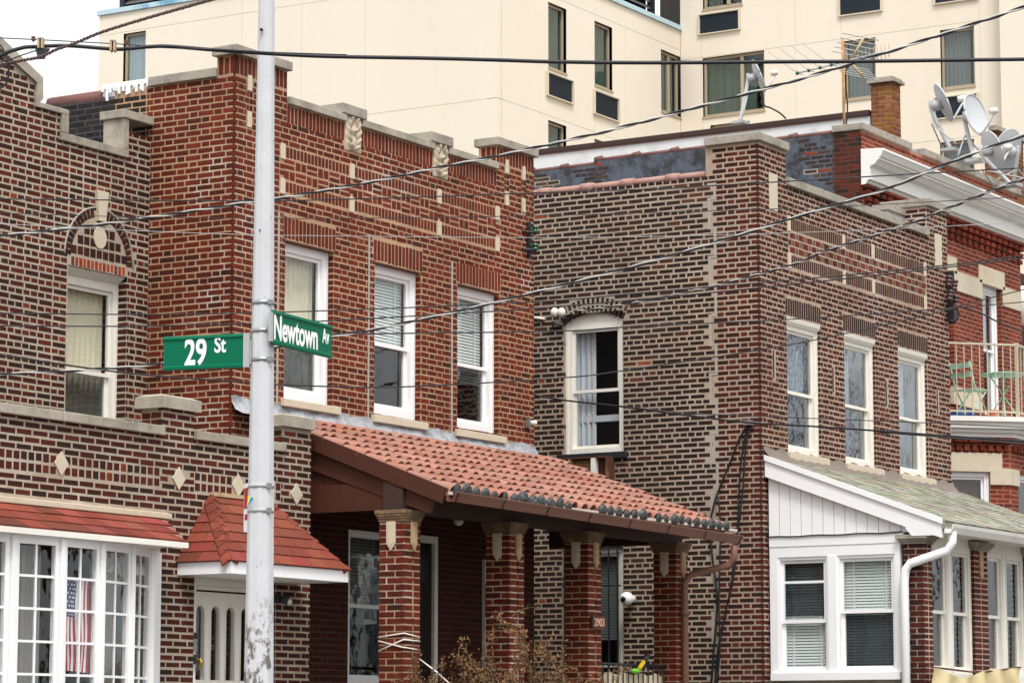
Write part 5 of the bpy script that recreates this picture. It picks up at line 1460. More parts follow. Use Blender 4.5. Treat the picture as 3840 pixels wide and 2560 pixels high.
dh_window(D, FD, dwin[0] + .004, dwin[1] - .004, dwin[2], dwin[3], d=.09, cas=.07, bot=.06, top=.1, rail=.52, panes='glass_tint', curtain=[(0, 1, .5)], cmat='curtain_blue')
MB().box(lwin[0], lwin[1] - .002, .22, .26, lwin[2], lwin[3], FD).build('window', 'brown_dark', D)
# corbelled brick table under the cornice
n = 26; ustep = (UD1 - UD0) / n
for i in range(n):
    for k in range(3):
        bD.one(FD, UD0 + (i + .5) * ustep + k * .03, zcn0 - .09 - k * .10, ustep * (.72 - .05 * k), .075, PD, proud=.09 - .025 * k, D=.11)
    bD.one(FD, UD0 + (i + .5) * ustep, zcn0 - .02, ustep - .01, .05, PD, proud=.11, D=.13)
# front coping stones
ends = [UD0 - .03, uD(3410, 560), uD(3455, 570), uD(3665, 650), uD(3770, 700), UD1 + .02]
for i, (a, b) in enumerate(zip(ends[:-1], ends[1:])):
    if i == 1: continue
    stone(D, 'coping_stone', FD, a + .004, b - .004, zcop, zcopt, -.05, .28, 'concrete')
MB().box(ends[1] + .01, ends[2] - .02, WD + .02, WD + .2, zcop, zcop + .05).build('patched_coping', 'silver_paint', D)
# cornice: stacked mouldings running along the front with a short return
prof = [(.10, 0), (.14, .05), (.16, .10), (.22, .12), (.22, .42), (.26, .46), (.34, .48), (.42, .58), (.46, .60), (.46, .64), (.50, .66), (.56, .78), (.58, .80), (.58, .86), (.0, .90)]
H_ = zcn1 - zcn0
m = MB(); pr = [(0, 0)] + prof
n = len(pr)
def cp(u_, p): return Vector((u_, WD - p[0] * .62, zcn0 + p[1] / .9 * H_))
m.add([cp(UD0 - .02 - p[0] * .0, p) for p in pr] + [cp(UD1 + .1, p) for p in pr], [((i + 1) % n, i, n + i, n + (i + 1) % n) for i in range(n)] + [tuple(range(n)), tuple(range(2 * n - 1, n - 1, -1))])
m.build('cornice', 'white_trim', D)
# side wall of D above C's roof, tarred and patched
zD1 = onU(3110, 502, UD0).z; zD2 = onU(2440, 582, UD0).z; zD3 = onU(2120, 632, UD0).z
wb1 = onU(3165, 490, UD0).y; wb2 = onU(2237, 600, UD0).y
zD12 = (zD1 + zD2) / 2
bS = Bricks(66)
def patch(a, z):
    v = math.sin(a * 2.1 + 1.3) * math.cos(z * 3.1 + a) + .5 * math.sin(a * 5.3 + z * 4.7)
    return v > .62
bS.wall(FDs, -wb1 - 9, -WD - .45, 6.0, zD12, 'common', pal((70, 62, 62, 4), (84, 72, 70, 3), (60, 54, 56, 3), (150, 70, 46, .5)), pitch=DP, jt=.014, holes=[(-99, -wb2, zD3, 99)], keep=patch, zref=zrD)
PDT = pal((110, 52, 42, 3), (84, 46, 42, 2), (60, 46, 46, 2))
bD.wall(FDs, -WD - .44, -WD, 5.0, zcop, 'running', PDT, pitch=DP, jt=.012, zref=zrD)
m = MB(); slab(m, FDs, -wb1 - 9, -WD - .45, 4.0, zD12, [(-99, -wb2, zD3, 99)], d1=.24); m.build('side_wall', 'tar_blue', D)
m = MB(); slab(m, FDs, -WD - .449, -WD - .03, 4.0, zcop, d1=.24); m.build('side_corner', 'mortar_brown', D)
stone(D, 'coping_stone', FDs, -WD - .45, -WD - .26, zcop, zcopt, -.04, .26, 'concrete')
ex = MB(); rx = random.Random(8)
for b_ in bS.L:
    a_, z_ = (b_[0] - FDs.o).dot(FDs.a), b_[0].z
    if math.sin(a_ * 3.3 + .4) + math.sin(a_ * 1.7 + z_ * 6) > .3 and rx.random() < .8:
        ex.box(a_ - b_[2] / 2 - .014, a_ + b_[2] / 2 + .014, -.0008, .012, z_ - .035, z_ + .035, FDs)
ex.build('exposed_mortar', 'mortar_cs', D, kind='stuff')
bS.build(D, 'brick_tarred', 150, name='tarred_brick')
for (a, b, z) in ((-WD - .46, -wb2, zD12), (-wb2, -wb1 - 9, zD3)):
    nn = max(2, int(abs(b - a) / .6))
    for k in range(nn):
        p, q = a + (b - a) * k / nn, a + (b - a) * (k + 1) / nn
        MB().tube([FDs.p(p, .08, z + .03), FDs.p(q, .08, z + .02)], .042, 8).tube([FDs.p(q + .06, .08, z + .04), FDs.p(q - .06, .08, z + .025)], .06, 8).build('coping_tile', 'terracotta_dark', D)
MB().box(UD0 + .24, UD1, WD + .26, WD + 10, zcop - 1.2, zcop - 1.1).build('roof', 'tar', D)
m = MB(); m.box(UD0 + .24, UD1, WD + 9.8, WD + 10, 0, zcop - 1.2); m.box(UD1 - .12, UD1 - .02, WD + .26, WD + 9.8, 0, zcop - .3); m.build('rear_wall', 'mortar_dark', D)

# ---- canted bay with balcony
cnr = onW(3785, 1500, WD - 1.0)
U1_ = cnr.x; U0_ = U1_ - 1.0
bay_pl = [(U0_, WD), (U1_, WD - 1.0), (U1_ + 2.0, WD - 1.0), (U1_ + 3.0, WD)]
fcl = Fr((U0_, WD, 0), (1, -1, 0), (1, 1, 0)); LB = math.sqrt(2)
fcf = FW(WD - 1.0)
def onF(px, py):          # on the left facet
    d = ray(px, py); nn_ = fcl.d; t_ = (fcl.o - CAM).dot(nn_) / d.dot(nn_); q = CAM + d * t_; return ((q - fcl.o).dot(fcl.a), q.z)
zs1, zs0b = onF(3690, 1592)[1], onF(3690, 1640)[1]
zbw1 = onF(3640, 1765)[1]
bw = (onF(3520, 1850)[0], onF(3712, 1850)[0], zbw1 - 1.6, onF(3640, 1768)[1])
zband = (onF(3660, 1768)[1], onF(3660, 1697)[1])
bD.wall(fcl, 0, LB, 1.0, zs0b, 'running', PD, pitch=DP, jt=DJ, holes=[bw, (bw[0] - .1, onF(3757, 1740)[0], zband[0], zband[1]), (onF(3712, 1800)[0], LB + 1, onF(3760, 1818)[1], onF(3760, 1757)[1])], zref=zrD)
bD.wall(fcf, U1_, U1_ + 2, 1.0, zs0b, 'running', PD, pitch=DP, jt=DJ, holes=[(U1_ + .28, U1_ + 1.8, 0, zbw1)], zref=zrD)
m = MB(); slab(m, fcl, 0, LB, 0, zs0b, [bw]); slab(m, fcf, U1_ + .02, U1_ + 2, 0, zs0b, [(U1_ + .28, U1_ + 1.8, 0, zbw1)]); m.build('bay_wall', 'mortar_d', D)
stone(D, 'stone_band', fcl, bw[0] - .1, onF(3757, 1740)[0], zband[0], zband[1], -.02, .05, 'limestone_clean', .004)
stone(D, 'stone_band', fcl, onF(3712, 1800)[0], LB + .004, onF(3760, 1818)[1], onF(3760, 1757)[1], -.022, .05, 'limestone_clean', .004)
stone(D, 'stone_band', fcf, U1_ + .01, U1_ + .3, onF(3760, 1818)[1], onF(3760, 1757)[1], -.024, .05, 'limestone_clean', .004)
dh_window(D, fcl, bw[0], bw[1], bw[2], bw[3], d=.05, cas=.07, bot=.05, rail=.2, curtain=[(0, 1)], cmat='curtain_brown', pad=.02, depth=.35, lowscreen=False)
dh_window(D, fcf, U1_ + .28, U1_ + 1.8, zbw1 - 1.6, zbw1, d=.05, cas=.07, bot=.05, rail=.2, pad=.02, depth=.5, lowscreen=False)
for i in range(11):
    bD.one(fcl, .05 + i * .128, zs0b - .16, .075, .10, PD, proud=.05, D=.09)
    bD.one(fcf, U1_ + .1 + i * .128, zs0b - .16, .075, .10, PD, proud=.05, D=.09)
for z_ in (zs0b - .06, zs0b - .02):
    for i in range(6): bD.one(fcl, .12 + i * .236, z_, .22, .04, PD, proud=.09, D=.12)
# balcony slab in three mouldings
def ring_(o_, z0_, z1_):
    pts = [(U0_ - o_ * 1.0, WD - .01), (U1_ - o_ * .41, WD - 1.0 - o_), (U1_ + 2.2, WD - 1.0 - o_), (U1_ + 2.2, WD - .01)]
    return [Vector((p[0], p[1], z1_)) for p in pts], [Vector((p[0], p[1], z0_)) for p in pts]
hs_ = (zs1 - zs0b)
zsl = zs1 + .10
m = MB()
for o_, a_, b_ in ((.10, 0, .22), (.16, .221, .42), (.24, .421, .75), (.30, .751, 1.0)):
    P_, Q_ = ring_(o_, zs0b + (zsl - zs0b) * a_, zs0b + (zsl - zs0b) * b_); m.hexa(P_, Q_)
m.build('balcony_slab', 'white_trim', D)
bD.build(D)
# railing
rail = thing('balcony_railing', 'cream painted iron railing round the balcony of the bay', 'railing', (U1_, WD - 1.1, zsl))
zr1 = onF(3690, 1291)[1]
frr = Fr((U0_ - .12, WD - .08, 0), (1, -1, 0), (1, 1, 0)); Lr = LB + .10
cr = frr.p(Lr, 0, 0); frf = Fr((cr.x, cr.y, 0), (1, 0, 0), (0, 1, 0))
m = MB()
for fr_, L_ in ((frr, Lr), (frf, 2.2)):
    m.box(0, L_, -.018, .018, zr1 - .03, zr1, fr_); m.box(0, L_, -.015, .015, zsl + .07, zsl + .095, fr_)
m.build('rail', 'cream_metal', rail)
for fr_, L_ in ((frr, Lr), (frf, 2.2)):
    k = .04
    while k < L_ + .01:
        MB().box(k - .007, k + .007, -.007, .007, zsl + .03, zr1 - .031, fr_).build('baluster', 'cream_metal', rail); k += .125
MB().box(-.022, .022, -.022, .022, zsl, zr1 + .02, Fr(cr, (1, 0, 0), (0, 1, 0)) if False else Fr((cr.x, cr.y, 0), (1, 0, 0), (0, 1, 0))).build('post', 'cream_metal', rail)
# bistro chair, table, flower pot, blue tub on the balcony
def folding_chair(base, yaw):
    t = thing('folding_chair', 'mint green folding bistro chair on the balcony', 'chair', base)
    f_ = Fr(base, (math.cos(yaw), math.sin(yaw), 0), (-math.sin(yaw), math.cos(yaw), 0))
    for s_ in (-.2, .2):
        MB().tube([f_.p(.22, s_, 0), f_.p(-.12, s_, .5), f_.p(-.22, s_, .86)], .012, 6).build('leg', 'mint', t)
        MB().tube([f_.p(-.22, s_ * .85, 0), f_.p(.18, s_ * .85, .44)], .012, 6).build('leg', 'mint', t)
    for k in range(5): MB().box(-.15 + k * .075, -.15 + k * .075 + .055, -.2, .2, .44, .455, f_).build('seat_slat', 'mint', t)
    for z_ in (.62, .76): MB().box(-.2 - (z_ - .6) * .25, -.185 - (z_ - .6) * .25, -.2, .2, z_, z_ + .08, f_).build('back_slat', 'mint', t)
    return t
q = onF(3665, 1600); cb = fcl.p(q[0], .25, zsl)
folding_chair(cb, rad(-20))
q = onF(3800, 1600); tb = fcl.p(q[0], .35, zsl)
t = thing('bistro_table', 'round mint green folding table on the balcony', 'table', tb)
MB().tube([tb + Vector((0, 0, .70)), tb + Vector((0, 0, .72))], .34, 24).build('table_top', 'mint', t)
for a in range(4):
    an = a * math.pi / 2 + .5
    MB().tube([tb + Vector((.26 * math.cos(an), .26 * math.sin(an), 0)), tb + Vector((-.2 * math.cos(an), -.2 * math.sin(an), .70))], .011, 6).build('leg', 'mint', t)
q = onF(3732, 1592); pb = fcl.p(q[0], .08, zsl)
t = thing('flower_pot', 'orange clay flower pot on the balcony edge', 'flower pot', pb)
MB().tube([pb, pb + Vector((0, 0, .10))], [.065, .085], 14).build('pot', 'clay_pot', t); MB().tube([pb + Vector((0, 0, .101)), pb + Vector((0, 0, .13))], .095, 14).build('rim', 'clay_pot', t)
q = onF(3622, 1590); tb2 = fcl.p(q[0], .1, zsl)
o = MB(); o.tube([tb2, tb2 + Vector((0, 0, .06)), tb2 + Vector((0, 0, .12)), tb2 + Vector((0, 0, .14))], [.22, .2, .15, .06], 16); tag(o.build('plastic_tub', 'plastic_blue'), 'upturned dark blue plastic tub on the balcony', 'tub')

# dark neighbour wall just beyond D
N = thing('neighbour_house', 'dark narrow house end with timber posts beyond the corniced house', 'house', (UD1 + 2, WD + 1, 0))
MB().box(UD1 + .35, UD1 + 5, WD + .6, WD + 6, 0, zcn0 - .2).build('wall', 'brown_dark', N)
for k in range(4): MB().box(UD1 + .12 + k * .22, UD1 + .16 + k * .22, WD + .45, WD + .5, 0, zcn0 - 1.2).build('timber_post', 'wicker', N)
MB().tube([(UD1 + .22, WD + .1, zD(3800, 1200)), (UD1 + .22, WD + .1, zD(3800, 1130)), (UD1 + .22, WD + .1, zD(3800, 1060))], [.1, .16, .22], 10).build('bracket', 'white_trim', N)

# ================================================================ silver wall, chimneys
US = UD1 + .15
sv = thing('silver_roof_wall', 'silver painted brick roof wall with brown metal cap behind the houses', 'wall', (US, 24, 8))
zsw = (onU(2100, 552, US).z + onU(3200, 425, US).z) / 2
w0s, w1s = onU(3262, 420, US).y, onU(1950, 570, US).y
fS = FU(US)
MB().box(-w1s - 2, -w0s, .0, .3, 5, zsw - .10, fS).build('wall', 'silver_wall', sv)
MB().box(-w1s - 2, -w0s - .02, -.012, .31, zsw - .1, zsw - .075, fS).build('drip_line', 'terracotta_pink', sv)
nn = 5
for k in range(nn):
    a, b = -w1s - 2 + (w1s + 2 - w0s) * k / nn, -w1s - 2 + (w1s + 2 - w0s) * (k + 1) / nn
    MB().box(a + .004, b - .004, -.04, .36, zsw - .074, zsw + .01, fS).build('metal_cap', 'beige_frame' if False else 'brown_dark', sv)
def chimney(px0, pxm, px1, ytop, ybot, U_, label, seed, capm='concrete'):
    p0 = onU(pxm, ytop, U_); wa_ = p0.y; wb_ = onU(px0, ytop, U_).y; ub_ = onW(px1, ytop, wa_).x; zt2 = p0.z; zb2 = onU(pxm, ybot, U_).z - .5
    t = thing('brick_chimney', label, 'chimney', ((U_ + ub_) / 2, (wa_ + wb_) / 2, zb2))
    b = Bricks(seed)
    b.wall(FW(wa_), U_, ub_, zb2, zt2, 'running', PCHIM, pitch=.075, jt=.012, aref=U_)
    b.wall(FU(U_), -wb_, -wa_, zb2, zt2, 'running', PCHIM, pitch=.075, jt=.012, aref=-wa_)
    MB().box(U_ + .003, ub_, wa_ + .003, wb_, zb2, zt2).build('core', 'mortar_d', t)
    MB().box(U_ - .06, ub_ + .06, wa_ - .06, wb_ + .05, zt2, zt2 + .05).box(U_ - .03, ub_ + .03, wa_ - .03, wb_ + .03, zt2 + .051, zt2 + .09).build('cap', capm, t)
    b.build(t, limit=300); return t
chimney(3265, 3343, 3375, 306, 520, US - .05, 'yellow and orange brick chimney at the end of the silver wall', 5)
chimney(3690, 3735, 3836, 490, 640, US + .6, 'pair-flued brick chimney behind the cluster of satellite dishes', 6)

# ================================================================ cream apartment block
_a = onD(1865, 300, 72.0); UA_, WA_ = _a.x, _a.y
WAe = onU(366, 400, UA_).y
UB_ = onW(2552, 300, WA_).x
T = thing('apartment_block', 'tall cream stucco apartment block rising behind the brick houses', 'building', (UA_ + 5, WA_, 0))
FT = FW(WA_); FT1 = FU(UA_); FT2 = FU(UB_)
ztopA = onU(366, 62, UA_).z
def tW(px, py): q = onW(px, py, WA_); return (q.x, q.z)
def t1(px, py): q = onU(px, py, UA_); return (-q.y, q.z)
def t2(px, py): q = onU(px, py, UB_); return (-q.y, q.z)
def rect(fn, x0, x1, y0, y1):         # corners (left top, right bottom) measured on the plane
    ym = (y0 + y1) / 2; xm = (x0 + x1) / 2
    return (fn(x0, ym)[0], fn(x1, ym)[0], fn(xm, y1)[1], fn(xm, y0)[1])
WF = [rect(tW, 2056, 2124, 22, 265), rect(tW, 2230, 2296, 92, 330), rect(tW, 2479, 2552, 200, 428), rect(tW, 2056, 2124, 462, 705), rect(tW, 2230, 2296, 532, 770)]
AF = [rect(tW, 2050, 2142, 290, 372), rect(tW, 2226, 2314, 358, 440)]
W1 = [rect(t1, 462, 545, 122, 352)]
W2 = [rect(t2, 2635, 2782, -190, 26), rect(t2, 2636, 2867, 204, 426), rect(t2, 3164, 3284, 148, 370), rect(t2, 3527, 3655, 106, 328), rect(t2, 3527, 3655, 528, 750), rect(t2, 2665, 2812, 462, 690)]
A2 = [rect(t2, 2626, 2772, 50, 120), rect(t2, 3152, 3304, -22, 50), rect(t2, 3510, 3665, 362, 438), rect(t2, 3508, 3665, -66, 5)]
def panels(fr, a0, a1, z0, z1, acuts, zcuts, holes):
    A_ = [a0] + [a for a in sorted(acuts) if a0 < a < a1] + [a1]; Z_ = [z0] + [z for z in sorted(zcuts) if z0 < z < z1] + [z1]
    for i in range(len(A_) - 1):
        for j in range(len(Z_) - 1):
            m = MB(); slab(m, fr, A_[i] + .007, A_[i + 1] - .007, Z_[j] + .007, Z_[j + 1] - .007, holes, d0=0, d1=.2)
            if m.v: m.build('panel', 'cream_stucco', T)
zj = sorted({tW(2230, 495)[1], tW(2230, 55)[1]}); zj = [zj[0] - 3.1, zj[0], zj[0] + (zj[1] - zj[0]), zj[1] + 3.1, zj[1] + 6.2]
zj2 = [t2(3000, 168)[1], t2(3000, 168)[1] - 3.1, t2(3000, 168)[1] + 3.1]
panels(FT1, -WAe, -WA_, 2, ztopA, [t1(1368, 300)[0], t1(905, 300)[0], t1(1130, 300)[0]], zj, W1)
panels(FT, UA_ + .21, UB_, 2, ztopA, [tW(2229, 300)[0], tW(2345, 300)[0]], zj, WF + AF)
zhi = t2(2700, -300)[1]
panels(FT2, -WA_, t2(3780, 300)[0], 2, zhi, [t2(2631, 300)[0], t2(3156, 300)[0], t2(3678, 300)[0], t2(2985, 300)[0]], zj2, W2 + A2)
f3 = FU(UB_ - .5); a3 = t2(3780, 300)[0]
MB().box(a3 + .0, a3 + 8, 0, .3, 2, zhi, f3).build('wing_wall', 'cream_stucco', T)
m = MB(); m.box(UA_ + .03, UA_ + .19, WA_ + .21, WAe, 2, ztopA - .02); m.box(UA_ + .21, UB_ - .01, WA_ + .03, WA_ + .19, 2, ztopA - .02) if False else None
# joints behind the panels
j = MB(); slab(j, FT1, -WAe + .02, -WA_ - .3, 2, ztopA - .05, W1, d0=.006, d1=.19); j.build('joint_bed', 'joint_grey', T)
j = MB(); slab(j, FT, UA_ + .3, UB_ - .02, 2, ztopA - .05, WF + AF, d0=.006, d1=.19); j.build('joint_bed', 'joint_grey', T)
j = MB(); slab(j, FT2, -WA_ + .02, a3 - .02, 2, zhi - .05, W2 + A2, d0=.006, d1=.19); j.build('joint_bed', 'joint_grey', T)
MB().box(UA_ + .3, UB_ + 20, WA_ + 1.6, WAe - .3, 2, ztopA - .3).build('core', 'interior', T)
MB().box(UB_ + 1.6, UB_ + 20, WA_ - 30, WA_ + 1.5, 2, zhi).build('core', 'interior', T)
def apt_win(fr, q, split=None, cur='curtain_green', cseg=(0, 1), left=.22):
    a0, a1, z0, z1 = q; d = .09
    m = MB(); c = .07
    m.box(a0, a0 + c, d, d + .08, z0, z1, fr); m.box(a1 - c, a1, d, d + .08, z0, z1, fr); m.box(a0 + c, a1 - c, d, d + .08, z1 - c, z1, fr); m.box(a0 + c, a1 - c, d, d + .08, z0, z0 + c, fr)
    m.box(a0 - .02, a1 + .02, -.03, d, z0 - .05, z0 - .001, fr)
    xs_ = [a0 + c, a1 - c]
    if split:
        s_ = a0 + (a1 - a0) * split; m.box(s_ - .05, s_ + .05, d - .01, d + .08, z0 + c, z1 - c, fr); xs_ = [a0 + c, s_ - .05, s_ + .05, a1 - c]
    w_ = m.build('window', 'beige_frame', T)
    for k in range(0, len(xs_), 2): MB().box(xs_[k], xs_[k + 1], d + .04, d + .045, z0 + c, z1 - c, fr).build('pane', 'glass_far', w_)
    m = MB(); wavy(m, fr, a0 + c + (a1 - a0 - 2 * c) * cseg[0], a0 + c + (a1 - a0 - 2 * c) * cseg[1], z0, z1, d + .12, .02, 6, R.randrange(50)); m.build('curtain', cur, w_)
    m = MB(); m.box(a0 - .1, a1 + .1, d + 1.0, d + 1.02, z0 - .1, z1 + .1, fr); m.box(a0 - .1, a0 - .08, d + .09, d + 1, z0 - .1, z1 + .1, fr); m.box(a1 + .08, a1 + .1, d + .09, d + 1, z0 - .1, z1 + .1, fr); m.box(a0 - .1, a1 + .1, d + .09, d + 1, z1 + .08, z1 + .1, fr); m.box(a0 - .1, a1 + .1, d + .09, d + 1, z0 - .1, z0 - .08, fr); m.build('room', 'interior', w_)
    return w_
for i, q in enumerate(WF): apt_win(FT, q, .52 if i == 2 else None, cseg=(0, 1))
wq1 = apt_win(FT1, W1[0], None, 'curtain_white', (.0, 1))  # pale full-width curtain stands in for the grey reflection in this pane
for i, q in enumerate(W2): apt_win(FT2, q, .62 if i in (0, 1, 5) else None, 'curtain_green' if i == 1 else 'curtain_grey', (0, .85) if i != 0 else (0, .4))
def ac_unit(fr, q):
    a0, a1, z0, z1 = q
    m = MB(); m.box(a0, a1, -.07, .1, z0 - .03, z0, fr); m.box(a0, a1, -.07, .1, z1, z1 + .03, fr); m.box(a0 - .05, a0, -.07, .1, z0 - .03, z1 + .03, fr); m.box(a1, a1 + .05, -.07, .1, z0 - .03, z1 + .03, fr)
    w_ = m.build('ac_sleeve', 'joint_grey', T)
    g = MB(); g.box(a0, a1, .0, .02, z0, z1, fr); n_ = 16
    for k in range(n_): g.box(a0, a1, -.02, -.001, z0 + (z1 - z0) * k / n_, z0 + (z1 - z0) * (k + .5) / n_, fr)
    g.build('grille', 'ac_grille', w_)
for q in AF: ac_unit(FT, q)
for q in A2: ac_unit(FT2, q)
# blue membrane edge and louvred screens on the lower roof
MB().box(-WAe - .05, -WA_ + .05, -.06, .3, ztopA, ztopA + .13, FT1).build('roof_edge', 'blue_membrane', T)
MB().box(UA_ - .0, UB_, -.06, .3, ztopA + .001, ztopA + .13, FT).build('roof_edge', 'blue_membrane', T)
def louvre(fr, a0, a1, z0, z1, d, posts):
    t_ = MB(); n_ = posts
    for k in range(n_ + 1):
        a = a0 + (a1 - a0) * k / n_; t_.box(a - .08, a + .08, d - .05, d + .12, z0, z1, fr)
    s_ = t_.build('louvre_screen', 'black_metal', T)
    z = z0 + .1
    while z < z1:
        MB().hexa([fr.p(a0, d, z), fr.p(a1, d, z), fr.p(a1, d + .1, z + .13), fr.p(a0, d + .1, z + .13)], [fr.p(a0, d + .02, z), fr.p(a1, d + .02, z), fr.p(a1, d + .12, z + .13), fr.p(a0, d + .12, z + .13)]).build('louvre', 'louvre', s_); z += .19
    MB().box(a0, a1, d + .2, d + .22, z0, z1, fr).build('backing', 'black_metal', s_)
q0 = t1(400, 20)[0]; louvre(FT1, q0, q0 + 7.5, ztopA + .14, ztopA + 2.2, .7, 3)
u0_ = tW(2262, 20)[0]; louvre(FT, u0_, UB_ - .35, ztopA + .14, ztopA + 2.6, .7, 2)
MB().box(UA_ + .3, UB_ - .01, WA_ + .3, WAe - .1, ztopA - .28, ztopA - .1).build('roof', 'tar', T)

#print('DBG', zD1,zD2,zD3,zcop,zsw, onU(2440,530,US).z, w0s,w1s,wb1,wb2)

# ================================================================ street light pole and street signs
PD_ = 19.6
pb_ = onD(970, 2560, PD_); pt_ = onD(1000, 0, PD_)
base = Vector((pb_.x, pb_.y, .12))
pole = thing('street_light_pole', 'pale grey octagonal street light pole with peeling paint carrying street signs', 'pole', base)
def wpole(z):   # centre and radius of the tapering pole at height z
    t_ = (z - pb_.z) / (pt_.z - pb_.z)
    c = pb_.lerp(pt_, t_); c.z = z
    return c, (.099 + (.056 - .099) * t_) * 1.02
zs_ = [.12, 1, 2, 3, 4, 5, 6, 7.5, 9]
m = MB(); vs = []
for z in zs_:
    c, r = wpole(z)
    for k in range(8):
        an = 2 * math.pi * (k + .5) / 8 + .12; vs.append(c + Vector((math.cos(an), math.sin(an), 0)) * r)
m.add(vs, [(i * 8 + k, i * 8 + (k + 1) % 8, (i + 1) * 8 + (k + 1) % 8, (i + 1) * 8 + k) for i in range(len(zs_) - 1) for k in range(8)])
sh = m.build('shaft', 'pole_paint', pole)
bvm = sh.modifiers.new('bevel', 'BEVEL'); bvm.width = .01; bvm.segments = 2
MB().tube([(base.x, base.y, .12), (base.x, base.y, .5), (base.x, base.y, .62)], [.22, .2, .13], 8, sm=False).build('foot', 'pole_paint', pole)
def bandz(py, mat, h=.02, pad=.004):
    z = onD(975, py, PD_).z; c, r = wpole(z)
    MB().tube([c + Vector((0, 0, -h)), c + Vector((0, 0, h))], r * .965 + pad, 16).build('clamp_band', mat, pole)
    to = (CAM - c); to.z = 0; to.normalize(); sd = Vector((-to.y, to.x, 0)) * -1
    q = c + to * (r * .8) - Vector((-to.y, to.x, 0)) * (-r * .55)
    MB().box(q.x - .015, q.x + .015, q.y - .02, q.y + .02, z - .016, z + .016).build('clamp_screw', 'steel', pole)
for py in (1137, 1242, 1350): bandz(py, 'steel', .013)
for py in (1823, 1915): bandz(py, 'galvanised', .012)
c, r = wpole(onD(1020, 112, PD_).z); to = (CAM - c).normalized()
q = c + to * r * .95 + Vector((-to.y, to.x, 0)) * -.035
MB().tube([q, q + to * .03], .012, 10).build('bolt', 'black_metal', pole)
# rainbow sticker: coloured wedges fanned from its upper corner
c, r = wpole(onD(950, 1880, PD_).z)
st = onD(930, 1880, PD_); tl_, bl_, rt_ = onD(922, 1852, PD_ - r - .012), onD(926, 1900, PD_ - r - .012), onD(951, 1868, PD_ - r - .02)
stk = thing('rainbow_sticker', 'small rainbow triangle sticker on the light pole', 'sticker', rt_)
for i, cc in enumerate(((120, 30, 40), (200, 60, 40), (240, 170, 40), (240, 220, 70), (60, 160, 110), (60, 150, 210), (30, 70, 150))):
    nm_ = 'sticker_%d' % i
    plain(nm_, cc, .5, .03)
    a0, a1 = i / 7, (i + 1) / 7
    e_a = tl_.lerp(rt_, a0) if True else tl_; e_b = tl_.lerp(rt_, a1)
    MB().hexa([bl_, e_b, e_a], [bl_ + _f * .004, e_b + _f * .004, e_a + _f * .004]).build('wedge', nm_, stk)

def street_sign(name, label, p0, az, L, h, text, sup, tsize, px_first):
    """blade from p0 along azimuth az (degrees right of the view direction)"""
    a = (_f * math.cos(rad(az)) + _r * math.sin(rad(az)))
    n_ = Vector((a.y, -a.x, 0))
    if n_.dot(CAM - p0) < 0: n_ = -n_
    fr = Fr((p0.x, p0.y, p0.z), a, -n_)
    t = thing(name, label, 'street sign', p0)
    prof = [(0.0, -h / 2), (-.012, -h / 2 + .004), (-.014, -h / 2 + .022), (-.004, -h / 2 + .03), (-.004, h / 2 - .03), (-.014, h / 2 - .022), (-.012, h / 2 - .004), (0, h / 2)]
    back = [(.012, h / 2), (.012, -h / 2)]
    pr = prof + back; nn_ = len(pr); m = MB()
    m.add([fr.p(0, q[0], q[1]) for q in pr] + [fr.p(L, q[0], q[1]) for q in pr], [(i, (i + 1) % nn_, nn_ + (i + 1) % nn_, nn_ + i) for i in range(nn_)] + [tuple(range(nn_))[::-1], tuple(range(nn_, 2 * nn_))])
    m.build('blade', 'green_sign', t)
    for k in range(9):                      # faint extrusion ribs
        z_ = -h / 2 + .04 + k * (h - .08) / 8
        MB().box(.004, L - .004, -.0052, -.0041, z_ - .003, z_ + .003, fr).build('rib', 'green_sign', t)
    return t, fr, a, n_
def letter(t, fr, a, n_, body, size, a0, z0, sx, bold):
    p = fr.p(a0, -.0075, z0)
    rot = Matrix((a, Vector((0, 0, 1)), n_)).transposed().to_euler()
    return text_mesh('lettering', body, size, 'sign_white', p, rot, t, sx, bold, .001)
# 29 St
h_ = .232
pA_ = onD(928, 1313, PD_ - .02)
az1 = -71.7 + 180
L1 = None
d1 = (_f * math.cos(rad(az1 - 180)) + _r * math.sin(rad(az1 - 180)))     # pointing left
# length so that the left end falls on its pixel
def walk(p0, d, px):
    lo, hi = 0.0, 3.0
    for _ in range(50):
        mid_ = (lo + hi) / 2
        x = proj(p0 + d * mid_)[0]
        ok = (x > px) if d.dot(_r) < 0 else (x < px)
        lo, hi = (mid_, hi) if ok else (lo, mid_)
    return lo
L1 = walk(pA_, d1, 615)
pl_ = pA_ + d1 * L1
pl_.z = (onD(615, 1312, PD_ - .02).z + pA_.z) / 2
blen = walk(pl_, -d1, 914)
t, fr, a, n_ = street_sign('street_name_sign', 'green street name sign reading 29 St on the light pole', pl_, az1, blen, h_, '', '', 0, 0)
def fitw(o, want):
    xs_ = [v.co.x for v in o.data.vertices]; x0_, wid = min(xs_), max(xs_) - min(xs_)
    o.data.transform(Matrix.Diagonal((want / wid, 1, 1, 1)) @ Matrix.Translation((-x0_, 0, 0)))
wk = lambda px: walk(pl_, -d1, px)
fitw(letter(t, fr, a, n_, '29', .245, wk(694), -.080, 1, .006), wk(776) - wk(694))
fitw(letter(t, fr, a, n_, 'St', .150, wk(806), -.006, 1, .003), wk(849) - wk(806))
MB().box(blen + .001, blen + .045, -.012, .010, -h_ / 2, h_ / 2, fr).box(blen + .0455, L1 + .03, -.004, .02, -h_ / 2 + .02, h_ / 2 - .05, fr).build('bracket', 'galvanised', t)
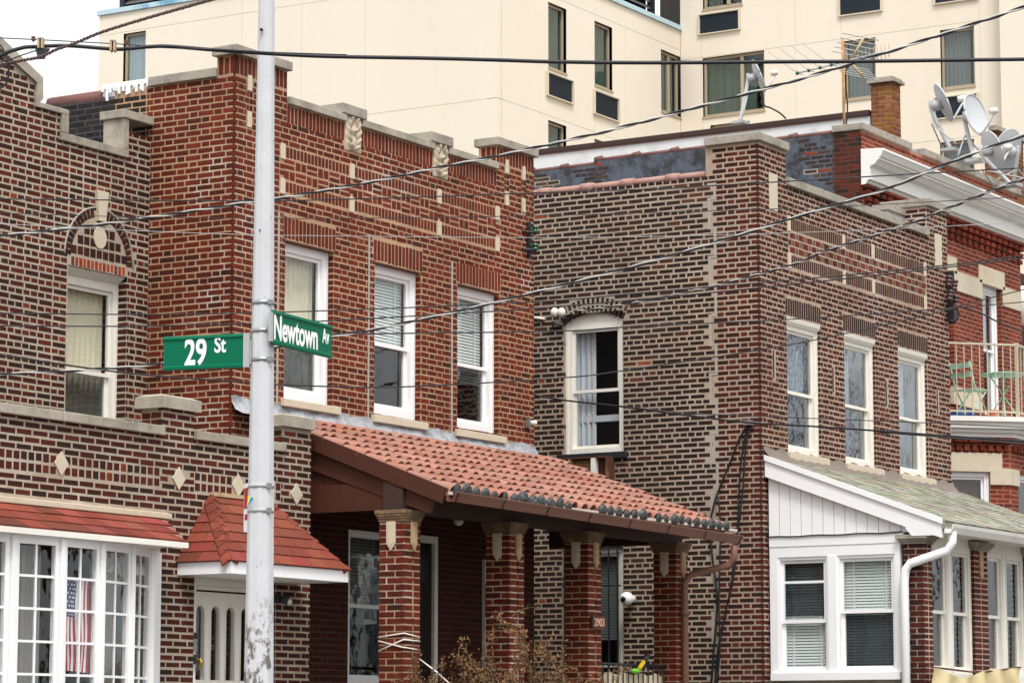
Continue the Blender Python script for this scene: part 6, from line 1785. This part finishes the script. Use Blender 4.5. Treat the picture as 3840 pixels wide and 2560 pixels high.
# Newtown Av
d2 = (_f * math.cos(rad(24.8)) + _r * math.sin(rad(24.8)))
pn = onD(1021, 1228, PD_ - .1)
L2 = walk(pn, d2, 1241)
pn.z = onD(1021, 1225, PD_ - .1).z
t, fr, a, n_ = street_sign('street_name_sign', 'green street name sign reading Newtown Av on the light pole', pn, 24.8, L2, .232, '', '', 0, 0)
wk = lambda px: walk(pn, d2, px)
fitw(letter(t, fr, a, n_, 'Newtown', .235, wk(1024), -.078, 1, .006), wk(1188) - wk(1024))
fitw(letter(t, fr, a, n_, 'Av', .145, wk(1205), -.022, 1, .003), wk(1231) - wk(1205))
MB().box(-.03, -.001, -.008, .012, -.1, .1, fr).build('bracket', 'galvanised', t)
# two parking signs seen nearly edge-on
for (x0, x1, y0, y1, lab, side) in ((916, 946, 1805, 1988, 'narrow red and white parking sign strapped left of the light pole', 0), (1004, 1026, 1787, 1968, 'white edged parking sign seen from behind right of the light pole', 1)):
    q0 = onD(x0, (y0 + y1) / 2, PD_ + .02); az_ = 160 if side == 0 else 24
    dirp = (_f * math.cos(rad(az_)) + _r * math.sin(rad(az_)))
    L_ = .30
    if side == 0:
        q0 = onD(x1, (y0 + y1) / 2, PD_ + .0); dirp = (_f * math.cos(rad(-20)) - _r * math.sin(rad(20))); 
        L_ = walk(q0, dirp, x0)
    else:
        L_ = walk(q0, dirp, x1)
    hh_ = (onD(x0, y0, PD_).z - onD(x0, y1, PD_).z) / 2
    t = thing('parking_sign', lab, 'parking sign', q0)
    f_ = Fr(q0, dirp, Vector((-dirp.y, dirp.x, 0)))
    rr_ = .025; poly = []
    for cx_, cz_, a0_ in ((L_ - rr_, hh_ - rr_, 0), (rr_, hh_ - rr_, 90), (rr_, -hh_ + rr_, 180), (L_ - rr_, -hh_ + rr_, 270)):
        for k in range(4): an = rad(a0_ + k * 30); poly.append((cx_ + rr_ * math.cos(an), cz_ + rr_ * math.sin(an)))
    MB().prism(poly, -.003, .003, f_).build('plate', 'sign_white', t)
    if side == 0:
        sg = -1 if f_.d.dot(CAM - q0) > 0 else 1
        sg = 1 if f_.d.dot(CAM - q0) > 0 else -1
        MB().box(.012, L_ - .012, sg * .0035, sg * .005, hh_ - .17, hh_ - .03, f_).build('red_field', 'sign_red', t)
        MB().box(.03, L_ - .03, sg * .0035, sg * .005, -hh_ + .08, -hh_ + .12, f_).build('arrow_bar', 'sign_red', t)
    else:
        MB().box(.02, L_ - .02, -.006, .006, -hh_ + .02, hh_ - .02, f_).build('backing', 'galvanised', t)

# ================================================================ overhead wires
def smooth(pts, n=6):
    out = []
    for i in range(len(pts) - 1):
        p0 = pts[max(i - 1, 0)]; p1 = pts[i]; p2 = pts[i + 1]; p3 = pts[min(i + 2, len(pts) - 1)]
        for k in range(n):
            t_ = k / n
            out.append(.5 * ((2 * p1) + (p2 - p0) * t_ + (2 * p0 - 5 * p1 + 4 * p2 - p3) * t_ ** 2 + (3 * p1 - p0 - 3 * p2 + p3) * t_ ** 3))
    out.append(pts[-1]); return out
def wire(pp, d0, d1, r, label, mat='cable', twist=None, name='overhead_wire'):
    r *= 1.02
    x0, x1 = pp[0][0], pp[-1][0]
    pts = [onD(x, y, d0 + (d1 - d0) * (x - x0) / ((x1 - x0) or 1)) for x, y in pp]
    pts = smooth(pts)
    if twist is None:
        return tag(MB().tube(pts, r, 6).build(name, mat), label, 'wire')
    t = thing(name, label, 'wire', pts[0])
    # strands laid round each other
    P2 = []
    for i in range(len(pts) - 1):
        for k in range(5): P2.append(pts[i].lerp(pts[i + 1], k / 5))
    P2.append(pts[-1])
    ln = 0; prev = P2[0]; tr = [[], []]
    for p in P2:
        ln += (p - prev).length; prev = p
        an = ln * twist
        for s_ in (0, 1):
            off = Vector((0, 0, 1)) * math.sin(an + s_ * math.pi) * r * .8 + _f * math.cos(an + s_ * math.pi) * r * .8
            tr[s_].append(p + off)
    MB().tube(tr[0], r, 6).build('strand', mat[0], t); MB().tube(tr[1], r * .8, 6).build('strand', mat[1], t)
    return t
wire([(-60, 262), (0, 210), (80, 181), (135, 176), (250, 172), (400, 183), (460, 185), (560, 176), (640, 175), (800, 188), (950, 198), (1100, 207), (1257, 213), (1600, 219), (1869, 226), (2100, 233), (2466, 236), (3000, 232), (3202, 231), (3840, 223), (3950, 222)], 18, 18.3, .0125, 'thick black cable sagging level across the street in front of the light pole')
wire([(-60, 139), (0, 143), (150, 150), (300, 158), (480, 168), (620, 180), (800, 186), (1000, 196), (1300, 206)], 18.05, 18.05, .0035, 'thin steel messenger wire above the thick black cable', 'cable')
wire([(-40, 262), (60, 232), (150, 214), (215, 185), (280, 163), (380, 122), (540, 72), (700, 26), (840, -14)], 18.4, 15, .0065, 'rusty twisted guy strand rising steeply past the apartment roof', ('cable_rust', 'cable_rust'), 60)
wire([(-60, 890), (0, 884), (264, 856), (557, 816), (948, 756), (1025, 747), (1359, 689), (1665, 625), (1900, 578), (2301, 486), (2636, 396), (3000, 297), (3193, 239), (3536, 129), (3840, 27), (3920, 0)], 24, 21, .0085, 'twisted black and white service cable climbing past the carved stones to the antenna', ('cable', 'cable_light'), 16)
wire([(-60, 1407), (0, 1403), (396, 1382), (613, 1361), (1020, 1303), (1239, 1264), (1461, 1223), (1716, 1167), (1900, 1122), (2277, 1026), (2674, 912), (3000, 809), (3094, 780), (3212, 745), (3349, 700), (3559, 611), (3840, 507), (3920, 476)], 24.5, 22, .0085, 'twisted black and white service cable behind the signs rising to the white cornice', ('cable', 'cable_light'), 14)
ins = onU(2112, 1173, UC0 - .12)
wire([(2112, 1173), (2362, 1139), (2674, 1073), (3000, 983), (3070, 950), (3401, 842), (3684, 728), (3778, 694), (3900, 650)], proj(ins)[2] , 26, .011, 'twisted service cable running from the arched side window up to the right', ('cable', 'cable_light'), 12)
wire([(-60, 745), (0, 746), (500, 751), (948, 754), (1025, 754), (1512, 741), (2100, 720), (2513, 707), (2700, 695), (3159, 668), (3600, 643), (3900, 627)], 23, 23, .0055, 'thin black wire nearly level below the red parapet panels')
wire([(-60, 797), (0, 799), (472, 813), (948, 819), (1025, 820), (1500, 817), (2100, 807), (3000, 780), (3600, 751), (3900, 732)], 23.5, 23.5, .0035, 'thin dark wire just under the level black wire')
wire([(-60, 836), (0, 839), (557, 867), (948, 881), (1025, 882), (2100, 891), (3000, 872), (3840, 834), (3920, 830)], 23.2, 23.2, .0026, 'hair thin grey wire crossing above the upper windows', 'galvanised')
wire([(-60, 1173), (0, 1174), (557, 1179), (939, 1173), (1150, 1167), (1563, 1152), (2100, 1126), (2372, 1101), (3000, 1047), (3561, 993), (3840, 957), (3920, 946)], 24, 24, .0055, 'black wire crossing the upper window sashes behind the Newtown Av sign')
wire([(-60, 1220), (0, 1221), (472, 1223), (939, 1213), (1239, 1202), (2100, 1149), (3000, 1063), (3840, 969), (3920, 958)], 24.2, 24.2, .006, 'black wire crossing just above the 29 St sign')
wire([(-60, 1320), (0, 1330), (472, 1398), (897, 1431), (1020, 1440), (1250, 1449), (1512, 1450), (2100, 1417), (2372, 1384), (3000, 1285), (3542, 1165), (3599, 1146), (3840, 1085), (3920, 1062)], 25, 39.5, .008, 'thin wire dipping below the sign and rising to the brown insulators')
wire([(1100, 1256), (1239, 1253), (2100, 1241), (2372, 1224), (3000, 1195), (3566, 1155), (3840, 1132), (3920, 1126)], 27, 39.6, .008, 'thin wire from behind the Newtown Av sign to the brown insulators')
cl = onU(2811, 1585, UC0 - .06)
wire([(1990, 1478), (2115, 1500), (2325, 1523), (2555, 1554), (2811, 1584), (3097, 1601), (3554, 1634), (3840, 1655), (3920, 1661)], proj(cl)[2], proj(cl)[2] - 4, .012, 'black cable crossing low over the dark brick house past the cable clamp')
wire([(2300, 1518), (2555, 1546), (2840, 1560), (3200, 1574), (3554, 1588), (3920, 1606)], 33, 33, .006, 'thin black wire just above the low cable on the dark brick house')
wire([(3300, 1620), (3554, 1640), (3840, 1664), (3920, 1670)], 33.4, 33.4, .009, 'black cable sagging in front of the balcony bay dentils')
wire([(3599, 1146), (3680, 1175), (3760, 1215), (3920, 1275)], 39.3, 38, .011, 'short black cable dropping right from the brown insulators')
# loops at the left edge
wire([(-30, 150), (5, 175), (28, 230), (32, 280), (18, 320), (-30, 345)], 18.1, 18.1, .006, 'slack black cable loop hanging beside the gable coping')
wire([(-30, 165), (2, 205), (26, 245), (30, 290), (-20, 310)], 18.2, 18.2, .005, 'second slack cable loop hanging beside the gable coping', 'cable')
wire([(-60, 242), (30, 226), (90, 205), (142, 188)], 18.0, 18.0, .004, 'thin bracing wire running up to the dark cable spacer')
wire([(-60, 255), (60, 233), (148, 220)], 18.0, 18.0, .004, 'thin bracing wire running into the foot of the cable spacer')
for x, y, lab in ((152, 165, 'metal cable clamp above the dark wedge spacer'), (423, 174, 'metal cable clamp hanging before the corner window')):
    q = onD(x, y, 17.97); t = thing('cable_clamp', lab, 'clamp', q)
    f_ = Fr(q, _r, _f)
    for s_ in (-.013, .009): MB().box(s_ - .004, s_ + .008, -.02, .05, -.03, .03, f_).build('plate', 'tan_stone', t)
    MB().box(-.018, .018, -.022, .052, .0301, .036, f_).build('top_plate', 'steel', t)
q = onD(157, 202, 17.98); f_ = Fr(q, _r, _f)
tag(MB().prism([(-.042, .032), (.05, .032), (.028, .0), (.018, -.032), (-.022, -.034)], -.012, .012, f_).build('cable_spacer', 'black_metal'), 'dark wedge shaped cable spacer under the thick black cable', 'spacer')
for x, y, lab in ((125, 146, 'tiny square tag on the messenger wire beside the clamp'), (471, 160, 'tiny round bolt tag on the messenger wire over the window')):
    q = onD(x, y, 17.99); f_ = Fr(q, _r, _f)
    tag(MB().box(-.011, .011, -.01, .02, -.010, .014, f_).box(-.004, .004, -.006, .006, -.02, -.0101, f_).build('wire_tag', 'cable_rust'), lab, 'tag')

# insulators
def knob(base_, axis, r, mat, t, n=3):
    a = Vector(axis).normalized(); pts = []; rr_ = []
    for k in range(n):
        for dz, s_ in ((0, .55), (.25, 1.0), (.7, 1.0), (.95, .55)):
            pts.append(base_ + a * (k + dz) * r * 1.1); rr_.append(r * s_)
    MB().tube(pts, rr_, 12).build('insulator', mat, t)
gi = onW(2003, 910, WB); t = thing('green_insulators', 'two green glass insulators on an iron bracket at the red house corner', 'insulators', gi)
for py in (868, 934):
    q = onW(1998, py, WB - .06); knob(q + Vector((.02, -.02, -.02)), (.05, 0, 1), .042, 'insulator_green', t, 2)
    MB().tube([q + Vector((-.16, .05, -.02)), q + Vector((-.05, -.02, -.02)), q + Vector((.02, -.02, -.03))], .02, 6).build('bracket', 'black_metal', t)
q = onW(1984, 900, WB - .02); MB().box(q.x - .03, q.x + .03, WB - .03, WB - .006, q.z - .22, q.z + .22).build('back_plate', 'black_metal', t)
bi = onW(3562, 1110, WC); t = thing('brown_insulators', 'cluster of brown porcelain insulators with looped cables on the dark house corner', 'insulators', bi)
for dx, dy, n_ in ((-6, 1075, 3), (14, 1090, 3), (-2, 1128, 3), (22, 1135, 2)):
    q = onW(3562 + dx, dy, WC - .12); knob(q, (.15, -.1, 1), .05, 'insulator_brown', t, n_)
q = onW(3556, 1110, WC); MB().box(q.x - .06, q.x - .01, WC - .1, WC - .006, q.z - .35, q.z + .35).build('back_plate', 'black_metal', t)
for k in range(3):
    p = [onW(3590 - k * 3, 1148, WC - .15), onW(3588 + k * 4, 1180, WC - .15), onW(3572 + k * 3, 1206 + k * 3, WC - .12), onW(3561, 1214 - k * 6, WC - .03)]
    MB().tube(smooth(p), .014, 6).build('cable_loop', 'cable', t)
wi = onU(2095, 1172, UC0); t = thing('cable_anchor', 'white porcelain cable anchor with dangling leads beside the arched window', 'anchor', wi)
for x in (2080, 2106):
    q = onU(x, 1172, UC0 - .1); MB().ball(q, .055, 10, 7, (1, 1, 1.2)).build('insulator', 'porcelain', t)
    MB().tube([q, onU(x, 1178, UC0 + .02)], .012, 6).build('screw', 'rust_unit', t)
MB().tube(smooth([onU(2106, 1176, UC0 - .12), onU(2122, 1195, UC0 - .1), onU(2112, 1222, UC0 - .06), onU(2078, 1214, UC0 - .05), onU(2074, 1230, UC0 - .04)]), .012, 6).build('lead', 'cable', t)
MB().tube([onU(2000, 1190, UC0 - .03), onU(2042, 1196, UC0 - .03)], .02, 6).build('pipe_stub', 'porcelain', t)
cbx = onW(1990, 1586, WB); t = thing('floodlight', 'small beige sensor lamp at the right edge of the red house', 'lamp', cbx)
q = onW(1985, 1586, WB - .03); MB().box(q.x - .05, q.x, WB - .06, WB - .005, q.z - .05, q.z + .05).build('back_plate', 'steel', t); MB().tube([q + Vector((-.02, -.03, 0)), q + Vector((.04, -.07, .005))], [.025, .035], 10).build('head', 'porcelain', t)
# clamp and drop cables on the side of C
t = thing('drop_cables', 'bundle of black drop cables hanging down the dark brick side wall', 'cables', cl)
MB().box(cl.x - .06, cl.x + .04, cl.y - .05, cl.y + .06, cl.z - .03, cl.z + .03).build('clamp', 'steel', t)
for k, pp in enumerate(([(2806, 1590), (2770, 1650), (2735, 1740), (2690, 1850), (2668, 1930), (2662, 2000), (2676, 2120), (2690, 2250), (2680, 2400), (2668, 2560)],
           [(2808, 1592), (2785, 1680), (2772, 1820), (2768, 1950), (2752, 2150), (2720, 2300), (2690, 2450), (2682, 2560)],
           [(2812, 1592), (2796, 1680), (2784, 1850), (2764, 2010), (2740, 2200), (2700, 2400), (2690, 2560)],
           [(2690, 1850), (2702, 1960), (2700, 2080), (2696, 2260), (2700, 2420), (2690, 2560)])):
    MB().tube(smooth([onU(x, y, UC0 - .035 - .012 * k) for x, y in pp], 4), .012, 6).build('cable', 'cable', t)

# ================================================================ satellite dishes, antenna
def dish(px, py, D_, r, face, label, base_px, mat='dish', arm=True, tilt=.35, lnb=None):
    c = onD(px, py, D_); n_ = Vector(face).normalized()
    e = n_.cross(Vector((0, 0, 1))).normalized(); g_ = e.cross(n_)
    b = onD(base_px[0], base_px[1], D_)
    t = thing('satellite_dish', label, 'satellite dish', b)
    def bowl(off, rr_):
        rows = []
        for k in range(7):
            q_ = k / 6
            rows.append([c - n_ * (.16 * r * (1 - q_ * q_)) - n_ * off + (e * math.cos(a_ * math.pi / 14) + g_ * 1.12 * math.sin(a_ * math.pi / 14)) * rr_ * q_ for a_ in range(29)])
        return rows
    m = MB(); m.sheet(bowl(0, r)); m.sheet([x[::-1] for x in bowl(.012, r)])
    m.tube([p for p in bowl(0, r)[6]], .014, 6); m.build('reflector', mat, t)
    bc = c - n_ * (.16 * r + .03)
    MB().tube([bc + n_ * .02, bc - n_ * .14], [.12 * r + .06, .07], 10).build('mount', 'galvanised', t)
    pk = bc - n_ * .14
    MB().tube(smooth([pk + Vector((0, 0, .12)), pk, Vector(((pk.x + b.x) / 2, (pk.y + b.y) / 2, pk.z - (pk.z - b.z) * .55)) + (pk - b) * .12, b], 5), .035, 8).build('mast', mat, t)
    MB().box(b.x - .12, b.x + .12, b.y - .12, b.y + .12, b.z - .04, b.z + .01).build('foot', 'galvanised', t)
    for s_ in (-1, 1): MB().tube([pk + Vector((0, 0, -.25)), b + e * s_ * .45], .012, 6).build('stay', 'galvanised', t)
    if arm:
        low = c - g_ * r * 1.05 - n_ * .02; tip = c + n_ * r * 1.25 - g_ * r * .25
        MB().tube([low, low + n_ * .25 * r, tip], .018, 6).build('feed_arm', mat, t)
        MB().tube([tip, tip - (tip - c).normalized() * .12], .05, 8).build('feed_horn', 'porcelain', t)
    return t
dish(2845, 285, 52, .27, (.49, -.78, .38), 'white satellite dish on bent mast at the middle of the silver wall', (2775, 458))
dish(3538, 385, 45, .28, (.50, -.76, .40), 'pale grey satellite dish seen edge-on left of the dish cluster', (3565, 560), 'dish')
dish(3660, 430, 44.6, .30, (-.2, -.93, .22), 'large pale satellite dish facing the street on the roof front', (3655, 600), 'dish')
dish(3722, 560, 44.2, .26, (.70, -.55, .36), 'white satellite dish half turned away low in the cluster', (3790, 690), 'dish')
dish(3778, 565, 46, .31, (.25, .8, .3), 'dark backed satellite dish seen from behind in the cluster', (3800, 690), 'dish_grey', arm=False)
# aerial on a rusty mast
mb_ = onU(3166, 488, UD0 + .1); mt = onD(3160, 150, proj(mb_)[2])
mt = Vector((mb_.x, mb_.y, onU(3162, 150, UD0 + .1).z))
an = thing('tv_antenna', 'old television antenna with crossed booms on a rusty mast', 'antenna', mb_)
MB().tube([mb_ - Vector((0, 0, .3)), mt], .022, 8).build('mast', 'rusty', an)
dA = proj(mb_)[2]
ctr = onD(3196, 228, dA - .3)
b0, b1 = onD(2990, 275, dA - .6), onD(3355, 185, dA - .1)
MB().tube([b0, b1], .014, 6).build('boom', 'galvanised', an)
for k in range(4):
    q = b0.lerp(b1, k * .115); MB().tube([q + Vector((-.25, .35, .32)), q, q + Vector((.06, -.06, -.02))], .006, 5).build('element', 'galvanised', an); MB().ball(q, .03, 8, 6).build('element_clip', 'insulator_green', an)
for k in range(9):
    q = b0.lerp(b1, .62 + k * .04); MB().tube([q + Vector((0, 0, .12)), q + Vector((0, 0, -.10))], .006, 5).build('element', 'tan_stone', an)
for (e0, e1) in (((3192, 225), (3240, 140)), ((3196, 242), (3238, 290))):
    p, q = onD(*e0, dA - .3), onD(*e1, dA - .3); MB().tube([p, q], .02, 6).build('boom', 'tan_stone', an)
    for k in range(5):
        s_ = p.lerp(q, .2 + k * .2); MB().tube([s_ - _r * .32 + Vector((0, 0, .06)), s_ + _r * .22 - Vector((0, 0, .05))], .009, 5).build('element', 'galvanised', an)
MB().tube(smooth([ctr, onD(3174, 262, dA - .3), onD(3172, 330, dA), onD(3178, 400, dA), onD(3172, 480, dA)]), .012, 5).build('lead', 'cable', an)
tag(MB().tube(smooth([onD(2855, 350, 52), onD(2866, 395, 52), onD(2890, 405, 52), onD(2925, 425, 52), onD(2948, 446, 52)]), .016, 6).build('dish_cable', 'cable'), 'slack black cable trailing right of the dish on the silver wall', 'cable')

# ================================================================ things on the porches
# house number
q = onW(2236, 2332, WCF - .006)
np_ = thing('house_number_plate', 'small brown plaque with number 2903 on the porch column', 'number plate', q)
f_ = FW(WCF); uq = q.x
MB().box(uq - .16, uq + .15, -.05, -.022, q.z - .075, q.z + .075, f_).build('board', 'plaque', np_)
for (a_, b_, c_, d_) in ((-.16, .15, .065, .075), (-.16, .15, -.075, -.065)): MB().box(uq + a_, uq + b_, -.056, -.0505, q.z + c_, q.z + d_, f_).build('border', 'rust_unit', np_)
rot = Matrix((Vector((1, 0, 0)), Vector((0, 0, 1)), Vector((0, -1, 0)))).transposed().to_euler()
text_mesh('lettering', '2903', .125, 'plaque_text', f_.p(uq - .125, -.053, q.z - .043), rot, np_, .92, .002, .002)
# dome camera by the lower side window
q = onU(2350, 2243, UC0 - .16)
t = thing('security_camera', 'white dome security camera beside the barred side window', 'camera', q)
MB().ball(q, .085, 18, 12).build('dome', 'white_vinyl', t); MB().tube([q + Vector((.05, 0, 0)), q + Vector((.17, 0, .0))], .05, 10).build('mount', 'white_vinyl', t)
ld = (CAM - q).normalized() + Vector((-.35, .55, -.1)); ld.normalize(); MB().tube([q + ld * .06, q + ld * .093], .035, 12).build('lens', 'glass_dark', t)
# strings tied round the first column
t = thing('string', 'pale string wound crosswise round the porch column', 'string', (cu0[0], WCF, 1.2))
fS1 = Fr((cu0[0], 0, 0), (0, -1, 0), (1, 0, 0))
for k, (y0, ym, y1) in enumerate(((2388, 2373, 2388), (2402, 2426, 2436), (2440, 2397, 2403))):
    p = [onU(1419, y0, cu0[0] - .012), onU(1512, ym, cu0[0] - .012)]; q = [onW(1516, ym, WCF - .014), onW(1574, y1, WCF - .014)]
    MB().tube(p + q, .008, 6).build('strand', 'rope', t)
MB().tube([onW(1574, 2470, WCF - .014), onW(1640, 2520, WCF - .3), onW(1700, 2575, WCF - .5)], .008, 6).build('strand', 'rope', t)
# two dark green chair backs on the porch
for x, lab in ((1215, 'dark green plastic chair back on the porch beside the brick front'), (1345, 'dark green plastic chair back under the porch window')):
    q = onW(x, 2590, WCF + 1.0); t = thing('plastic_chair', lab, 'chair', (q.x, q.y, .55))
    rows = []
    for j in range(7):
        rows.append([Vector((q.x + (i - 5) * .045, q.y + .02 * math.cos((i - 5) * .3) + (6 - j) * .012, .95 + (q.z + .06 - .95) * j / 6 - .05 * ((i - 5) / 5) ** 2 * (j == 6))) for i in range(11)])
    MB().sheet(rows).build('backrest', 'plastic_green', t)
    MB().box(q.x - .23, q.x + .23, q.y - .4, q.y + .05, .93, .96).build('seat', 'plastic_green', t)
    for a_ in (-.2, .2):
        for b_ in (-.36, .02): MB().tube([(q.x + a_, q.y + b_, .93), (q.x + a_ * 1.1, q.y + b_, .55)], .025, 6).build('leg', 'plastic_green', t)
# railing with wicker screen between the last columns, and a garden tool
ra, rb = cu0[2] + cwid, cu0[3]
zr_ = onW(2380, 2492, WCF + .15).z
t = thing('porch_railing', 'black iron railing with pale wicker screen between the porch columns', 'railing', ((ra + rb) / 2, WCF + .15, .55))
MB().tube([(ra, WCF + .15, zr_), (rb, WCF + .15, zr_)], .018, 8).build('top_rail', 'black_metal', t)
for k in range(15): MB().tube([(ra + (rb - ra) * (k + .5) / 15, WCF + .15, .55), (ra + (rb - ra) * (k + .5) / 15, WCF + .15, zr_)], .009, 6).build('baluster', 'black_metal', t)
rows = []
for j in range(8): rows.append([Vector((ra + .03 + (rb - ra - .06) * i / 60, WCF + .19 + .02 * math.sin(i * 1.1) + .03 * math.sin(j * .8), .56 + (zr_ - .10 - .56) * j / 7 + .015 * math.sin(i * .5))) for i in range(61)])
MB().sheet(rows).build('wicker_screen', 'wicker', t)
g0_ = onW(2395, 2508, WCF + .1); g1_ = onW(2428, 2456, WCF + .1)
t = thing('garden_tool', 'yellow and black handled hand tool with lime head on the porch railing', 'tool', g0_)
MB().tube([g0_, g0_.lerp(g1_, .55)], .028, 10).build('grip', 'yellow_plastic', t); MB().tube([g0_.lerp(g1_, .56), g1_], [.028, .036], 10).build('handle', 'black_metal', t)
MB().ball(g0_ + Vector((-.08, 0, -.02)), .08, 12, 8, (1.2, .5, .4)).build('head', 'lime_plastic', t)
# yellow cloth over the front of C's porch
fFP2 = FW(WPf - .12)
ca, cb_ = onW(3497, 2510, WPf - .12).x, onW(3822, 2510, WPf - .12).x
rows = []
for j in range(9):
    row = []
    for i in range(49):
        s_ = i / 48; zt0 = onW(3497 + 325 * s_, 2500, WPf - .12).z - .03 * math.sin(s_ * math.pi)
        row.append(fFP2.p(ca + (cb_ - ca) * s_, .07 * math.sin(s_ * 34 * (1 - .3 * j / 8) + j * .5) * (j / 8) ** .6 - .02, zt0 - .10 * math.sin(math.pi * min(1, s_ * 1.6)) ** 2 * (1 if s_ < .62 else .4) - .55 * j / 8))
    rows.append(row)
cl_ = thing('draped_cloth', 'pale yellow cloth draped along the front of the white porch', 'cloth', (ca, WPf - .12, .8))
MB().sheet(rows[::-1]).build('sheet', 'yellow_cloth', cl_)
MB().tube([fFP2.p(ca - .02, -.01, rows[0][0].z), fFP2.p((ca + cb_) / 2, -.01, rows[0][24].z), fFP2.p(cb_ + .02, -.01, rows[0][48].z)], .012, 6).build('line', 'rust_unit', cl_)
# bare shrub in front of the porch
sw_ = WCF - .9
sb0, sb1 = onW(1640, 2560, sw_), onW(2150, 2560, sw_)
t = thing('bare_shrub', 'bare tangled shrub with a few dry leaves in front of the porch columns', 'shrub', ((sb0.x + sb1.x) / 2, sw_, .12))
rs = random.Random(12); br_, gr_, lf_ = MB(), MB(), MB()
def grow(p, d, L, r, depth):
    m_ = gr_ if rs.random() < .3 else br_
    pts = [p]; q = p.copy(); dd = d.copy()
    for k in range(5):
        dd = (dd + Vector((rs.gauss(0, .18), rs.gauss(0, .18), rs.gauss(.0, .12)))).normalized(); q = q + dd * L / 5; pts.append(q.copy())
    m_.tube(pts, [r * (1 - .13 * k) for k in range(6)], 5)
    if depth < 3:
        for k in range(rs.randint(3, 5)):
            i = rs.randint(1, 5); nd = (dd + Vector((rs.gauss(0, .7), rs.gauss(0, .6), rs.gauss(.15, .5)))).normalized(); grow(pts[i], nd, L * rs.uniform(.25, .45), r * .62, depth + 1)
    if depth >= 1:
        for k in range(7):
            c = rs.choice(pts) + Vector((rs.gauss(0, .02), rs.gauss(0, .02), rs.gauss(0, .02))); s_ = rs.uniform(.010, .026)
            u1 = Vector((rs.gauss(0, 1), rs.gauss(0, 1), rs.gauss(0, 1))).normalized(); u2 = u1.cross(Vector((rs.gauss(0, 1), rs.gauss(0, 1), 1))).normalized()
            lf_.add([c - u1 * s_, c + u2 * s_ * .5, c + u1 * s_, c - u2 * s_ * .5], [(0, 1, 2, 3)])
for k in range(105):
    s_ = rs.uniform(.18, .90)
    p = Vector((sb0.x + (sb1.x - sb0.x) * s_, sw_ + rs.uniform(-.35, .35), .12))
    tgt = Vector((sb0.x + (sb1.x - sb0.x) * (s_ + rs.gauss(.02, .06)), sw_ + rs.gauss(0, .3), onW(1900, 2400, sw_).z - .74 - .45 * abs(s_ - .5) + rs.gauss(0, .1)))
    grow(p, (tgt - p).normalized(), (tgt - p).length, .011, 0)
br_.build('branches', 'branch', t, kind='stuff'); gr_.build('green_shoots', 'branch_green', t, kind='stuff'); lf_.build('dry_leaves', 'dry_leaf', t, kind='stuff')

# ================================================================ bare street trees across the road, seen only mirrored in the windows
def street_tree(x, y, h, seed, label):
    rt = random.Random(seed)
    t = thing('street_tree', label, 'tree', (x, y, 0), 'bare street trees across the road')
    tr, cr = MB(), MB()
    def br(p, d, L, r, k):
        pts = [p.copy()]; q = p.copy(); dd = d.copy()
        for _ in range(4):
            dd = (dd + Vector((rt.gauss(0, .12), rt.gauss(0, .12), rt.gauss(.03, .08)))).normalized(); q = q + dd * L / 4; pts.append(q.copy())
        (tr if k == 0 else cr).tube(pts, [r * (1 - .12 * i) for i in range(5)], 6 if k < 2 else 4)
        if k < 5:
            for _ in range(3 if k else 5):
                nd = (dd + Vector((rt.gauss(0, .6), rt.gauss(0, .6), rt.gauss(.25, .35)))).normalized()
                br(pts[rt.randint(2, 4)], nd, L * rt.uniform(.6, .8), r * .55, k + 1)
    br(Vector((x, y, -.1)), Vector((0, 0, 1)), h * .36, .22, 0)
    tr.build('trunk', 'brown_dark', t); cr.build('crown', 'brown_dark', t, kind='stuff')
for i, (x, y, h) in enumerate(((52, -3.5, 15), (62, -5, 17), (74, -4, 18), (45, -9, 15))):
    street_tree(x, y, h, 70 + i, 'bare street tree across the road from the brick houses')
